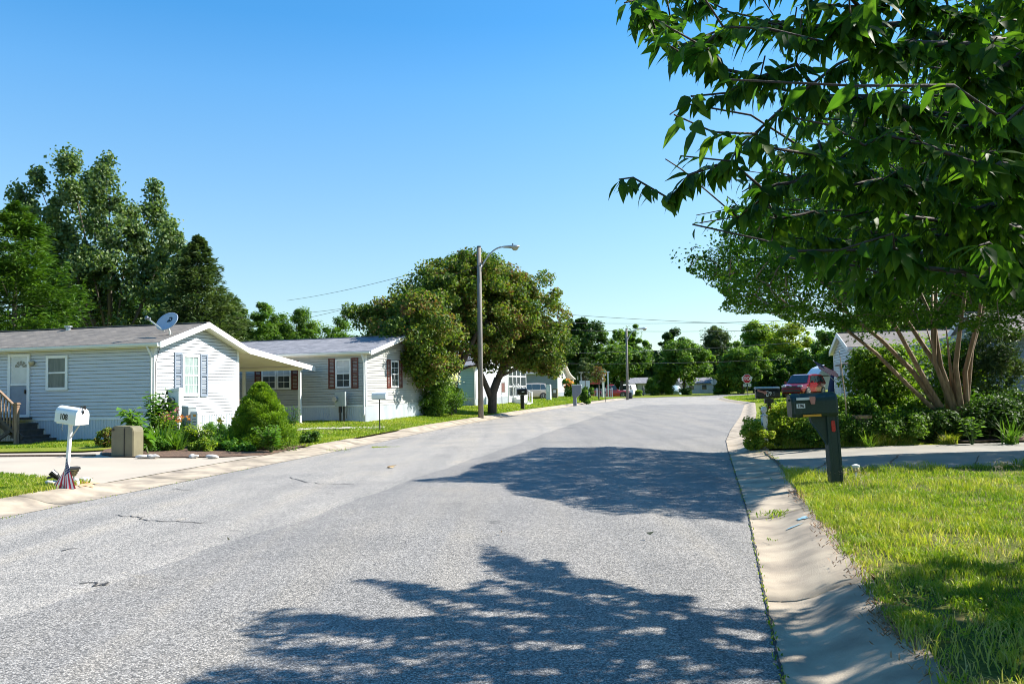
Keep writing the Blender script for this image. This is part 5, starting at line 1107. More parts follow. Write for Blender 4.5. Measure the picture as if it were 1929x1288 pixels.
# small red and blue-grey gazebo by the far corner
v = Vector(at(1118, 747, 112)); t = thing('gazebo', 'small blue-grey lean-to with a flat white roof edge, behind the shrub at the far corner', 'gazebo', (v.x, v.y, -.1), R(5))
mb = MB(); mb.box(-2.1, 2.0, -1.6, 1.6, 3.55, 3.72); mb.build('roof', MT['white_trim'], t)
for x in (-1.9, 1.8):
    for y in (-1.45, 1.45):
        mb = MB(); mb.box(x - .08, x + .08, y - .08, y + .08, -.2, 3.55); mb.build('post', MT['white_trim'], t)
mb = MB(); mb.box(-1.0, 1.5, 1.3, 1.36, 2.2, 3.4); mb.build('back_panel', MT['blue_siding'], t)
mb = MB(); mb.box(-.9, .9, -.5, -.4, 2.0, 2.7); mb.build('hanging_flag', MT['truck_red'], t)
v = Vector(at(1103, 747, 108)); t = thing('board_fence', 'pale upright fence panels at the far corner', 'fence', (v.x, v.y, -.1), R(5))
mb = MB(); mb.box(-.75, -.05, -.05, .05, 0, 2.5); mb.box(.05, .62, -.05, .05, 0, 2.5); mb.build('panel', MT['pale_metal'], t); mb = MB(); mb.box(-.05, .05, -.07, .07, 0, 2.5); mb.build('post', MT['old_wood'], t)
t['label'] = 'pale upright fence panels with a brown post between them at the far corner'
v = Vector(at(1132, 748, 106)); t = thing('picket_fence', 'low white picket fence with a wire panel before the red pickup', 'fence', (v.x, v.y, -.1), R(4))
for x in (-1.6, -.5, .6, 1.5):
    mb = MB(); mb.box(x - .05, x + .05, -.05, .05, 0, 1.5); mb.build('post', MT['white_paint'], t)
mb = MB()
for k in range(14): mb.bar((-1.6 + k * .24, 0, .1), (-1.6 + k * .24, 0, 1.35), .03)
mb.bar((-1.6, 0, 1.3), (1.6, 0, 1.3), .05); mb.bar((-1.6, 0, .3), (1.6, 0, .3), .05); mb.build('pickets', MT['pale_metal'], t)
# dark ornament figure
v = Vector(at(1212, 746, 122)); t = thing('yard_figure', 'dark upright silhouette ornament on the far lawn before the white home', 'yard ornament', (v.x, v.y, v.z), 0)
mb = MB(); mb.loft([[(x + math.cos(a) * r_, math.sin(a) * r_ * .6, z) for a in np.linspace(0, 2 * math.pi, 10, endpoint=False)] for x, z, r_ in ((.0, -.2, .10), (.0, .4, .12), (.02, .75, .15), (.0, .95, .13), (.0, 1.2, .17), (0, 1.32, .14), (0, 1.38, .06), (.0, 1.44, .07), (.0, 1.52, .09), (0, 1.62, .05))]); mb.bar((-.1, 0, 1.25), (-.26, 0, 1.0), .07); mb.bar((-.26, 0, 1.0), (-.02, 0, .95), .06); mb.build('silhouette', MT['old_steel'], t, smooth=True)
# ------------------------------------------------------------------ foliage
def unit(n, r_=rng):
    v = r_.normal(0, 1, (n, 3)); return v / np.linalg.norm(v, axis=1)[:, None]
def nrmz(v): return v / np.maximum(np.linalg.norm(v, axis=1), 1e-9)[:, None]
def leaves(C, A, N, Lh, Wh, fold=.25):
    """rhombic leaves: C centres, A long axis, N facing"""
    A = nrmz(A); S = nrmz(np.cross(A, N)); N2 = np.cross(S, A); Lh = np.asarray(Lh)[:, None]; Wh = np.asarray(Wh)[:, None]
    b = C - A * Lh * .5; t = C + A * Lh * .5 - N2 * Lh * .12; l = C + S * Wh * .5 + N2 * Wh * fold; r_ = C - S * Wh * .5 + N2 * Wh * fold
    V = np.stack([b, l, t, r_], 1).reshape(-1, 3); k = np.arange(len(C)) * 4
    return V, np.concatenate([np.stack([k, k + 1, k + 2], 1), np.stack([k, k + 2, k + 3], 1)])
def leafobj(name, parts, m, parent=None):
    """parts: list of (C, A, N, L, W, tint, fold)"""
    Vs, Fs, Ts = [], [], []; o = 0
    for C, A, N, Lh, Wh, T, fold in parts:
        V, f = leaves(C, A, N, Lh, Wh, fold); Vs.append(V); Fs.append(f + o); o += len(V); Ts.append(np.concatenate([T, T]))
    return npmesh(name, np.concatenate(Vs), np.concatenate(Fs), m, parent, tint=np.clip(np.concatenate(Ts), 0, 1))
def clumps(r_, n, center, radii, shell=.45, zmin=-1.0):
    u = unit(n * 3, r_); u = u[u[:, 2] > zmin][:n]; rad = r_.random(len(u)) ** shell
    return np.array(center) + u * rad[:, None] * np.array(radii), u * rad[:, None]
def puff(r_, cc, cr, per, flat=.75, out=None, shell=.4):
    """leaves round each clump centre; returns positions, outward dirs, clump index"""
    n = len(cc) * per; idx = np.repeat(np.arange(len(cc)), per); d = unit(n, r_); q = r_.random(n) ** shell
    crr = np.broadcast_to(np.asarray(cr, float), (len(cc),))[idx]
    P_ = cc[idx] + d * (q * crr)[:, None] * np.array([1, 1, flat]); return P_, d, idx
def crown(name, r_, cc, cr, per, Lf, Wf, m, parent, flat=.75, up=.8, tilt=.8, tvar=.16, tcl=.22, tbase=.45, fold=.2, mask=None, shell=.4, droop=0.0):
    P_, d, idx = puff(r_, cc, cr, per, flat, shell=shell); n = len(P_)
    N = nrmz(d * .7 + np.array([0, 0, up]) + unit(n, r_) * tilt); A = nrmz(np.cross(N, unit(n, r_)) - np.array([0, 0, droop]))
    T = tbase + r_.normal(0, tvar, n) + r_.normal(0, tcl, len(cc))[idx]
    if mask is not None:
        k = mask(P_); P_, A, N, T = P_[k], A[k], N[k], T[k]
    s_ = r_.uniform(.7, 1.25, len(P_))
    return leafobj(name, [(P_, A, N, Lf * s_, Wf * s_, T, fold)], m, parent)
def limb(mb, pts, r0_, r1_, n=8):
    k = len(pts); mb.tube(pts, [r0_ + (r1_ - r0_) * (i / (k - 1)) ** .8 for i in range(k)], n)
def limbs_to(mb, r_, base, cc, r0_, nmain=10, fork=.45):
    """trunk plus limbs reaching some clumps"""
    base = Vector(base); top = Vector(cc.mean(0)); f_ = base.lerp(Vector((top.x, top.y, top.z)), fork); f_.x = base.x + (top.x - base.x) * .3; f_.y = base.y + (top.y - base.y) * .3
    limb(mb, [base - Vector((0, 0, .3)), base.lerp(f_, .5) + Vector((r_.normal(0, .08), r_.normal(0, .08), 0)), f_], r0_, r0_ * .72, 9)
    for i in r_.choice(len(cc), min(nmain, len(cc)), replace=False):
        c = Vector(cc[i]); st = base.lerp(f_, r_.uniform(.7, 1.0)); mid = st.lerp(c, .5) + Vector((0, 0, .12 * (c - st).length)); limb(mb, [st, mid, c], r0_ * .38, r0_ * .07, 6)
G_DARK = [(.014, .038, .008), (.032, .076, .013), (.06, .122, .02), (.10, .17, .03)]
MT['leaf_dark'] = leafmat('leaf_dark', G_DARK, trans=.25)
MT['leaf_mid'] = leafmat('leaf_mid', [(.026, .064, .010), (.06, .13, .017), (.11, .195, .025), (.18, .26, .04)], trans=.36)
MT['leaf_bright'] = leafmat('leaf_bright', [(.05, .10, .010), (.10, .18, .016), (.17, .25, .025), (.26, .30, .04)], trans=.38)
MT['leaf_yellow'] = leafmat('leaf_yellow', [(.08, .13, .012), (.17, .23, .02), (.27, .31, .03), (.36, .35, .05)], trans=.42)
MT['leaf_poplar'] = leafmat('leaf_poplar', [(.028, .060, .018), (.065, .115, .036), (.12, .18, .066), (.19, .24, .11)], trans=.3, rough=.5, spec=.3)
MT['needle_pine'] = leafmat('needle_pine', [(.014, .040, .006), (.034, .086, .010), (.064, .135, .014), (.11, .19, .022)], trans=.22)
MT['needle_spruce'] = leafmat('needle_spruce', [(.020, .042, .014), (.045, .08, .025), (.08, .12, .038), (.12, .16, .05)], trans=.2)
MT['leaf_redbud'] = leafmat('leaf_redbud', [(.026, .056, .010), (.055, .105, .016), (.095, .155, .022), (.15, .205, .03), (.18, .16, .04), (.14, .07, .035)], trans=.30)
MT['leaf_crape'] = leafmat('leaf_crape', [(.014, .040, .005), (.032, .076, .008), (.06, .12, .013), (.10, .165, .02)], trans=.46, spec=.12, tcol=2.3)
MT['leaf_cherry'] = leafmat('leaf_cherry', [(.014, .042, .006), (.028, .072, .009), (.046, .102, .012), (.085, .15, .018)], trans=.46, rough=.5, spec=.12, tcol=2.4)
MT['leaf_bed'] = leafmat('leaf_bed', [(.04, .09, .010), (.10, .18, .018), (.19, .27, .028), (.32, .36, .05)], trans=.38)
MT['leaf_hydrangea'] = leafmat('leaf_hydrangea', [(.035, .095, .012), (.065, .16, .018), (.10, .21, .025), (.15, .26, .035)], trans=.3)
MT['flower_yellow'] = leafmat('flower_yellow', [(.6, .4, .02), (.75, .55, .04)], trans=.3); MT['flower_pink'] = leafmat('flower_pink', [(.5, .12, .2), (.6, .25, .28)], trans=.3); MT['flower_orange'] = leafmat('flower_orange', [(.6, .18, .06), (.65, .30, .10)], trans=.3); MT['flower_white'] = leafmat('flower_white', [(.7, .7, .62), (.8, .78, .66)], trans=.3)
def px_tree(name, label, cat, px, pytop, hw, pybase, Y, mname, seed, base_z=None, n=110, per=260, cr=.20, Lf=.42, squash=1.0, low=.18, shape='round', group=None, trunk=.25, tbase=.45, Wr=.62, nmain=12, bark='bark', tilt=.8, up=.8):
    """a broadleaf tree standing at depth Y whose crown spans the given extent"""
    r_ = np.random.default_rng(seed); zt = at(px, pytop, Y)[2]; b = at(px, pybase, Y); zb = b[2] if base_z is None else base_z
    rx = hw * Y / F; H = zt - zb; c0 = zb + H * low; cz_ = (c0 + zt) / 2; rz_h = (zt - c0) / 2
    loc = Vector((b[0], Y, zb)); t = thing(name, label, cat, loc, 0, group)
    cc, u = clumps(r_, n, (0, 0, cz_ - zb), (rx * (1 - cr * .7), rx * (1 - cr * .7) * squash, rz_h * (1 - cr * .5)), .42)
    if shape == 'cone': s_ = 1.15 - .75 * (cc[:, 2] - (c0 - zb)) / (zt - c0); cc[:, :2] *= s_[:, None]
    if shape == 'egg': s_ = 1.1 - .4 * np.clip((cc[:, 2] - (cz_ - zb)) / rz_h, 0, 1); cc[:, :2] *= s_[:, None]
    crs = rx * cr * np.exp(r_.normal(0, .42, len(cc))); cc = cc * (1 + r_.normal(0, .06, (len(cc), 1)) * np.array([1, 1, .5]))
    crown('crown', r_, cc, crs, per, Lf, Lf * Wr, MT[mname], t, tbase=tbase, tilt=tilt, up=up, shell=.75, tcl=.13)
    mb = MB(); limbs_to(mb, r_, (0, 0, 0), cc, trunk, nmain); mb.build('trunk', MT[bark], t, smooth=True, fix=False)
    return t

C = np.stack(cl_[:3], 1); n = len(C); tag(leafobj('clover', [(C, unit(n), cl_[5], cl_[3] * 1.2, cl_[3], cl_[4], .1)], MT['leaf_bed']), kind='stuff')
# ------------------------------------------------------------------ far trees
GT = 'trees beyond the cross street'
FT = [ # px, top, halfwidth, base, Y, material, seed, label
 (1098, 594, 52, 738, 128, 'leaf_dark', 1, 'big dark round-topped tree left of the far street lamp', dict(n=120, Lf=0.45, tbase=0.50)),
 (1188, 607, 42, 738, 150, 'leaf_mid', 2, 'olive green tree directly behind the far street lamp', dict(n=88, Lf=0.43, low=.25, tbase=0.47)),
 (1172, 652, 58, 742, 126, 'leaf_mid', 3, 'low broad maple over the red pickup and white van', dict(n=108, Lf=0.40, low=.34, tbase=0.57)),
 (1264, 616, 40, 738, 152, 'leaf_dark', 4, 'dark tree rising behind the maple with the visible trunk', dict(shape='egg', n=80, Lf=0.43)),
 (1290, 640, 55, 741, 128, 'leaf_mid', 5, 'full maple with a visible short trunk, left of the hedge', dict(n=120, Lf=0.40, low=.20, shape='egg', tbase=0.54)),
 (1352, 607, 42, 738, 150, 'needle_spruce', 6, 'feathery blue-green tree behind the stop signs', dict(shape='cone', n=120, Lf=0.50, Wr=.22, low=.15, tbase=0.62)),
 (1398, 640, 52, 738, 120, 'leaf_mid', 7, 'mid green tree over the hedge by the red stop sign', dict(n=120, Lf=0.36, low=.1, tbase=0.64)),
 (1432, 600, 52, 738, 140, 'leaf_bright', 8, 'yellow-green tree behind the red stop sign', dict(n=100, Lf=0.43, low=.15)),
 (1492, 606, 52, 738, 128, 'leaf_yellow', 9, 'brightest yellow-green tree, above the red car', dict(n=100, Lf=0.40, low=.2, per=150)),
 (1545, 640, 50, 738, 118, 'leaf_mid', 10, 'darker tree behind the pale home and the flag', dict(n=92, Lf=0.40, low=.1, tbase=0.42)),
 (1040, 640, 50, 738, 135, 'leaf_dark', 11, 'dark tree behind the grey-tan home', dict(n=88, Lf=0.43, tbase=0.47)),
 (1225, 664, 34, 740, 150, 'leaf_dark', 12, 'small dark tree between the far lamp and the maple with the trunk', dict(n=60, Lf=0.40, tbase=0.47)),
 (1320, 690, 42, 742, 148, 'leaf_dark', 13, 'low dark tree behind the grey back of the far stop sign', dict(n=72, Lf=0.40, low=.05, tbase=0.42)),
 (1470, 670, 50, 742, 124, 'leaf_mid', 14, 'bushy shaded tree just left of the red car', dict(n=88, Lf=0.36, low=.05, tbase=0.42)),
]
for px, top, hw, base, Y, m, sd_, lb, kw in FT:
    px_tree('tree', lb, 'tree', px, top, hw, base, Y, m, 100 + sd_, group=GT, trunk=.3, **kw)
px_tree('arborvitae', 'narrow columnar evergreen right of the porch of the grey-tan home', 'evergreen', 1102, 664, 19, 745, 110, 'needle_spruce', 131, n=36, Lf=.4, Wr=.3, low=.02, trunk=.15, squash=1, shape='egg', tbase=.75)
# understorey mass closing the gaps under the far trees
r_ = np.random.default_rng(77); cc = np.stack([r_.uniform(-10, 75, 420), r_.uniform(158, 185, 420), r_.uniform(-1, 5.5, 420) + 1.5 * r_.random(420)], 1)
tag(crown('woods', r_, cc, 2.3, 90, 1.0, .65, MT['leaf_dark'], None, tbase=.3), kind='stuff')
# hedges and bushes across the street
def bush(name, label, cat, c, radii, mname, seed, n=30, per=160, cr=.35, Lf=.1, Wr=.6, group=None, stem=True, zlow=-.35, tbase=.45, flat=.85, up=.7, tilt=.8, droop=0.0, nst=7, shell=.4, tcl=.14, fold=.2):
    r_ = np.random.default_rng(seed); c = Vector(c); t = thing(name, label, cat, c, 0, group)
    rx, ry, rz_b = radii; cc, u = clumps(r_, n, (0, 0, rz_b * .52), (rx * (1 - cr * .6), ry * (1 - cr * .6), rz_b * .55), .4, -1)
    cc[:, 2] = np.maximum(cc[:, 2], rz_b * .10)
    crs = min(rx, rz_b) * cr * r_.uniform(.75, 1.3, len(cc))
    crown('foliage', r_, cc, crs, per, Lf, Lf * Wr, MT[mname], t, tbase=tbase, flat=flat, up=up, tilt=tilt, droop=droop, shell=shell, tcl=tcl, mask=lambda P_: P_[:, 2] > .01, fold=fold)
    if stem:
        mb = MB()
        for i in r_.choice(len(cc), min(nst, len(cc)), replace=False):
            q = Vector(cc[i]); mb.tube([(r_.normal(0, .04) * rx, r_.normal(0, .04), -.1), (q.x * .4, q.y * .4, q.z * .6), tuple(q)], [.022, .016, .008], 5)
        mb.build('stem', MT['bark'], t, fix=False)
    return t
def fb(name, lb, cat, px, pytop, hw, pybase, Y, m, seed, **kw):
    b = Vector(at(px, pybase, Y)); h = at(px, pytop, Y)[2] - b.z; return bush(name, lb, cat, b, (hw * Y / F, hw * Y / F * .9, h), m, seed, **kw)
fb('round_bush', 'large rounded clipped bush on the far lawn', 'bush', 1246, 705, 25, 744, 128, 'leaf_bright', 201, n=44, per=160, Lf=.30, cr=.3, tbase=.4)
fb('topiary_bush', 'small bush with a rounded top left of the large rounded bush', 'bush', 1227, 714, 16, 745, 124, 'leaf_mid', 202, n=22, per=120, Lf=.3, tbase=.6)
fb('shrub', 'low green shrub beside the white van', 'bush', 1203, 737, 9, 747, 120, 'leaf_bright', 203, n=14, per=90, Lf=.22)
fb('hedge_bush', 'tall clipped hedge bush behind the grey back of the far stop sign', 'hedge', 1366, 706, 22, 744, 124, 'leaf_bright', 204, n=40, per=150, Lf=.3, tbase=.4, group='hedge bushes by the stop signs')
fb('hedge_bush', 'yellow-green hedge bush just left of the red stop sign', 'hedge', 1391, 710, 14, 742, 120, 'leaf_bright', 205, n=26, per=130, Lf=.3, tbase=.6, group='hedge bushes by the stop signs')
fb('hedge_bush', 'long dark hedge right of the red stop sign', 'hedge', 1452, 706, 42, 742, 128, 'leaf_dark', 206, n=50, per=170, Lf=.36, group='hedge bushes by the stop signs')
fb('shrub', 'small pale shrub at the foot of the grey back of the far stop sign', 'bush', 1353, 731, 10, 744, 121, 'leaf_bright', 207, n=12, per=90, Lf=.22)
fb('shrub', 'dark shrub right of the blue covered car', 'bush', 1293, 730, 14, 745, 124, 'leaf_dark', 208, n=18, per=110, Lf=.26)
# plants along the left kerb, far end
p = gp(1105, 760); t = bush('potted_shrub', 'round leafy shrub at the far kerb, right of the grey mailbox', 'shrub', p, (.75, .7, 1.55), 'leaf_mid', 211, n=24, per=120, Lf=.18, tbase=.4)
p = Vector(at(1070, 752, 90)); p.z = gz(p.x, p.y); t = bush('flowering_plant', 'tall leafy plant with orange blooms before the porch of the grey-tan home', 'plant', p, (.9, .7, 2.1), 'leaf_hydrangea', 212, n=20, per=60, Lf=.3, Wr=.4)
r_ = np.random.default_rng(5); C = np.stack([r_.normal(.25, .35, 60), r_.normal(-.4, .25, 60), r_.uniform(.8, 2.1, 60)], 1); leafobj('blossom', [(C, unit(60, r_), unit(60, r_), np.full(60, .24), np.full(60, .2), r_.random(60), .3)], MT['flower_orange'], t)
p = gp(1128, 752); t = thing('young_tree', 'thin young tree with reddish leaves beside the picket fence', 'tree', p, 0)
mb = MB(); mb.tube([(0, 0, -.1), (.05, 0, 1.2), (.1, 0, 2.6)], [.09, .07, .04], 7); mb.build('trunk', MT['bark'], t); crown('crown', r_, np.array([(.1, 0, 2.6), (.4, .1, 2.9), (-.3, 0, 2.7), (.0, .1, 3.3), (.3, 0, 2.2), (-.4, 0, 2.2)]), .55, 90, .22, .15, MT['leaf_redbud'], t, tbase=.8)
# ------------------------------------------------------------------ broad trees on the second lawn
def spread_tree(name, label, base, seeds, ell, stems, m, n, per, cr, Lf, mask=None, tb=.44, tv=.24):
    r_ = np.random.default_rng(seeds); t = thing(name, label, 'tree', base, 0); b = Vector(base)
    cc = np.concatenate([clumps(r_, int(n * w_), np.array(c) - np.array(b), rad, .38)[0] for c, rad, w_ in ell])
    if mask is not None:
        wx_, wy_ = proj(cc + np.array(b)); cc = cc[mask(wx_, wy_) & ~((np.abs(wx_ - 925) < 62) & (cc[:, 1] + b.y < b1.y + .75))]
    crs = cr * r_.uniform(.65, 1.35, len(cc))
    crown('crown', r_, cc, crs, per, Lf, Lf * .85, MT[m], t, tbase=tb, tvar=tv, tcl=.16, fold=.25, flat=.8, up=.6, tilt=1.0)
    mb = MB()
    nodes = []
    for pts, r0_, r1_ in stems:
        pts = [Vector(p) - b for p in pts]; limb(mb, pts, r0_, r1_, 9); nodes += [(pts[i].lerp(pts[i + 1], f_), r1_) for i in range(len(pts) // 2, len(pts) - 1) for f_ in (.2, .6, 1.0)]
    N_ = np.array([tuple(q) for q, _ in nodes])
    for c in cc[r_.random(len(cc)) < .6]:
        i = np.argmin(np.linalg.norm(N_ - c, axis=1)); st = nodes[i][0]; c = Vector(c); mid = st.lerp(c, .55) + Vector((r_.normal(0, .15), r_.normal(0, .15), .08 * (c - st).length)); limb(mb, [st, mid, c], min(.06, nodes[i][1]), .012, 5)
    mb.build('trunk', MT['bark'], t, smooth=True, fix=False); return t
def pt_at(px, py, Y): return tuple(at(px, py, Y))
YA, YB = 45.0, 47.5
bA = Vector(at(852, 772, YA)); bA.z = gz(bA.x, bA.y)
eA = [(pt_at(845, 595, YA), (4.3, 3.8, 2.9), .46), (pt_at(755, 625, YA - 1), (2.9, 3.2, 1.9), .20), (pt_at(870, 520, YA), (2.7, 2.7, 1.25), .14), (pt_at(740, 684, YA - 2.5), (2.2, 2.6, .9), .12), (pt_at(798, 622, 39.2), (1.7, 2.0, 2.0), .16), (pt_at(775, 688, 41.0), (2.3, 1.9, 1.0), .17), (pt_at(690, 600, YA - 1), (1.2, 1.5, .8), .04), (pt_at(905, 545, YA + 2), (1.9, 1.6, 1.9), .16), (pt_at(925, 640, YA + 2.5), (1.5, 1.5, 1.8), .10)]
def under(px_l): 
    return lambda X, Y_: ~((X > 870) & (Y_ > 705)) & ~((X < 690) & (Y_ > 690)) & ~((X > 760) & (X < 870) & (Y_ > 728))
stA = [([bA - Vector((0, 0, .3)), pt_at(855, 735, YA), pt_at(858, 700, YA)], .24, .18), ([pt_at(858, 705, YA), pt_at(830, 680, YA - .4), pt_at(780, 655, YA - .8), pt_at(735, 650, YA - 1)], .20, .06), ([pt_at(858, 702, YA), pt_at(850, 650, YA), pt_at(825, 590, YA), pt_at(800, 545, YA)], .20, .05), ([pt_at(858, 704, YA), pt_at(885, 655, YA), pt_at(905, 610, YA), pt_at(900, 540, YA)], .22, .06), ([pt_at(857, 715, YA), pt_at(815, 712, YA - .6), pt_at(770, 700, YA - 1.2), pt_at(730, 708, YA - 1.6)], .15, .04), ([pt_at(858, 705, YA), pt_at(880, 620, YA + .6), pt_at(865, 520, YA + .5)], .17, .05)]
spread_tree('broad_tree', 'broad green and rust-leaved tree whose trunk hides behind the rounded bush, left of the lamp', bA, 301, eA, stA, 'leaf_redbud', 430, 170, .55, .145, mask=under(0))
bB = Vector(at(926, 774, YB)); bB.z = gz(bB.x, bB.y)
eB = [(pt_at(985, 598, YB), (2.9, 3.0, 3.0), .50), (pt_at(1015, 655, YB), (2.0, 2.2, 1.7), .28), (pt_at(935, 595, YB), (2.4, 2.6, 2.6), .22)]
stB = [([bB - Vector((0, 0, .3)), pt_at(928, 740, YB), pt_at(938, 712, YB)], .29, .23), ([pt_at(937, 716, YB), pt_at(960, 680, YB), pt_at(985, 640, YB), pt_at(1010, 590, YB)], .19, .05), ([pt_at(934, 722, YB), pt_at(945, 690, YB), pt_at(952, 630, YB), pt_at(960, 560, YB)], .17, .05), ([pt_at(926, 752, YB), pt_at(905, 700, YB - .5), pt_at(893, 660, YB - .6), pt_at(905, 600, YB)], .19, .05)]
spread_tree('broad_tree', 'broad green and rust-leaved tree with a leaning forked trunk, right of the street lamp', bB, 302, eB, stB, 'leaf_redbud', 280, 170, .55, .145, mask=lambda X, Y_: ~((X < 985) & (Y_ > 690)) & ~((X > 1040) & (Y_ > 705)), tb=.48)
# ------------------------------------------------------------------ tall trees behind the first home
def stand(px, py, Y, z=.3): v = Vector(at(px, py, Y)); v.z = z; return v
# poplar with rising columns of foliage
r_ = np.random.default_rng(401); YP = 54; b = stand(205, 740, YP); t = thing('poplar_tree', 'tall silvery-green poplar with rising plumes, highest tree behind the white home', 'tree', b, 0)
cc = []; mb = MB(); limb(mb, [(0, 0, -.3), (.1, 0, 4), (.0, 0, 9), (-.2, 0, 13)], .32, .08)
for (px, top, hw, low_) in ((128, 283, 34, 520), (70, 325, 36, 560), (205, 300, 32, 520), (172, 330, 40, 620), (292, 352, 30, 560), (245, 400, 46, 640), (322, 420, 30, 640), (40, 340, 26, 600), (190, 480, 60, 640), (290, 500, 50, 640), (120, 430, 50, 620), (345, 480, 22, 640)):
    top_ = Vector(at(px, top, YP + r_.normal(0, 1.2))) - b; z1 = top_.z; z0 = (Vector(at(px, low_, YP)) - b).z; k = int(max(12, (z1 - z0) * hw * .085))
    u = r_.random(k) ** .85; z = z0 + (z1 - z0) * u; w_ = 1.22 * hw * YP / F * np.sin(np.clip(.30 + u * .70, 0, .999) * math.pi) ** .8; w_ = np.maximum(w_, .12); a = r_.uniform(0, 6.28, k); q = r_.random(k) ** .5
    cc.append(np.stack([top_.x + np.cos(a) * w_ * q, top_.y + np.sin(a) * w_ * q * 1.2, z], 1)); limb(mb, [(0, 0, max(z0 * .5, 1.5)), (top_.x * .55, top_.y * .5, (z0 + z1) * .42), tuple(top_ - Vector((0, 0, .5)))], .12, .02, 6)
cc = np.concatenate(cc); crown('crown', r_, cc, .72 * r_.uniform(.6, 1.4, len(cc)), 175, .24, .20, MT['leaf_poplar'], t, flat=1.15, up=.3, tilt=1.2, tvar=.26, tcl=.08, tbase=.5, shell=.7); mb.build('trunk', MT['bark'], t, smooth=True, fix=False)
# conifers: whorls of branches carrying needle sprays
def conifer(name, label, b, H, rmax, m, seed, nb, per, Lf, Wf, droop=-.15, upturn=.25, low=.06, power=.9, spray=.32, tb=.5, ragged=.25, cat='evergreen', layers=None):
    r_ = np.random.default_rng(seed); t = thing(name, label, cat, b, 0); C, A, N, T = [], [], [], []; mb = MB(); limb(mb, [(0, 0, -.3), (0, 0, H * .5), (0, 0, H * .97)], H * .016 + .05, .02, 8)
    for i in range(nb):
        u = low + (1 - low) * (i / nb) ** 1.0; z = H * u
        if layers: z = H * (low + (1 - low) * (round(u * layers) / layers + r_.normal(0, .010)))
        rr = rmax * max(1 - z / H, 0) ** power * r_.uniform(1 - ragged, 1 + ragged * .6) + .15; a = r_.uniform(0, 6.283) ; d = np.array([math.cos(a), math.sin(a), 0])
        k = int(per * (.35 + .65 * rr / rmax)); s_ = r_.random(k) ** .6; side = np.array([-d[1], d[0], 0]); wv = r_.normal(0, 1, k) * spray * rr * .5 * (1.15 - s_ * .8)
        zz = z + rr * (droop * s_ + upturn * s_ ** 3) + r_.normal(0, .05 + .035 * rr, k); P_ = d * (s_ * rr)[:, None] + side * wv[:, None]; P_[:, 2] = zz
        C.append(P_); dirs = d + side * (np.sign(wv) * .7)[:, None] * (.3 + r_.random(k))[:, None] + r_.normal(0, .35, (k, 3)) + np.array([0, 0, .12]); A.append(dirs); N.append(np.array([0, 0, 1.0]) + r_.normal(0, .55, (k, 3))); T.append(tb + r_.normal(0, .15, k) + r_.normal(0, .12) + .22 * (s_ - .6))
        if i % 3 == 0: mb.tube([(0, 0, z), tuple(d * rr * .5 + np.array([0, 0, z + rr * droop * .4])), tuple(d * rr * .9 + np.array([0, 0, z + rr * (droop * .9 + upturn * .7)]))], [.02 + rr * .012, .02, .008], 5)
    C = np.concatenate(C); n = len(C); s_ = r_.uniform(.7, 1.3, n)
    leafobj('crown', [(C, np.concatenate(A), np.concatenate(N), Lf * s_, Wf * s_, np.concatenate(T), .15)], MT[m], t); mb.build('trunk', MT['bark'], t, smooth=True, fix=False); return t
conifer('spruce_tree', 'dark pointed spruce at the right of the tall poplar', stand(372, 740, 46), 10.4, 4.8, 'needle_spruce', 411, 340, 140, .30, .075, power=.80, droop=-.22, upturn=.12, spray=.5, layers=None, tb=.5)
conifer('pine_tree', 'feathery bright green pine at the left edge, behind the white home', stand(25, 740, 40), 10.9, 4.3, 'needle_pine', 412, 210, 190, .34, .07, power=.62, droop=.05, upturn=.22, spray=.75, tb=.5, layers=15, ragged=.3)
px_tree('tree', 'dark green bushy tree rising above the join of the white and beige homes', 'tree', 497, 562, 50, 742, 64, 'leaf_mid', 421, n=170, Lf=.24, per=260, low=.04, Wr=.35, tbase=.40)
px_tree('tree', 'rounded mid green tree above the roof of the beige home', 'tree', 556, 570, 52, 742, 66, 'leaf_mid', 422, n=170, Lf=.24, per=260, low=.04, Wr=.35, tbase=.45)
px_tree('tree', 'low dark tree behind the right part of the beige roof', 'tree', 628, 604, 60, 742, 72, 'leaf_mid', 423, n=140, Lf=.26, per=240, low=.05, Wr=.4, tbase=.38)
px_tree('tree', 'grey-green tree filling the notch between the tall poplar and the dark spruce', 'tree', 322, 432, 46, 742, 57, 'leaf_poplar', 428, n=170, Lf=.24, per=230, low=.04, Wr=.8, tbase=.5, cr=.22, shape='egg')
px_tree('tree', 'mid green tree stepping down right of the dark spruce', 'tree', 448, 560, 34, 742, 62, 'leaf_dark', 429, n=120, Lf=.24, per=230, low=.04, Wr=.4, tbase=.6)
px_tree('tree', 'dark tree behind the spruce and the white home', 'tree', 425, 548, 55, 742, 70, 'leaf_dark', 424, n=120, Lf=.26, per=240, low=.05, Wr=.4, tbase=.4)
px_tree('tree', 'dark broadleaf tree filling in below the tall poplar', 'tree', 190, 520, 170, 742, 64, 'leaf_dark', 425, n=200, Lf=.28, per=220, low=.05, Wr=.5, tbase=.45, cr=.15)
px_tree('tree', 'dark tree seen through the boughs of the broad trees', 'tree', 740, 640, 80, 742, 95, 'leaf_dark', 426, n=110, Lf=.36, per=200, low=.05, tbase=.5)
px_tree('tree', 'dark tree behind the aqua home', 'tree', 930, 645, 80, 742, 110, 'leaf_dark', 427, n=110, Lf=.38, per=200, low=.05, tbase=.45)
# ------------------------------------------------------------------ first garden bed
def place(px, py, Y): v = Vector(at(px, py, Y)); v.z = gz(v.x, v.y); return v
r_ = np.random.default_rng(501)
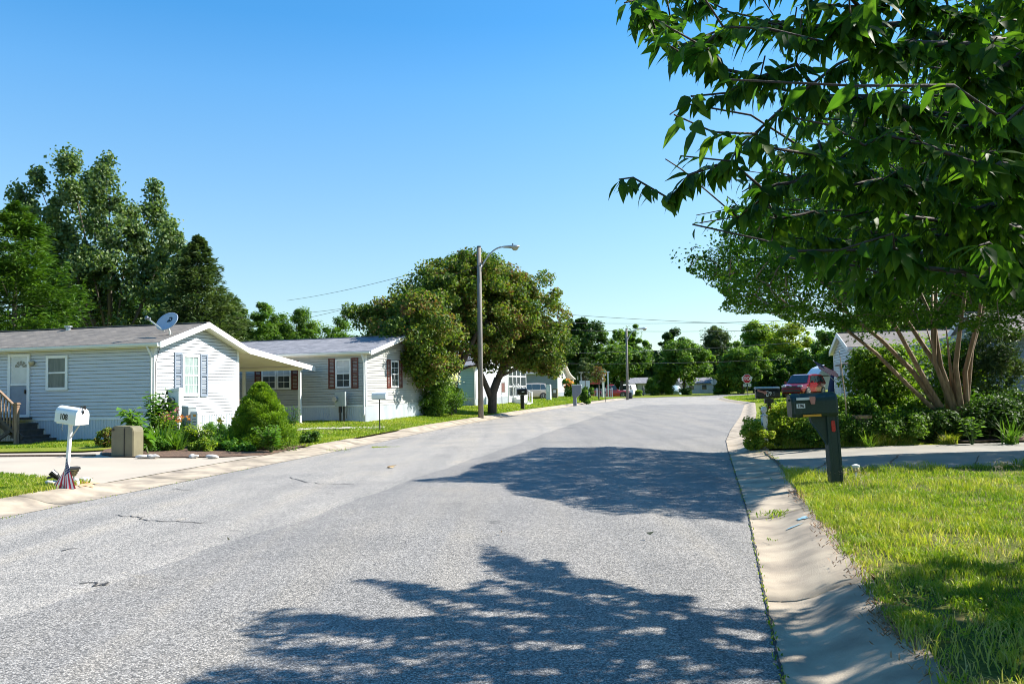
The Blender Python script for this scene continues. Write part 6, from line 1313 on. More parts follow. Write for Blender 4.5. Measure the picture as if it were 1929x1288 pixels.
# dwarf spruce: dense knobbly cone of short needles
b = place(492, 856, 21.9); t = thing('dwarf_spruce', 'bright green knobbly conical dwarf spruce at the garden bed corner', 'evergreen shrub', b, 0)
H_ = 1.84; n = 190; u = r_.random(n) ** 1.25; z = .10 + (H_ - .22) * u; rr = .84 * np.clip(1.02 - u, 0, 1) ** .72 + .04; a = r_.uniform(0, 6.283, n); q = .72 + .28 * r_.random(n)
cc = np.stack([np.cos(a) * rr * q, np.sin(a) * rr * q, z], 1); cr_ = (.115 + .13 * (1 - u)) * r_.uniform(.75, 1.3, n)
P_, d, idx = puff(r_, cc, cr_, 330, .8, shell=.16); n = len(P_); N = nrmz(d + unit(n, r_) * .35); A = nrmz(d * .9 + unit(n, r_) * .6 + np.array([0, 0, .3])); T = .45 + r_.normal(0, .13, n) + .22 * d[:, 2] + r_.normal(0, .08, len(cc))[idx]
MT['needle_dwarf'] = leafmat('needle_dwarf', [(.03, .075, .006), (.09, .175, .010), (.17, .27, .016), (.25, .34, .026)], trans=.25)
leafobj('foliage', [(P_, A, np.cross(A, unit(n, r_)), np.full(n, .062), np.full(n, .022), T, .1)], MT['needle_dwarf'], t)
mb = MB(); mb.tube([(0, 0, -.1), (0, 0, 1.0), (0, 0, 1.8)], [.07, .05, .01], 8); mb.build('trunk', MT['bark'], t, fix=False)
bush('boxwood_shrub', 'small clipped round green shrub left of the conical dwarf spruce', 'shrub', place(412, 838, 23.0), (.50, .45, .62), 'leaf_hydrangea', 502, n=50, per=130, cr=.26, Lf=.075, Wr=.25, up=.9, tilt=.4)
def big_leaf_plant(name, label, cat, b, stems, H, spread, Lf, m, seed, per=13, droop=.55, flowers=None, lean=(0, 0), tb=.45):
    r_ = np.random.default_rng(seed); t = thing(name, label, cat, b, 0); mb = MB(); C, A, N, T, S = [], [], [], [], []; FC = []
    for i in range(stems):
        a = r_.uniform(0, 6.283); top = np.array([math.cos(a) * spread * r_.random() + lean[0], math.sin(a) * spread * r_.random() + lean[1], H * r_.uniform(.7, 1.05)])
        mid = top * .5 + np.array([0, 0, H * .08]); mb.tube([(0, 0, -.05), tuple(mid), tuple(top)], [.012, .010, .005], 5)
        for j in range(per):
            f_ = .25 + .75 * (j + .5) / per; p = mid * (2 * f_) if f_ < .5 else mid + (top - mid) * (2 * f_ - 1); b_ = 2.4 * j + a
            d = np.array([math.cos(b_), math.sin(b_), .35 - droop * r_.random()]); L_ = Lf * (1.15 - .55 * f_) * r_.uniform(.75, 1.2)
            C.append(p + d * L_ * .6); A.append(d); N.append(np.array([0, 0, 1.]) + r_.normal(0, .3, 3)); S.append(L_); T.append(tb + r_.normal(0, .16) + .15 * (f_ - .5))
        if flowers and i % 5 == 0: FC.append(top + np.array([0, 0, .03]))
    S = np.array(S); leafobj('foliage', [(np.array(C), np.array(A), np.array(N), S, S * .62, np.array(T), .12)], MT[m], t); mb.build('stem', MT['leaf_stem'], t, fix=False)
    if flowers:
        FC = np.array(FC); k = np.repeat(FC, 16, 0) + r_.normal(0, .045, (len(FC) * 16, 3)); leafobj('blossom', [(k, unit(len(k), r_), unit(len(k), r_), np.full(len(k), .06), np.full(len(k), .05), r_.random(len(k)), .2)], MT[flowers], t)
    return t
mk('leaf_stem', (.10, .16, .04), (.08, .12, .03), rough=.7)
big_leaf_plant('tall_leafy_plant', 'tall drooping broad-leaved plant leaning over the beige utility cabinet', 'plant', place(281, 863, 19.9), 12, 1.12, .24, .30, 'leaf_hydrangea', 511, per=17, lean=(-.42, -.1), tb=.62, droop=1.0)
big_leaf_plant('tall_leafy_plant', 'tall upright broad-leaved plant against the corner of the white home', 'plant', place(297, 846, 22.6), 18, 1.5, .52, .27, 'leaf_hydrangea', 512, per=20, flowers=None, tb=.5)
big_leaf_plant('flowering_plant', 'leafy plant with pinkish blooms before the meter pedestal', 'plant', place(318, 850, 22.2), 16, .95, .50, .18, 'leaf_bed', 513, per=18, flowers='flower_pink', tb=.45)
def strap_plant(name, label, b, n, Lf, Wf, m, seed, flowers=None, tb=.5):
    """arching strap leaves"""
    r_ = np.random.default_rng(seed); t = thing(name, label, 'plant', b, 0); V = []; Fc = []; T = []
    for i in range(n):
        a = r_.uniform(0, 6.283); L_ = Lf * r_.uniform(.6, 1.15); sp = r_.uniform(.25, 1); d = np.array([math.cos(a), math.sin(a)]); s_ = np.array([-d[1], d[0], 0]); k0 = len(V); o = r_.normal(0, .06, 2)
        for j in range(6):
            f_ = j / 5; x = L_ * sp * f_ * .9; z = L_ * (1.25 - .5 * sp) * f_ * (1 - .62 * sp * f_); w_ = Wf * (1 - f_ ** 2 * .9) * .5; c = np.array([o[0] + d[0] * x, o[1] + d[1] * x, z]); V += [c - s_ * w_, c + s_ * w_]
        for j in range(5): Fc.append((k0 + 2 * j, k0 + 2 * j + 1, k0 + 2 * j + 3, k0 + 2 * j + 2)); T.append(tb + r_.normal(0, .02) + (i % 7) * .06 - .18)
    npmesh('foliage', np.array(V), np.array(Fc), MT[m], t, tint=np.clip(T, 0, 1))
    if flowers:
        mb = MB(); k = 3 if flowers == 'flower_orange' else 6; C = []
        for i in range(k): c = np.array([r_.normal(0, .22), r_.normal(0, .18), Lf * r_.uniform(.9, 1.2)]); mb.tube([(0, 0, 0), tuple(c)], .006, 4); C += [c + r_.normal(0, .035, 3) for _ in range(9)]
        C = np.array(C); leafobj('blossom', [(C, unit(len(C), r_) + np.array([0, 0, .5]), unit(len(C), r_), np.full(len(C), .11), np.full(len(C), .05), r_.random(len(C)), .2)], MT[flowers], t); mb.build('stem', MT['leaf_stem'], t, fix=False)
    return t
MT['leaf_strap'] = leafmat('leaf_strap', [(.04, .10, .012), (.07, .15, .018), (.12, .21, .026), (.2, .28, .04)], trans=.3)
strap_plant('daylily', 'arching strap-leaved clump in front of the meter pedestal', place(305, 860, 21.2), 150, .85, .05, 'leaf_strap', 521)
strap_plant('daylily', 'strap-leaved clump with orange-pink blooms beneath the telecom pedestals', place(342, 846, 22.1), 110, .75, .045, 'leaf_strap', 522, 'flower_orange')
strap_plant('daylily', 'strap-leaved clump with yellow blooms left of the conical dwarf spruce', place(436, 852, 21.9), 130, .75, .045, 'leaf_strap', 523, 'flower_yellow')
strap_plant('daylily', 'low strap-leaved clump at the driveway edge before the small round shrub', place(420, 858, 21.3), 110, .65, .042, 'leaf_strap', 524)
big_leaf_plant('leafy_plant', 'low yellow-green leafy plant under the telecom pedestals', 'plant', place(368, 850, 21.9), 18, .62, .5, .17, 'leaf_bed', 531, per=14, tb=.65)
big_leaf_plant('climbing_vine', 'broad-leaved vine sprawling over the right foot of the conical dwarf spruce', 'plant', place(512, 858, 20.7), 22, .70, .55, .17, 'leaf_hydrangea', 532, per=15, tb=.55)
big_leaf_plant('climbing_vine', 'dark-leaved climber between the dwarf spruce and the carport post', 'plant', place(543, 846, 22.3), 14, 1.10, .34, .15, 'leaf_hydrangea', 533, per=16, tb=.35)
bush('creeping_shrub', 'low dark spreading shrub at the kerb right of the dwarf spruce', 'shrub', place(580, 838, 23.4), (.42, .35, .36), 'leaf_mid', 534, n=20, per=90, Lf=.07, tbase=.3)
bush('creeping_shrub', 'small bush with purplish leaves left of the beige utility cabinet', 'shrub', place(196, 858, 22.0), (.30, .28, .5), 'leaf_redbud', 535, n=18, per=80, Lf=.07, tbase=.6)
bush('creeping_shrub', 'low green weeds at the foot of the beige utility cabinet', 'shrub', place(252, 861, 21.0), (.38, .2, .26), 'leaf_mid', 536, n=16, per=80, Lf=.06, tbase=.5)
strap_plant('daylily', 'arching strap-leaved clump at the mulch edge between two pale edging stones', place(335, 862, 20.9), 110, .6, .042, 'leaf_strap', 525)
bush('creeping_shrub', 'low spreading green plant along the front of the mulch left of the dwarf spruce', 'shrub', place(455, 860, 20.9), (.55, .25, .3), 'leaf_hydrangea', 543, n=30, per=80, Lf=.08, tbase=.5)
bush('creeping_shrub', 'low bright ground plant at the mulch edge right of the beige utility cabinet', 'shrub', place(292, 862, 20.6), (.42, .22, .32), 'leaf_hydrangea', 544, n=26, per=80, Lf=.08, tbase=.6)
bush('creeping_shrub', 'low yellow-green ground plant at the mulch edge below the pale telecom pedestal', 'shrub', place(382, 862, 20.7), (.45, .22, .30), 'leaf_bed', 545, n=26, per=80, Lf=.07, tbase=.6)
big_leaf_plant('leafy_plant', 'broad-leaved plant at the mulch edge left of the yellow blooms', 'plant', place(408, 860, 21.0), 12, .42, .35, .13, 'leaf_hydrangea', 546, per=12, tb=.55)
big_leaf_plant('leafy_plant', 'low green leafy plant in front of the meter pedestal', 'plant', place(330, 856, 21.6), 12, .5, .4, .15, 'leaf_hydrangea', 541, per=12, tb=.5)
big_leaf_plant('leafy_plant', 'leafy plant left of the small clipped round shrub', 'plant', place(388, 852, 22.0), 12, .5, .4, .14, 'leaf_bed', 542, per=12, tb=.55)
bush('creeping_shrub', 'short leafy weeds in the middle of the garden bed', 'shrub', place(385, 858, 21.3), (.30, .2, .22), 'leaf_bed', 537, n=12, per=70, Lf=.06, tbase=.5)
for i, (px, py, s_, lb) in enumerate(((268, 863.5, .14, 'pale edging stone right of the beige utility cabinet'), (285, 863.5, .16, 'longest pale edging stone of the garden bed'), (365, 863, .12, 'pale edging stone below the telecom pedestals'), (400, 863.5, .15, 'flat pale edging stone left of the dwarf spruce'))): rock('edging_stone', lb, gp(px, py) + Vector((0, 0, .05)), (s_, .08, .05), 540 + i, group='edging stones of the garden bed')
# grass edge timber along the driveway
p0_, p1_ = gp(0, 857.5), gp(178, 858.5); mb = MB(); mb.bar((p0_.x - 3, p0_.y, .20), (p1_.x, p1_.y, .19), .09, .09); tag(mb.build('edging_timber', MT['old_wood']), 'weathered edging timber along the far side of the driveway', 'edging')
# bush below the broad tree
bush('lawn_bush', 'loose rounded green bush in front of the trunk of the broad tree', 'bush', place(822, 786, 41.5), (1.55, 1.3, 1.9), 'leaf_mid', 551, n=80, per=150, cr=.26, Lf=.11, Wr=.4, tbase=.42, tilt=1.0)
t = bush('flowering_shrub', 'pale cream blossoming shrub top behind the loose rounded bush', 'shrub', place(850, 776, 43.0), (.65, .6, 2.2), 'leaf_mid', 552, n=24, per=70, Lf=.13, tbase=.5)
C = np.stack([r_.normal(0, .3, 260), r_.normal(-.3, .25, 260), r_.normal(1.95, .22, 260)], 1); leafobj('blossom', [(C, unit(260, r_), unit(260, r_), np.full(260, .12), np.full(260, .1), r_.random(260), .2)], MT['flower_white'], t)
# ------------------------------------------------------------------ right-hand bed
def rb(name, lb, cat, px, py, Y, radii, m, seed, **kw): return bush(name, lb, cat, place(px, py, Y), radii, m, seed, **kw)
GB = 'plants of the right flower bed'
rb('bright_shrub', 'tall bright green broad-leaved shrub right of the nearest mailbox', 'shrub', 1668, 845, 20.6, (1.15, 1.0, 2.12), 'leaf_bright', 601, n=150, per=110, cr=.28, Lf=.10, Wr=.65, tbase=.38, tilt=.7, group=GB)
rb('bright_shrub', 'sunlit green shrub behind the stems of the many-stemmed tree', 'shrub', 1790, 845, 22.5, (2.0, 1.0, 2.4), 'leaf_bright', 602, n=80, per=100, cr=.28, Lf=.11, tbase=.4, group=GB)
rb('bed_shrub', 'yellow-green leafy shrub beside the black mailbox post', 'shrub', 1475, 845, 18.9, (.66, .55, .98), 'leaf_bed', 603, n=90, per=90, cr=.3, Lf=.075, tbase=.8, group=GB)
rb('bed_shrub', 'low yellow-green plant at the kerb left of the white ball-topped post', 'shrub', 1428, 838, 18.6, (.42, .5, .72), 'leaf_bed', 604, n=50, per=80, cr=.32, Lf=.07, tbase=.75, group=GB)
rb('bed_shrub', 'taller yellow-green plant just left of the nearest mailbox post', 'shrub', 1510, 846, 19.6, (.75, .6, 1.02), 'leaf_bed', 605, n=90, per=90, cr=.3, Lf=.075, tbase=.75, group=GB)
rb('bed_shrub', 'dark green ground plant behind the nearest mailbox post', 'shrub', 1540, 853, 18.45, (.75, .35, .62), 'leaf_mid', 606, n=50, per=90, cr=.36, Lf=.06, tbase=.4, group=GB)
rb('bed_shrub', 'low dark green plant left of the sawn stump', 'shrub', 1598, 854, 18.6, (.6, .4, .65), 'leaf_mid', 607, n=50, per=90, cr=.34, Lf=.06, tbase=.45, group=GB)
rb('bed_shrub', 'low bluish-green plant between the stump and the many-stemmed trunk', 'shrub', 1690, 856, 18.6, (.95, .42, .62), 'leaf_mid', 608, n=70, per=90, cr=.34, Lf=.07, tbase=.55, group=GB)
rb('bed_shrub', 'dark leafy plant around the foot of the many-stemmed trunk', 'shrub', 1775, 853, 18.85, (1.15, .42, .66), 'leaf_dark', 609, n=80, per=100, cr=.3, Lf=.08, tbase=.5, group=GB)
rb('bed_shrub', 'dense dark plant right of the many-stemmed trunk', 'shrub', 1868, 856, 19.2, (1.1, .6, .85), 'leaf_dark', 610, n=80, per=100, cr=.3, Lf=.08, tbase=.45, group=GB)
rb('bed_shrub', 'dark plant at the right edge above the shaded driveway', 'shrub', 1925, 850, 20.5, (1.2, .6, 1.0), 'leaf_dark', 611, n=60, per=100, cr=.3, Lf=.08, tbase=.5, group=GB)
rb('bed_shrub', 'taller leafy plant rising between the stump and the bright shrub', 'shrub', 1608, 846, 19.3, (.7, .5, 1.0), 'leaf_mid', 614, n=70, per=80, cr=.3, Lf=.09, tbase=.5, tilt=1.0, group=GB)
rb('bed_shrub', 'loose leafy plant left of the many-stemmed trunk', 'shrub', 1716, 848, 19.5, (.7, .5, .85), 'leaf_bed', 615, n=60, per=70, cr=.32, Lf=.10, tbase=.35, tilt=1.0, group=GB)
rb('bed_shrub', 'loose dark plant just right of the many-stemmed trunk', 'shrub', 1840, 848, 19.7, (.8, .5, 1.0), 'leaf_mid', 616, n=60, per=70, cr=.32, Lf=.10, tbase=.3, tilt=1.0, group=GB)
rb('evergreen_shrub', 'tall dark loose evergreen before the blue-sided home', 'evergreen', 1872, 830, 21.6, (1.05, 1.0, 3.0), 'needle_spruce', 612, n=90, per=120, cr=.28, Lf=.12, Wr=.3, tbase=.35, up=.3, tilt=1.1)
rb('far_shrub', 'sunlit low yellow shrub row at the right edge', 'shrub', 1905, 775, 27, (2.2, .8, 1.0), 'leaf_yellow', 613, n=50, per=90, cr=.3, Lf=.12)
strap_plant('grassy_plant', 'clump of long pale blades at the front edge of the right bed', place(1905, 858, 18.0), 46, .75, .032, 'leaf_strap', 621, tb=.45)
strap_plant('grassy_plant', 'thin grassy clump right of the nearest mailbox post', place(1592, 842, 19.2), 60, .85, .02, 'leaf_strap', 622, tb=.75)
strap_plant('grassy_plant', 'small pale tuft beneath the sawn stump', place(1640, 856, 18.1), 40, .5, .016, 'leaf_strap', 623, tb=.75)
big_leaf_plant('pale_leaved_plant', 'small pale-leaved plant lit at the right of the many-stemmed trunk', 'plant', place(1832, 852, 18.1), 7, .62, .3, .15, 'leaf_hydrangea', 624, per=10, tb=.8)
# grass fringe in front of the bed
r_ = np.random.default_rng(630); n = 11000; X = 5.75 + 4.2 * r_.random(n) ** 1.4; Y = 18.22 + .16 * vnoise(X, X * 0, .5, 634) + np.abs(r_.normal(0, .13, n)); blades(X, Y, np.full(n, .12), r_.uniform(.05, .42, n) * np.clip(vnoise(X, Y, .35, 633) * 1.7 - .35, .12, 1), np.full(n, .008), r_.uniform(.3, 1.1, n), np.clip(r_.normal(.62, .2, n), 0, 1), 'grass', MT['blade'])
# ------------------------------------------------------------------ masks of the two near crowns (photograph's silhouette and the shadows' outlines)
def inside(poly, X, Y):
    P_ = np.array(poly, float); r_ = np.zeros(len(X), bool); j = len(P_) - 1
    for i in range(len(P_)):
        xi, yi = P_[i]; xj, yj = P_[j]
        with np.errstate(divide='ignore', invalid='ignore'): c = ((yi > Y) != (yj > Y)) & (X < (xj - xi) * (Y - yi) / (yj - yi + 1e-12) + xi)
        r_ ^= c; j = i
    return r_
CH_CAM = [(1168, -400), (1172, 0), (1182, 48), (1215, 58), (1256, 92), (1279, 128), (1310, 137), (1346, 142), (1346, 170), (1309, 172), (1289, 184), (1262, 214), (1282, 240), (1284, 262), (1249, 293), (1254, 318), (1272, 338), (1240, 345), (1200, 318), (1160, 320), (1164, 380), (1240, 424), (1330, 424), (1340, 395), (1374, 390), (1408, 432), (1468, 477), (1537, 533), (1582, 558), (1657, 578), (1690, 560), (1776, 522), (1826, 523), (1845, 553), (1929, 545), (2400, 560), (2400, -400)]
CH_SH = [(300, 1300), (335, 1270), (420, 1262), (410, 1205), (440, 1160), (540, 1150), (690, 1172), (780, 1160), (720, 1125), (632, 1096), (760, 1100), (850, 1118), (905, 1085), (885, 1030), (912, 1024), (990, 1062), (1020, 1050), (1065, 1062), (1080, 1085), (1160, 1090), (1250, 1112), (1305, 1105), (1320, 1140), (1430, 1128), (1480, 1136), (1540, 1100), (1620, 1108), (1640, 1082), (2000, 1074), (2600, 1076), (2600, 2600), (-300, 2600), (150, 1500)]
CR_CAM = [(1250, 470), (1270, 500), (1310, 520), (1340, 540), (1370, 560), (1352, 585), (1400, 592), (1450, 590), (1520, 622), (1570, 648), (1600, 645), (1650, 640), (1700, 625), (1760, 618), (1850, 628), (1929, 640), (2600, 650), (2600, -400), (1330, -400), (1300, 380)]
CR_SH = [(765, 910), (860, 900), (890, 880), (960, 862), (1020, 845), (1070, 846), (1140, 842), (1380, 850), (1440, 866), (1500, 866), (2600, 840), (2600, 900), (1500, 905), (1450, 930), (1405, 976), (1350, 968), (1300, 978), (1240, 962), (1150, 970), (1080, 958), (1040, 945), (960, 935), (940, 915), (870, 913), (800, 913)]
def shadow_px(P_):
    k = (P_[:, 2] - .06) / SUN[2]; q = P_ - SUN * k[:, None]; return (*proj(q), q)
def mask_of(cam_poly, sh_poly):
    def f(P_, g=False):
        x, y = proj(P_); vis = (x > -300) & (x < PW + 20) & (y > -390) & (y < PH + 20); ok = ~vis | inside(cam_poly, x, y)
        if g: ok |= (x < 1420) & inside(cam_poly, x + 24, y - 34)
        sx, sy, q = shadow_px(P_); sv = (sx > -350) & (sx < PW + 20) & (sy > 700) & (sy < PH + 260) & (q[:, 1] > 1.5); ok &= ~sv | inside(sh_poly, sx, sy); return ok & ~np.isnan(sx if False else np.nan_to_num(sx))
    return f
# ------------------------------------------------------------------ the near tree over the camera's right side
def grow(root, stem, tips, r_, step=.28, wob=.03, straight=.5):
    """connect every tip to the nearest node of the tree so far; returns nodes, parents, tip node ids"""
    nodes = [np.array(p, float) for p in stem]; par = [-1] + list(range(len(stem) - 1)); ids = []
    depth = [float(np.linalg.norm(nodes[i] - nodes[0])) for i in range(len(nodes))]
    order = np.argsort(np.linalg.norm(tips - nodes[-1], axis=1))
    arr = np.array(nodes)
    cap = np.zeros((len(nodes) + len(tips) * 30, 3)); cap[:len(nodes)] = arr; dep = np.zeros(len(cap)); dep[:len(nodes)] = depth; cnt = len(nodes)
    for ti in order:
        t = tips[ti]; d = np.linalg.norm(cap[1:cnt] - t, axis=1); back = np.maximum(0, np.linalg.norm(cap[1:cnt] - nodes[len(stem) - 1], axis=1) - np.linalg.norm(t - nodes[len(stem) - 1])); v1 = t - cap[1:cnt]; v2 = t - nodes[len(stem) - 1]; cs = (v1 @ v2) / (np.linalg.norm(v1, axis=1) * np.linalg.norm(v2) + 1e-9); i = int(np.argmin(d * (1.9 - .9 * cs) + .6 * back + .05 * dep[1:cnt])) + 1
        L_ = np.linalg.norm(t - cap[i]); k = max(1, int(L_ / step)); p = i; s0 = cap[i].copy(); bow = r_.normal(0, .06 * L_, 3) + np.array([0, 0, .10 * L_])
        for j in range(1, k + 1):
            f_ = j / k; q = s0 + (t - s0) * f_ + bow * math.sin(math.pi * f_) + (r_.normal(0, wob, 3) if j < k else 0)
            if cnt >= len(cap): break
            cap[cnt] = q; dep[cnt] = dep[p] + np.linalg.norm(q - cap[p]); par.append(p); p = cnt; cnt += 1
        ids.append(p)
    return cap[:cnt], np.array(par), ids
def branch_mesh(name, nodes, par, m, parent, r0_, rmin, n=6, power=.46, fixed=0):
    cntc = np.ones(len(nodes))
    for i in range(len(nodes) - 1, 0, -1): cntc[par[i]] += cntc[i]
    rad = np.maximum(rmin, r0_ * (cntc / cntc[0]) ** power)
    ch = [[] for _ in nodes]
    for i in range(1, len(nodes)): ch[par[i]].append(i)
    mb = MB(); stack = [(0, None)]
    for s in range(len(nodes)):
        pass
    starts = [(0, c) for c in ch[0]] if ch[0] else []
    while starts:
        a, b = starts.pop(); chain = [a, b]
        while ch[chain[-1]]:
            kids = sorted(ch[chain[-1]], key=lambda i: -cntc[i]); 
            for o in kids[1:]: starts.append((chain[-1], o))
            chain.append(kids[0])
        rr = [min(rad[c], rad[chain[1]] * 1.02) for c in chain]; mb.tube([tuple(nodes[c]) for c in chain], rr, n if rr[0] > .02 else 4, cap=False)
    return mb.build(name, m, parent, smooth=True, fix=False)
r_ = np.random.default_rng(711)
maskC = mask_of(CH_CAM, CH_SH); ctr = np.array([5.0, 6.2, 3.7]); rad = np.array([6.4, 5.4, 2.7])
cand = ctr + (r_.random((90000, 3)) * 2 - 1) * rad; e = (((cand - ctr) / rad) ** 2).sum(1); cand = cand[(e < 1) & (cand[:, 2] > 1.75) & (np.linalg.norm(cand - C0, axis=1) > 2.3) & (cand[:, 1] > 1.0)]
cand = cand[maskC(cand)]; x, y = proj(cand); vis = (x > 0) & (x < PW) & (y > 0) & (y < PH)
# in view: an even spread over the silhouette; behind and above: enough to close the canopy
cv = cand[vis]; co_ = cand[~vis & (cand[:, 2] > 2.6)]
def thin(P_, dmin, nmax):
    keep = []; 
    for p in P_:
        if len(keep) == 0 or np.min(np.linalg.norm(np.array(keep) - p, axis=1)) > dmin: keep.append(p)
        if len(keep) >= nmax: break
    return np.array(keep)
extra = []
for _ in range(5000):   # near fringe twigs
    px, py = r_.uniform(1150, 1929), r_.uniform(0, 600); Y = r_.uniform(3.0, 5.2); extra.append(at(px, py, Y))
extra = np.array(extra); ex_, ey_ = proj(extra); extra = extra[maskC(extra) & (extra[:, 2] > 1.7) & ~((ex_ < 1300) & (ey_ > 305))]
gx = np.concatenate([np.stack([r_.uniform(2.2, 8, 9000), r_.uniform(2.0, 6.5, 9000)], 1), np.stack([r_.uniform(-2.6, 2.2, 9000), r_.uniform(2.0, 7.6, 9000)], 1)]); hh = r_.uniform(2.7, 5.2, len(gx))
back_ = np.concatenate([gx, np.full((len(gx), 1), .06)], 1) + SUN * (hh / SUN[2])[:, None]; e2 = (((back_ - ctr) / (rad * 1.08)) ** 2).sum(1); back_ = r_.permutation(back_[(e2 < 1)]); back_ = back_[maskC(back_)]
hand = np.array([at(1166, 338, 3.6), at(1262, 375, 3.7), at(1176, 6, 3.6), at(1200, 30, 3.7), at(1240, 75, 3.8), at(1300, 110, 3.9), at(1254, 300, 3.8), at(1285, 320, 4), at(1262, 216, 4.2), at(1290, 195, 4.3), at(1390, 410, 4.1), at(1450, 465, 4.2), at(1540, 525, 4.3), at(1650, 565, 4.3), at(1720, 540, 4.0), at(1840, 540, 3.6), at(1910, 535, 3.4)])
def lay(P_):   # boughs lie in loose tiers
    Q = P_.copy(); ph = .04 * (Q[:, 0] - 5) ** 2 * 0 - .10 * (5.6 - Q[:, 0]); Q[:, 2] += .7 * (np.round((Q[:, 2] + ph) / .42) * .42 - ph - Q[:, 2]); return Q[maskC(Q)]
tipsP = np.concatenate([hand, thin(lay(extra), .21, 280), thin(lay(cv), .25, 600), thin(co_, .34, 1000), thin(back_, .33, 1200)])
stem = [(5.9, 5.2, -.2), (5.85, 5.2, .8), (5.75, 5.25, 1.6), (5.6, 5.3, 2.2)]
nodes, par, ids = grow(stem[0], stem, tipsP, r_)
ctree = thing('cherry_tree', 'large-leaved dark tree hanging into the upper right, nearest tree', 'tree', stem[0], 0); off = np.array(stem[0])
branch_mesh('trunk', nodes - off, par, MT['cherry_bark'], ctree, .17, .0035, power=.5)
LC, LA, LN, LS, LT = [], [], [], [], []
for i in ids:
    p = i; chain = [i]
    while par[p] > 3 and len(chain) < 4: p = par[p]; chain.append(p)
    tipn = nodes[chain[0]]; d = tipn - nodes[chain[1]] if len(chain) > 1 else np.array([-1., 0, 0]); d = d / (np.linalg.norm(d) + 1e-9); side0 = np.cross(d, [0, 0, 1.]); side0 /= np.linalg.norm(side0) + 1e-9
    k = r_.integers(17, 25)
    for j in range(k):
        f_ = (j + .3) / k * (len(chain) - 1 + .35); a = min(int(f_), len(chain) - 1); b_ = min(a + 1, len(chain) - 1); q = nodes[chain[a]] * (1 - (f_ - a)) + nodes[chain[b_]] * (f_ - a) if a < len(chain) - 1 else nodes[chain[a]]
        sg = 1 if j % 2 else -1; L_ = r_.uniform(.055, .118) * (1 - .2 * (j == 0)); ax = d * r_.uniform(.2, .7) + side0 * sg * r_.uniform(.3, .8) + np.array([0, 0, -1]) * r_.uniform(.15, 1.0) + r_.normal(0, .15, 3); ax /= np.linalg.norm(ax)
        LC.append(q + ax * .015); LA.append(ax); LN.append(np.cross(ax, side0 * sg) * sg * -1 + np.array([0, 0, .6]) + r_.normal(0, .4, 3)); LS.append(L_); LT.append(.45 + r_.normal(0, .24))
LC, LA, LN, LS, LT = map(np.array, (LC, LA, LN, LS, LT)); ok = maskC(LC + LA * (LS * .5)[:, None], True) & (LC[:, 2] > 1.5); LC, LA, LN, LS, LT = LC[ok], LA[ok], LN[ok], LS[ok], LT[ok]
def big_leaves(name, B, A, N, L_, T, m, parent, wr=.47, curl=.24, fold=.09):
    A = nrmz(A); S = nrmz(np.cross(A, N)); U = np.cross(S, A); L1 = L_[:, None]; W1 = L_[:, None] * wr * .5
    def mid(f_): return B + A * L1 * f_ - U * L1 * curl * f_ * f_
    def sd(f_, w_, sg): return mid(f_) + S * W1 * w_ * sg + U * W1 * fold * 2 * w_
    rows = [mid(0), sd(.2, .78, 1), mid(.2), sd(.2, .78, -1), sd(.45, 1, 1), mid(.45), sd(.45, 1, -1), sd(.76, .66, 1), mid(.76), sd(.76, .66, -1), mid(1.15)]
    V = np.stack(rows, 1).reshape(-1, 3); k = (np.arange(len(B)) * 11)[:, None]
    q = np.concatenate([k + np.array(f) for f in ((1, 2, 5, 4), (2, 3, 6, 5), (4, 5, 8, 7), (5, 6, 9, 8))]); t3 = np.concatenate([k + np.array(f) for f in ((0, 2, 1), (0, 3, 2), (7, 8, 10), (8, 9, 10))])
    return npmesh(name, V, [q, t3], m, parent, tint=np.clip(np.concatenate([T + q_ for q_ in (.06, -.06, .08, -.07, .02, -.04, .07, -.06)]), 0, 1), smooth=True)
big_leaves('crown', LC - off, LA, LN, LS, LT, MT['leaf_cherry'], ctree)
# ------------------------------------------------------------------ crape myrtle, many stems from one foot
r_ = np.random.default_rng(811); maskM = mask_of(CR_CAM, CR_SH)
bM = Vector((10.45, 19.4, .2)); offM = np.array(bM); cm = thing('crape_myrtle', 'wide tree of many smooth tan stems fanning out of the right flower bed', 'tree', bM, 0)
ctr = np.array([9.2, 16.6, 4.6]); rad = np.array([7.2, 6.2, 2.6]); cand = ctr + (r_.random((80000, 3)) * 2 - 1) * rad; e = (((cand - ctr) / rad) ** 2).sum(1); cand = cand[(e < 1) & (e > .12) & (cand[:, 2] > 2.3)]
c2 = np.array([13.2, 16.6, 4.9]); rd2 = np.array([5.0, 4.2, 2.2]); cx2 = c2 + (r_.random((40000, 3)) * 2 - 1) * rd2; cx2 = cx2[((((cx2 - c2) / rd2) ** 2).sum(1) < 1) & (cx2[:, 2] > 2.6)]; cand = r_.permutation(np.concatenate([cand, cx2])); cand = cand[maskM(cand)]
cl = thin(cand, .42, 1500)
xk, yk = proj(cl); cl = cl[~((xk > 1480) & (xk < PW + 60) & (yk > 500) & (r_.random(len(cl)) < np.clip((yk - 480) / 300, 0, .45)))]
print('crape', len(cand), len(cl), 'cherry', len(tipsP), len(LC))
stems = []; mbT = MB(); fan = [((1800, 812), (1745, 720), (1690, 620), (1640, 540)), ((1795, 805), (1720, 700), (1660, 640), (1560, 560)), ((1790, 800), (1700, 715), (1650, 665), (1580, 610)), ((1805, 800), (1765, 690), (1700, 590), (1660, 500)), ((1808, 800), (1760, 680), (1762, 590), (1765, 480)), ((1812, 800), (1772, 690), (1760, 610), (1720, 520)), ((1815, 800), (1800, 690), (1812, 590), (1830, 480)), ((1818, 790), (1830, 660), (1858, 560), (1890, 460)), ((1822, 800), (1818, 700), (1845, 590), (1860, 480)), ((1815, 800), (1778, 720), (1757, 640), (1756, 540))]
nodesM = []
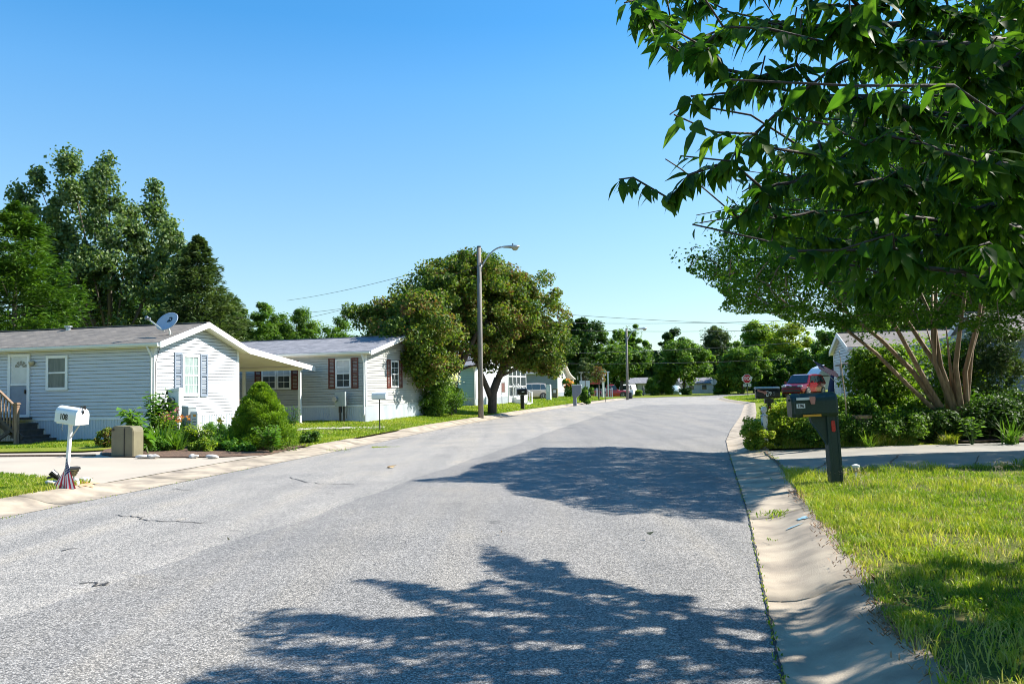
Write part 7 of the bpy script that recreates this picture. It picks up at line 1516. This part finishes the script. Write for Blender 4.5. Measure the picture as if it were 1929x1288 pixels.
for k, q in enumerate(fan):
    dy = r_.uniform(-1.0, 1.0); pts = [tuple(bM + Vector((r_.normal(0, .13), r_.normal(0, .13), -.3)))]
    for j, (px, py) in enumerate(q): pts.append(pt_at(px, py, 19.2 + dy * .25 * j + (-.5 * j if px < 1700 else 0)))
    rr = r_.uniform(.075, .11); pts_ = [Vector(p) - bM for p in pts]; limb(mbT, pts_, rr, .03, 9)
    for i in range(2, len(pts) - 1 + 0):
        for f_ in (0, .35, .7): nodesM.append(np.array(pts[i]) + (np.array(pts[i + 1]) - np.array(pts[i])) * f_)
    nodesM.append(np.array(pts[-1]))
for i in range(3):
    a = Vector((r_.normal(0, .1), r_.normal(0, .1), -.2)); mbT.tube([a, a + Vector((-.18 + .16 * i, 0, 1.4)), a + Vector((-.5 + .45 * i, .1, 2.9))], [.06, .05, .012], 8)
NM = np.array(nodesM); order = np.argsort(np.min(np.linalg.norm(cl[:, None] - NM[None], axis=2), axis=1)); caps = list(NM)
for i in order:
    A_ = np.array(caps); d = np.linalg.norm(A_ - cl[i], axis=1); j = int(np.argmin(d)); s0 = A_[j]; L_ = d[j]; md = (s0 + cl[i]) / 2 + np.array([0, 0, .1 * L_]) + r_.normal(0, .05 * L_, 3); mbT.tube([tuple(s0 - offM), tuple(md - offM), tuple(cl[i] - offM)], [min(.03, .010 + .012 * L_), .010, .004], 5, cap=False); caps += [md, cl[i]]
mbT.build('trunk', MT['crape_bark'], cm, smooth=True, fix=False)
P_, d, idx = puff(r_, cl, .42 * r_.uniform(.7, 1.35, len(cl)), 150, .5, shell=.7); k = maskM(P_); P_, d, idx = P_[k], d[k], idx[k]; n = len(P_)
N = nrmz(d * .5 + np.array([0, 0, .8]) + unit(n, r_) * .8); A = np.cross(N, unit(n, r_)); s_ = r_.uniform(.7, 1.25, n)
leafobj('crown', [(P_ - offM, A, N, .075 * s_, .042 * s_, .48 + r_.normal(0, .16, n) + r_.normal(0, .14, len(cl))[idx], .2)], MT['leaf_crape'], cm)
# trees far behind on the right
px_tree('tree', 'tall thin-trunked tree behind the many-stemmed tree, left one', 'tree', 1690, 500, 90, 735, 75, 'leaf_dark', 901, n=120, Lf=.30, per=220, low=.35, tbase=.6, cr=.18, trunk=.22)
px_tree('tree', 'tall thin-trunked tree behind the many-stemmed tree, right one', 'tree', 1870, 440, 130, 735, 56, 'leaf_mid', 902, n=120, Lf=.30, per=220, low=.42, tbase=.35, cr=.18, trunk=.22)
px_tree('tree', 'dark trees standing low behind the blue-sided home', 'tree', 1790, 560, 110, 735, 66, 'leaf_dark', 903, n=110, Lf=.32, per=220, low=.1, tbase=.5, cr=.18)
px_tree('tree', 'green tree behind the pale home on the right', 'tree', 1620, 590, 80, 735, 64, 'leaf_mid', 904, n=100, Lf=.30, per=220, low=.1, tbase=.4, cr=.2)
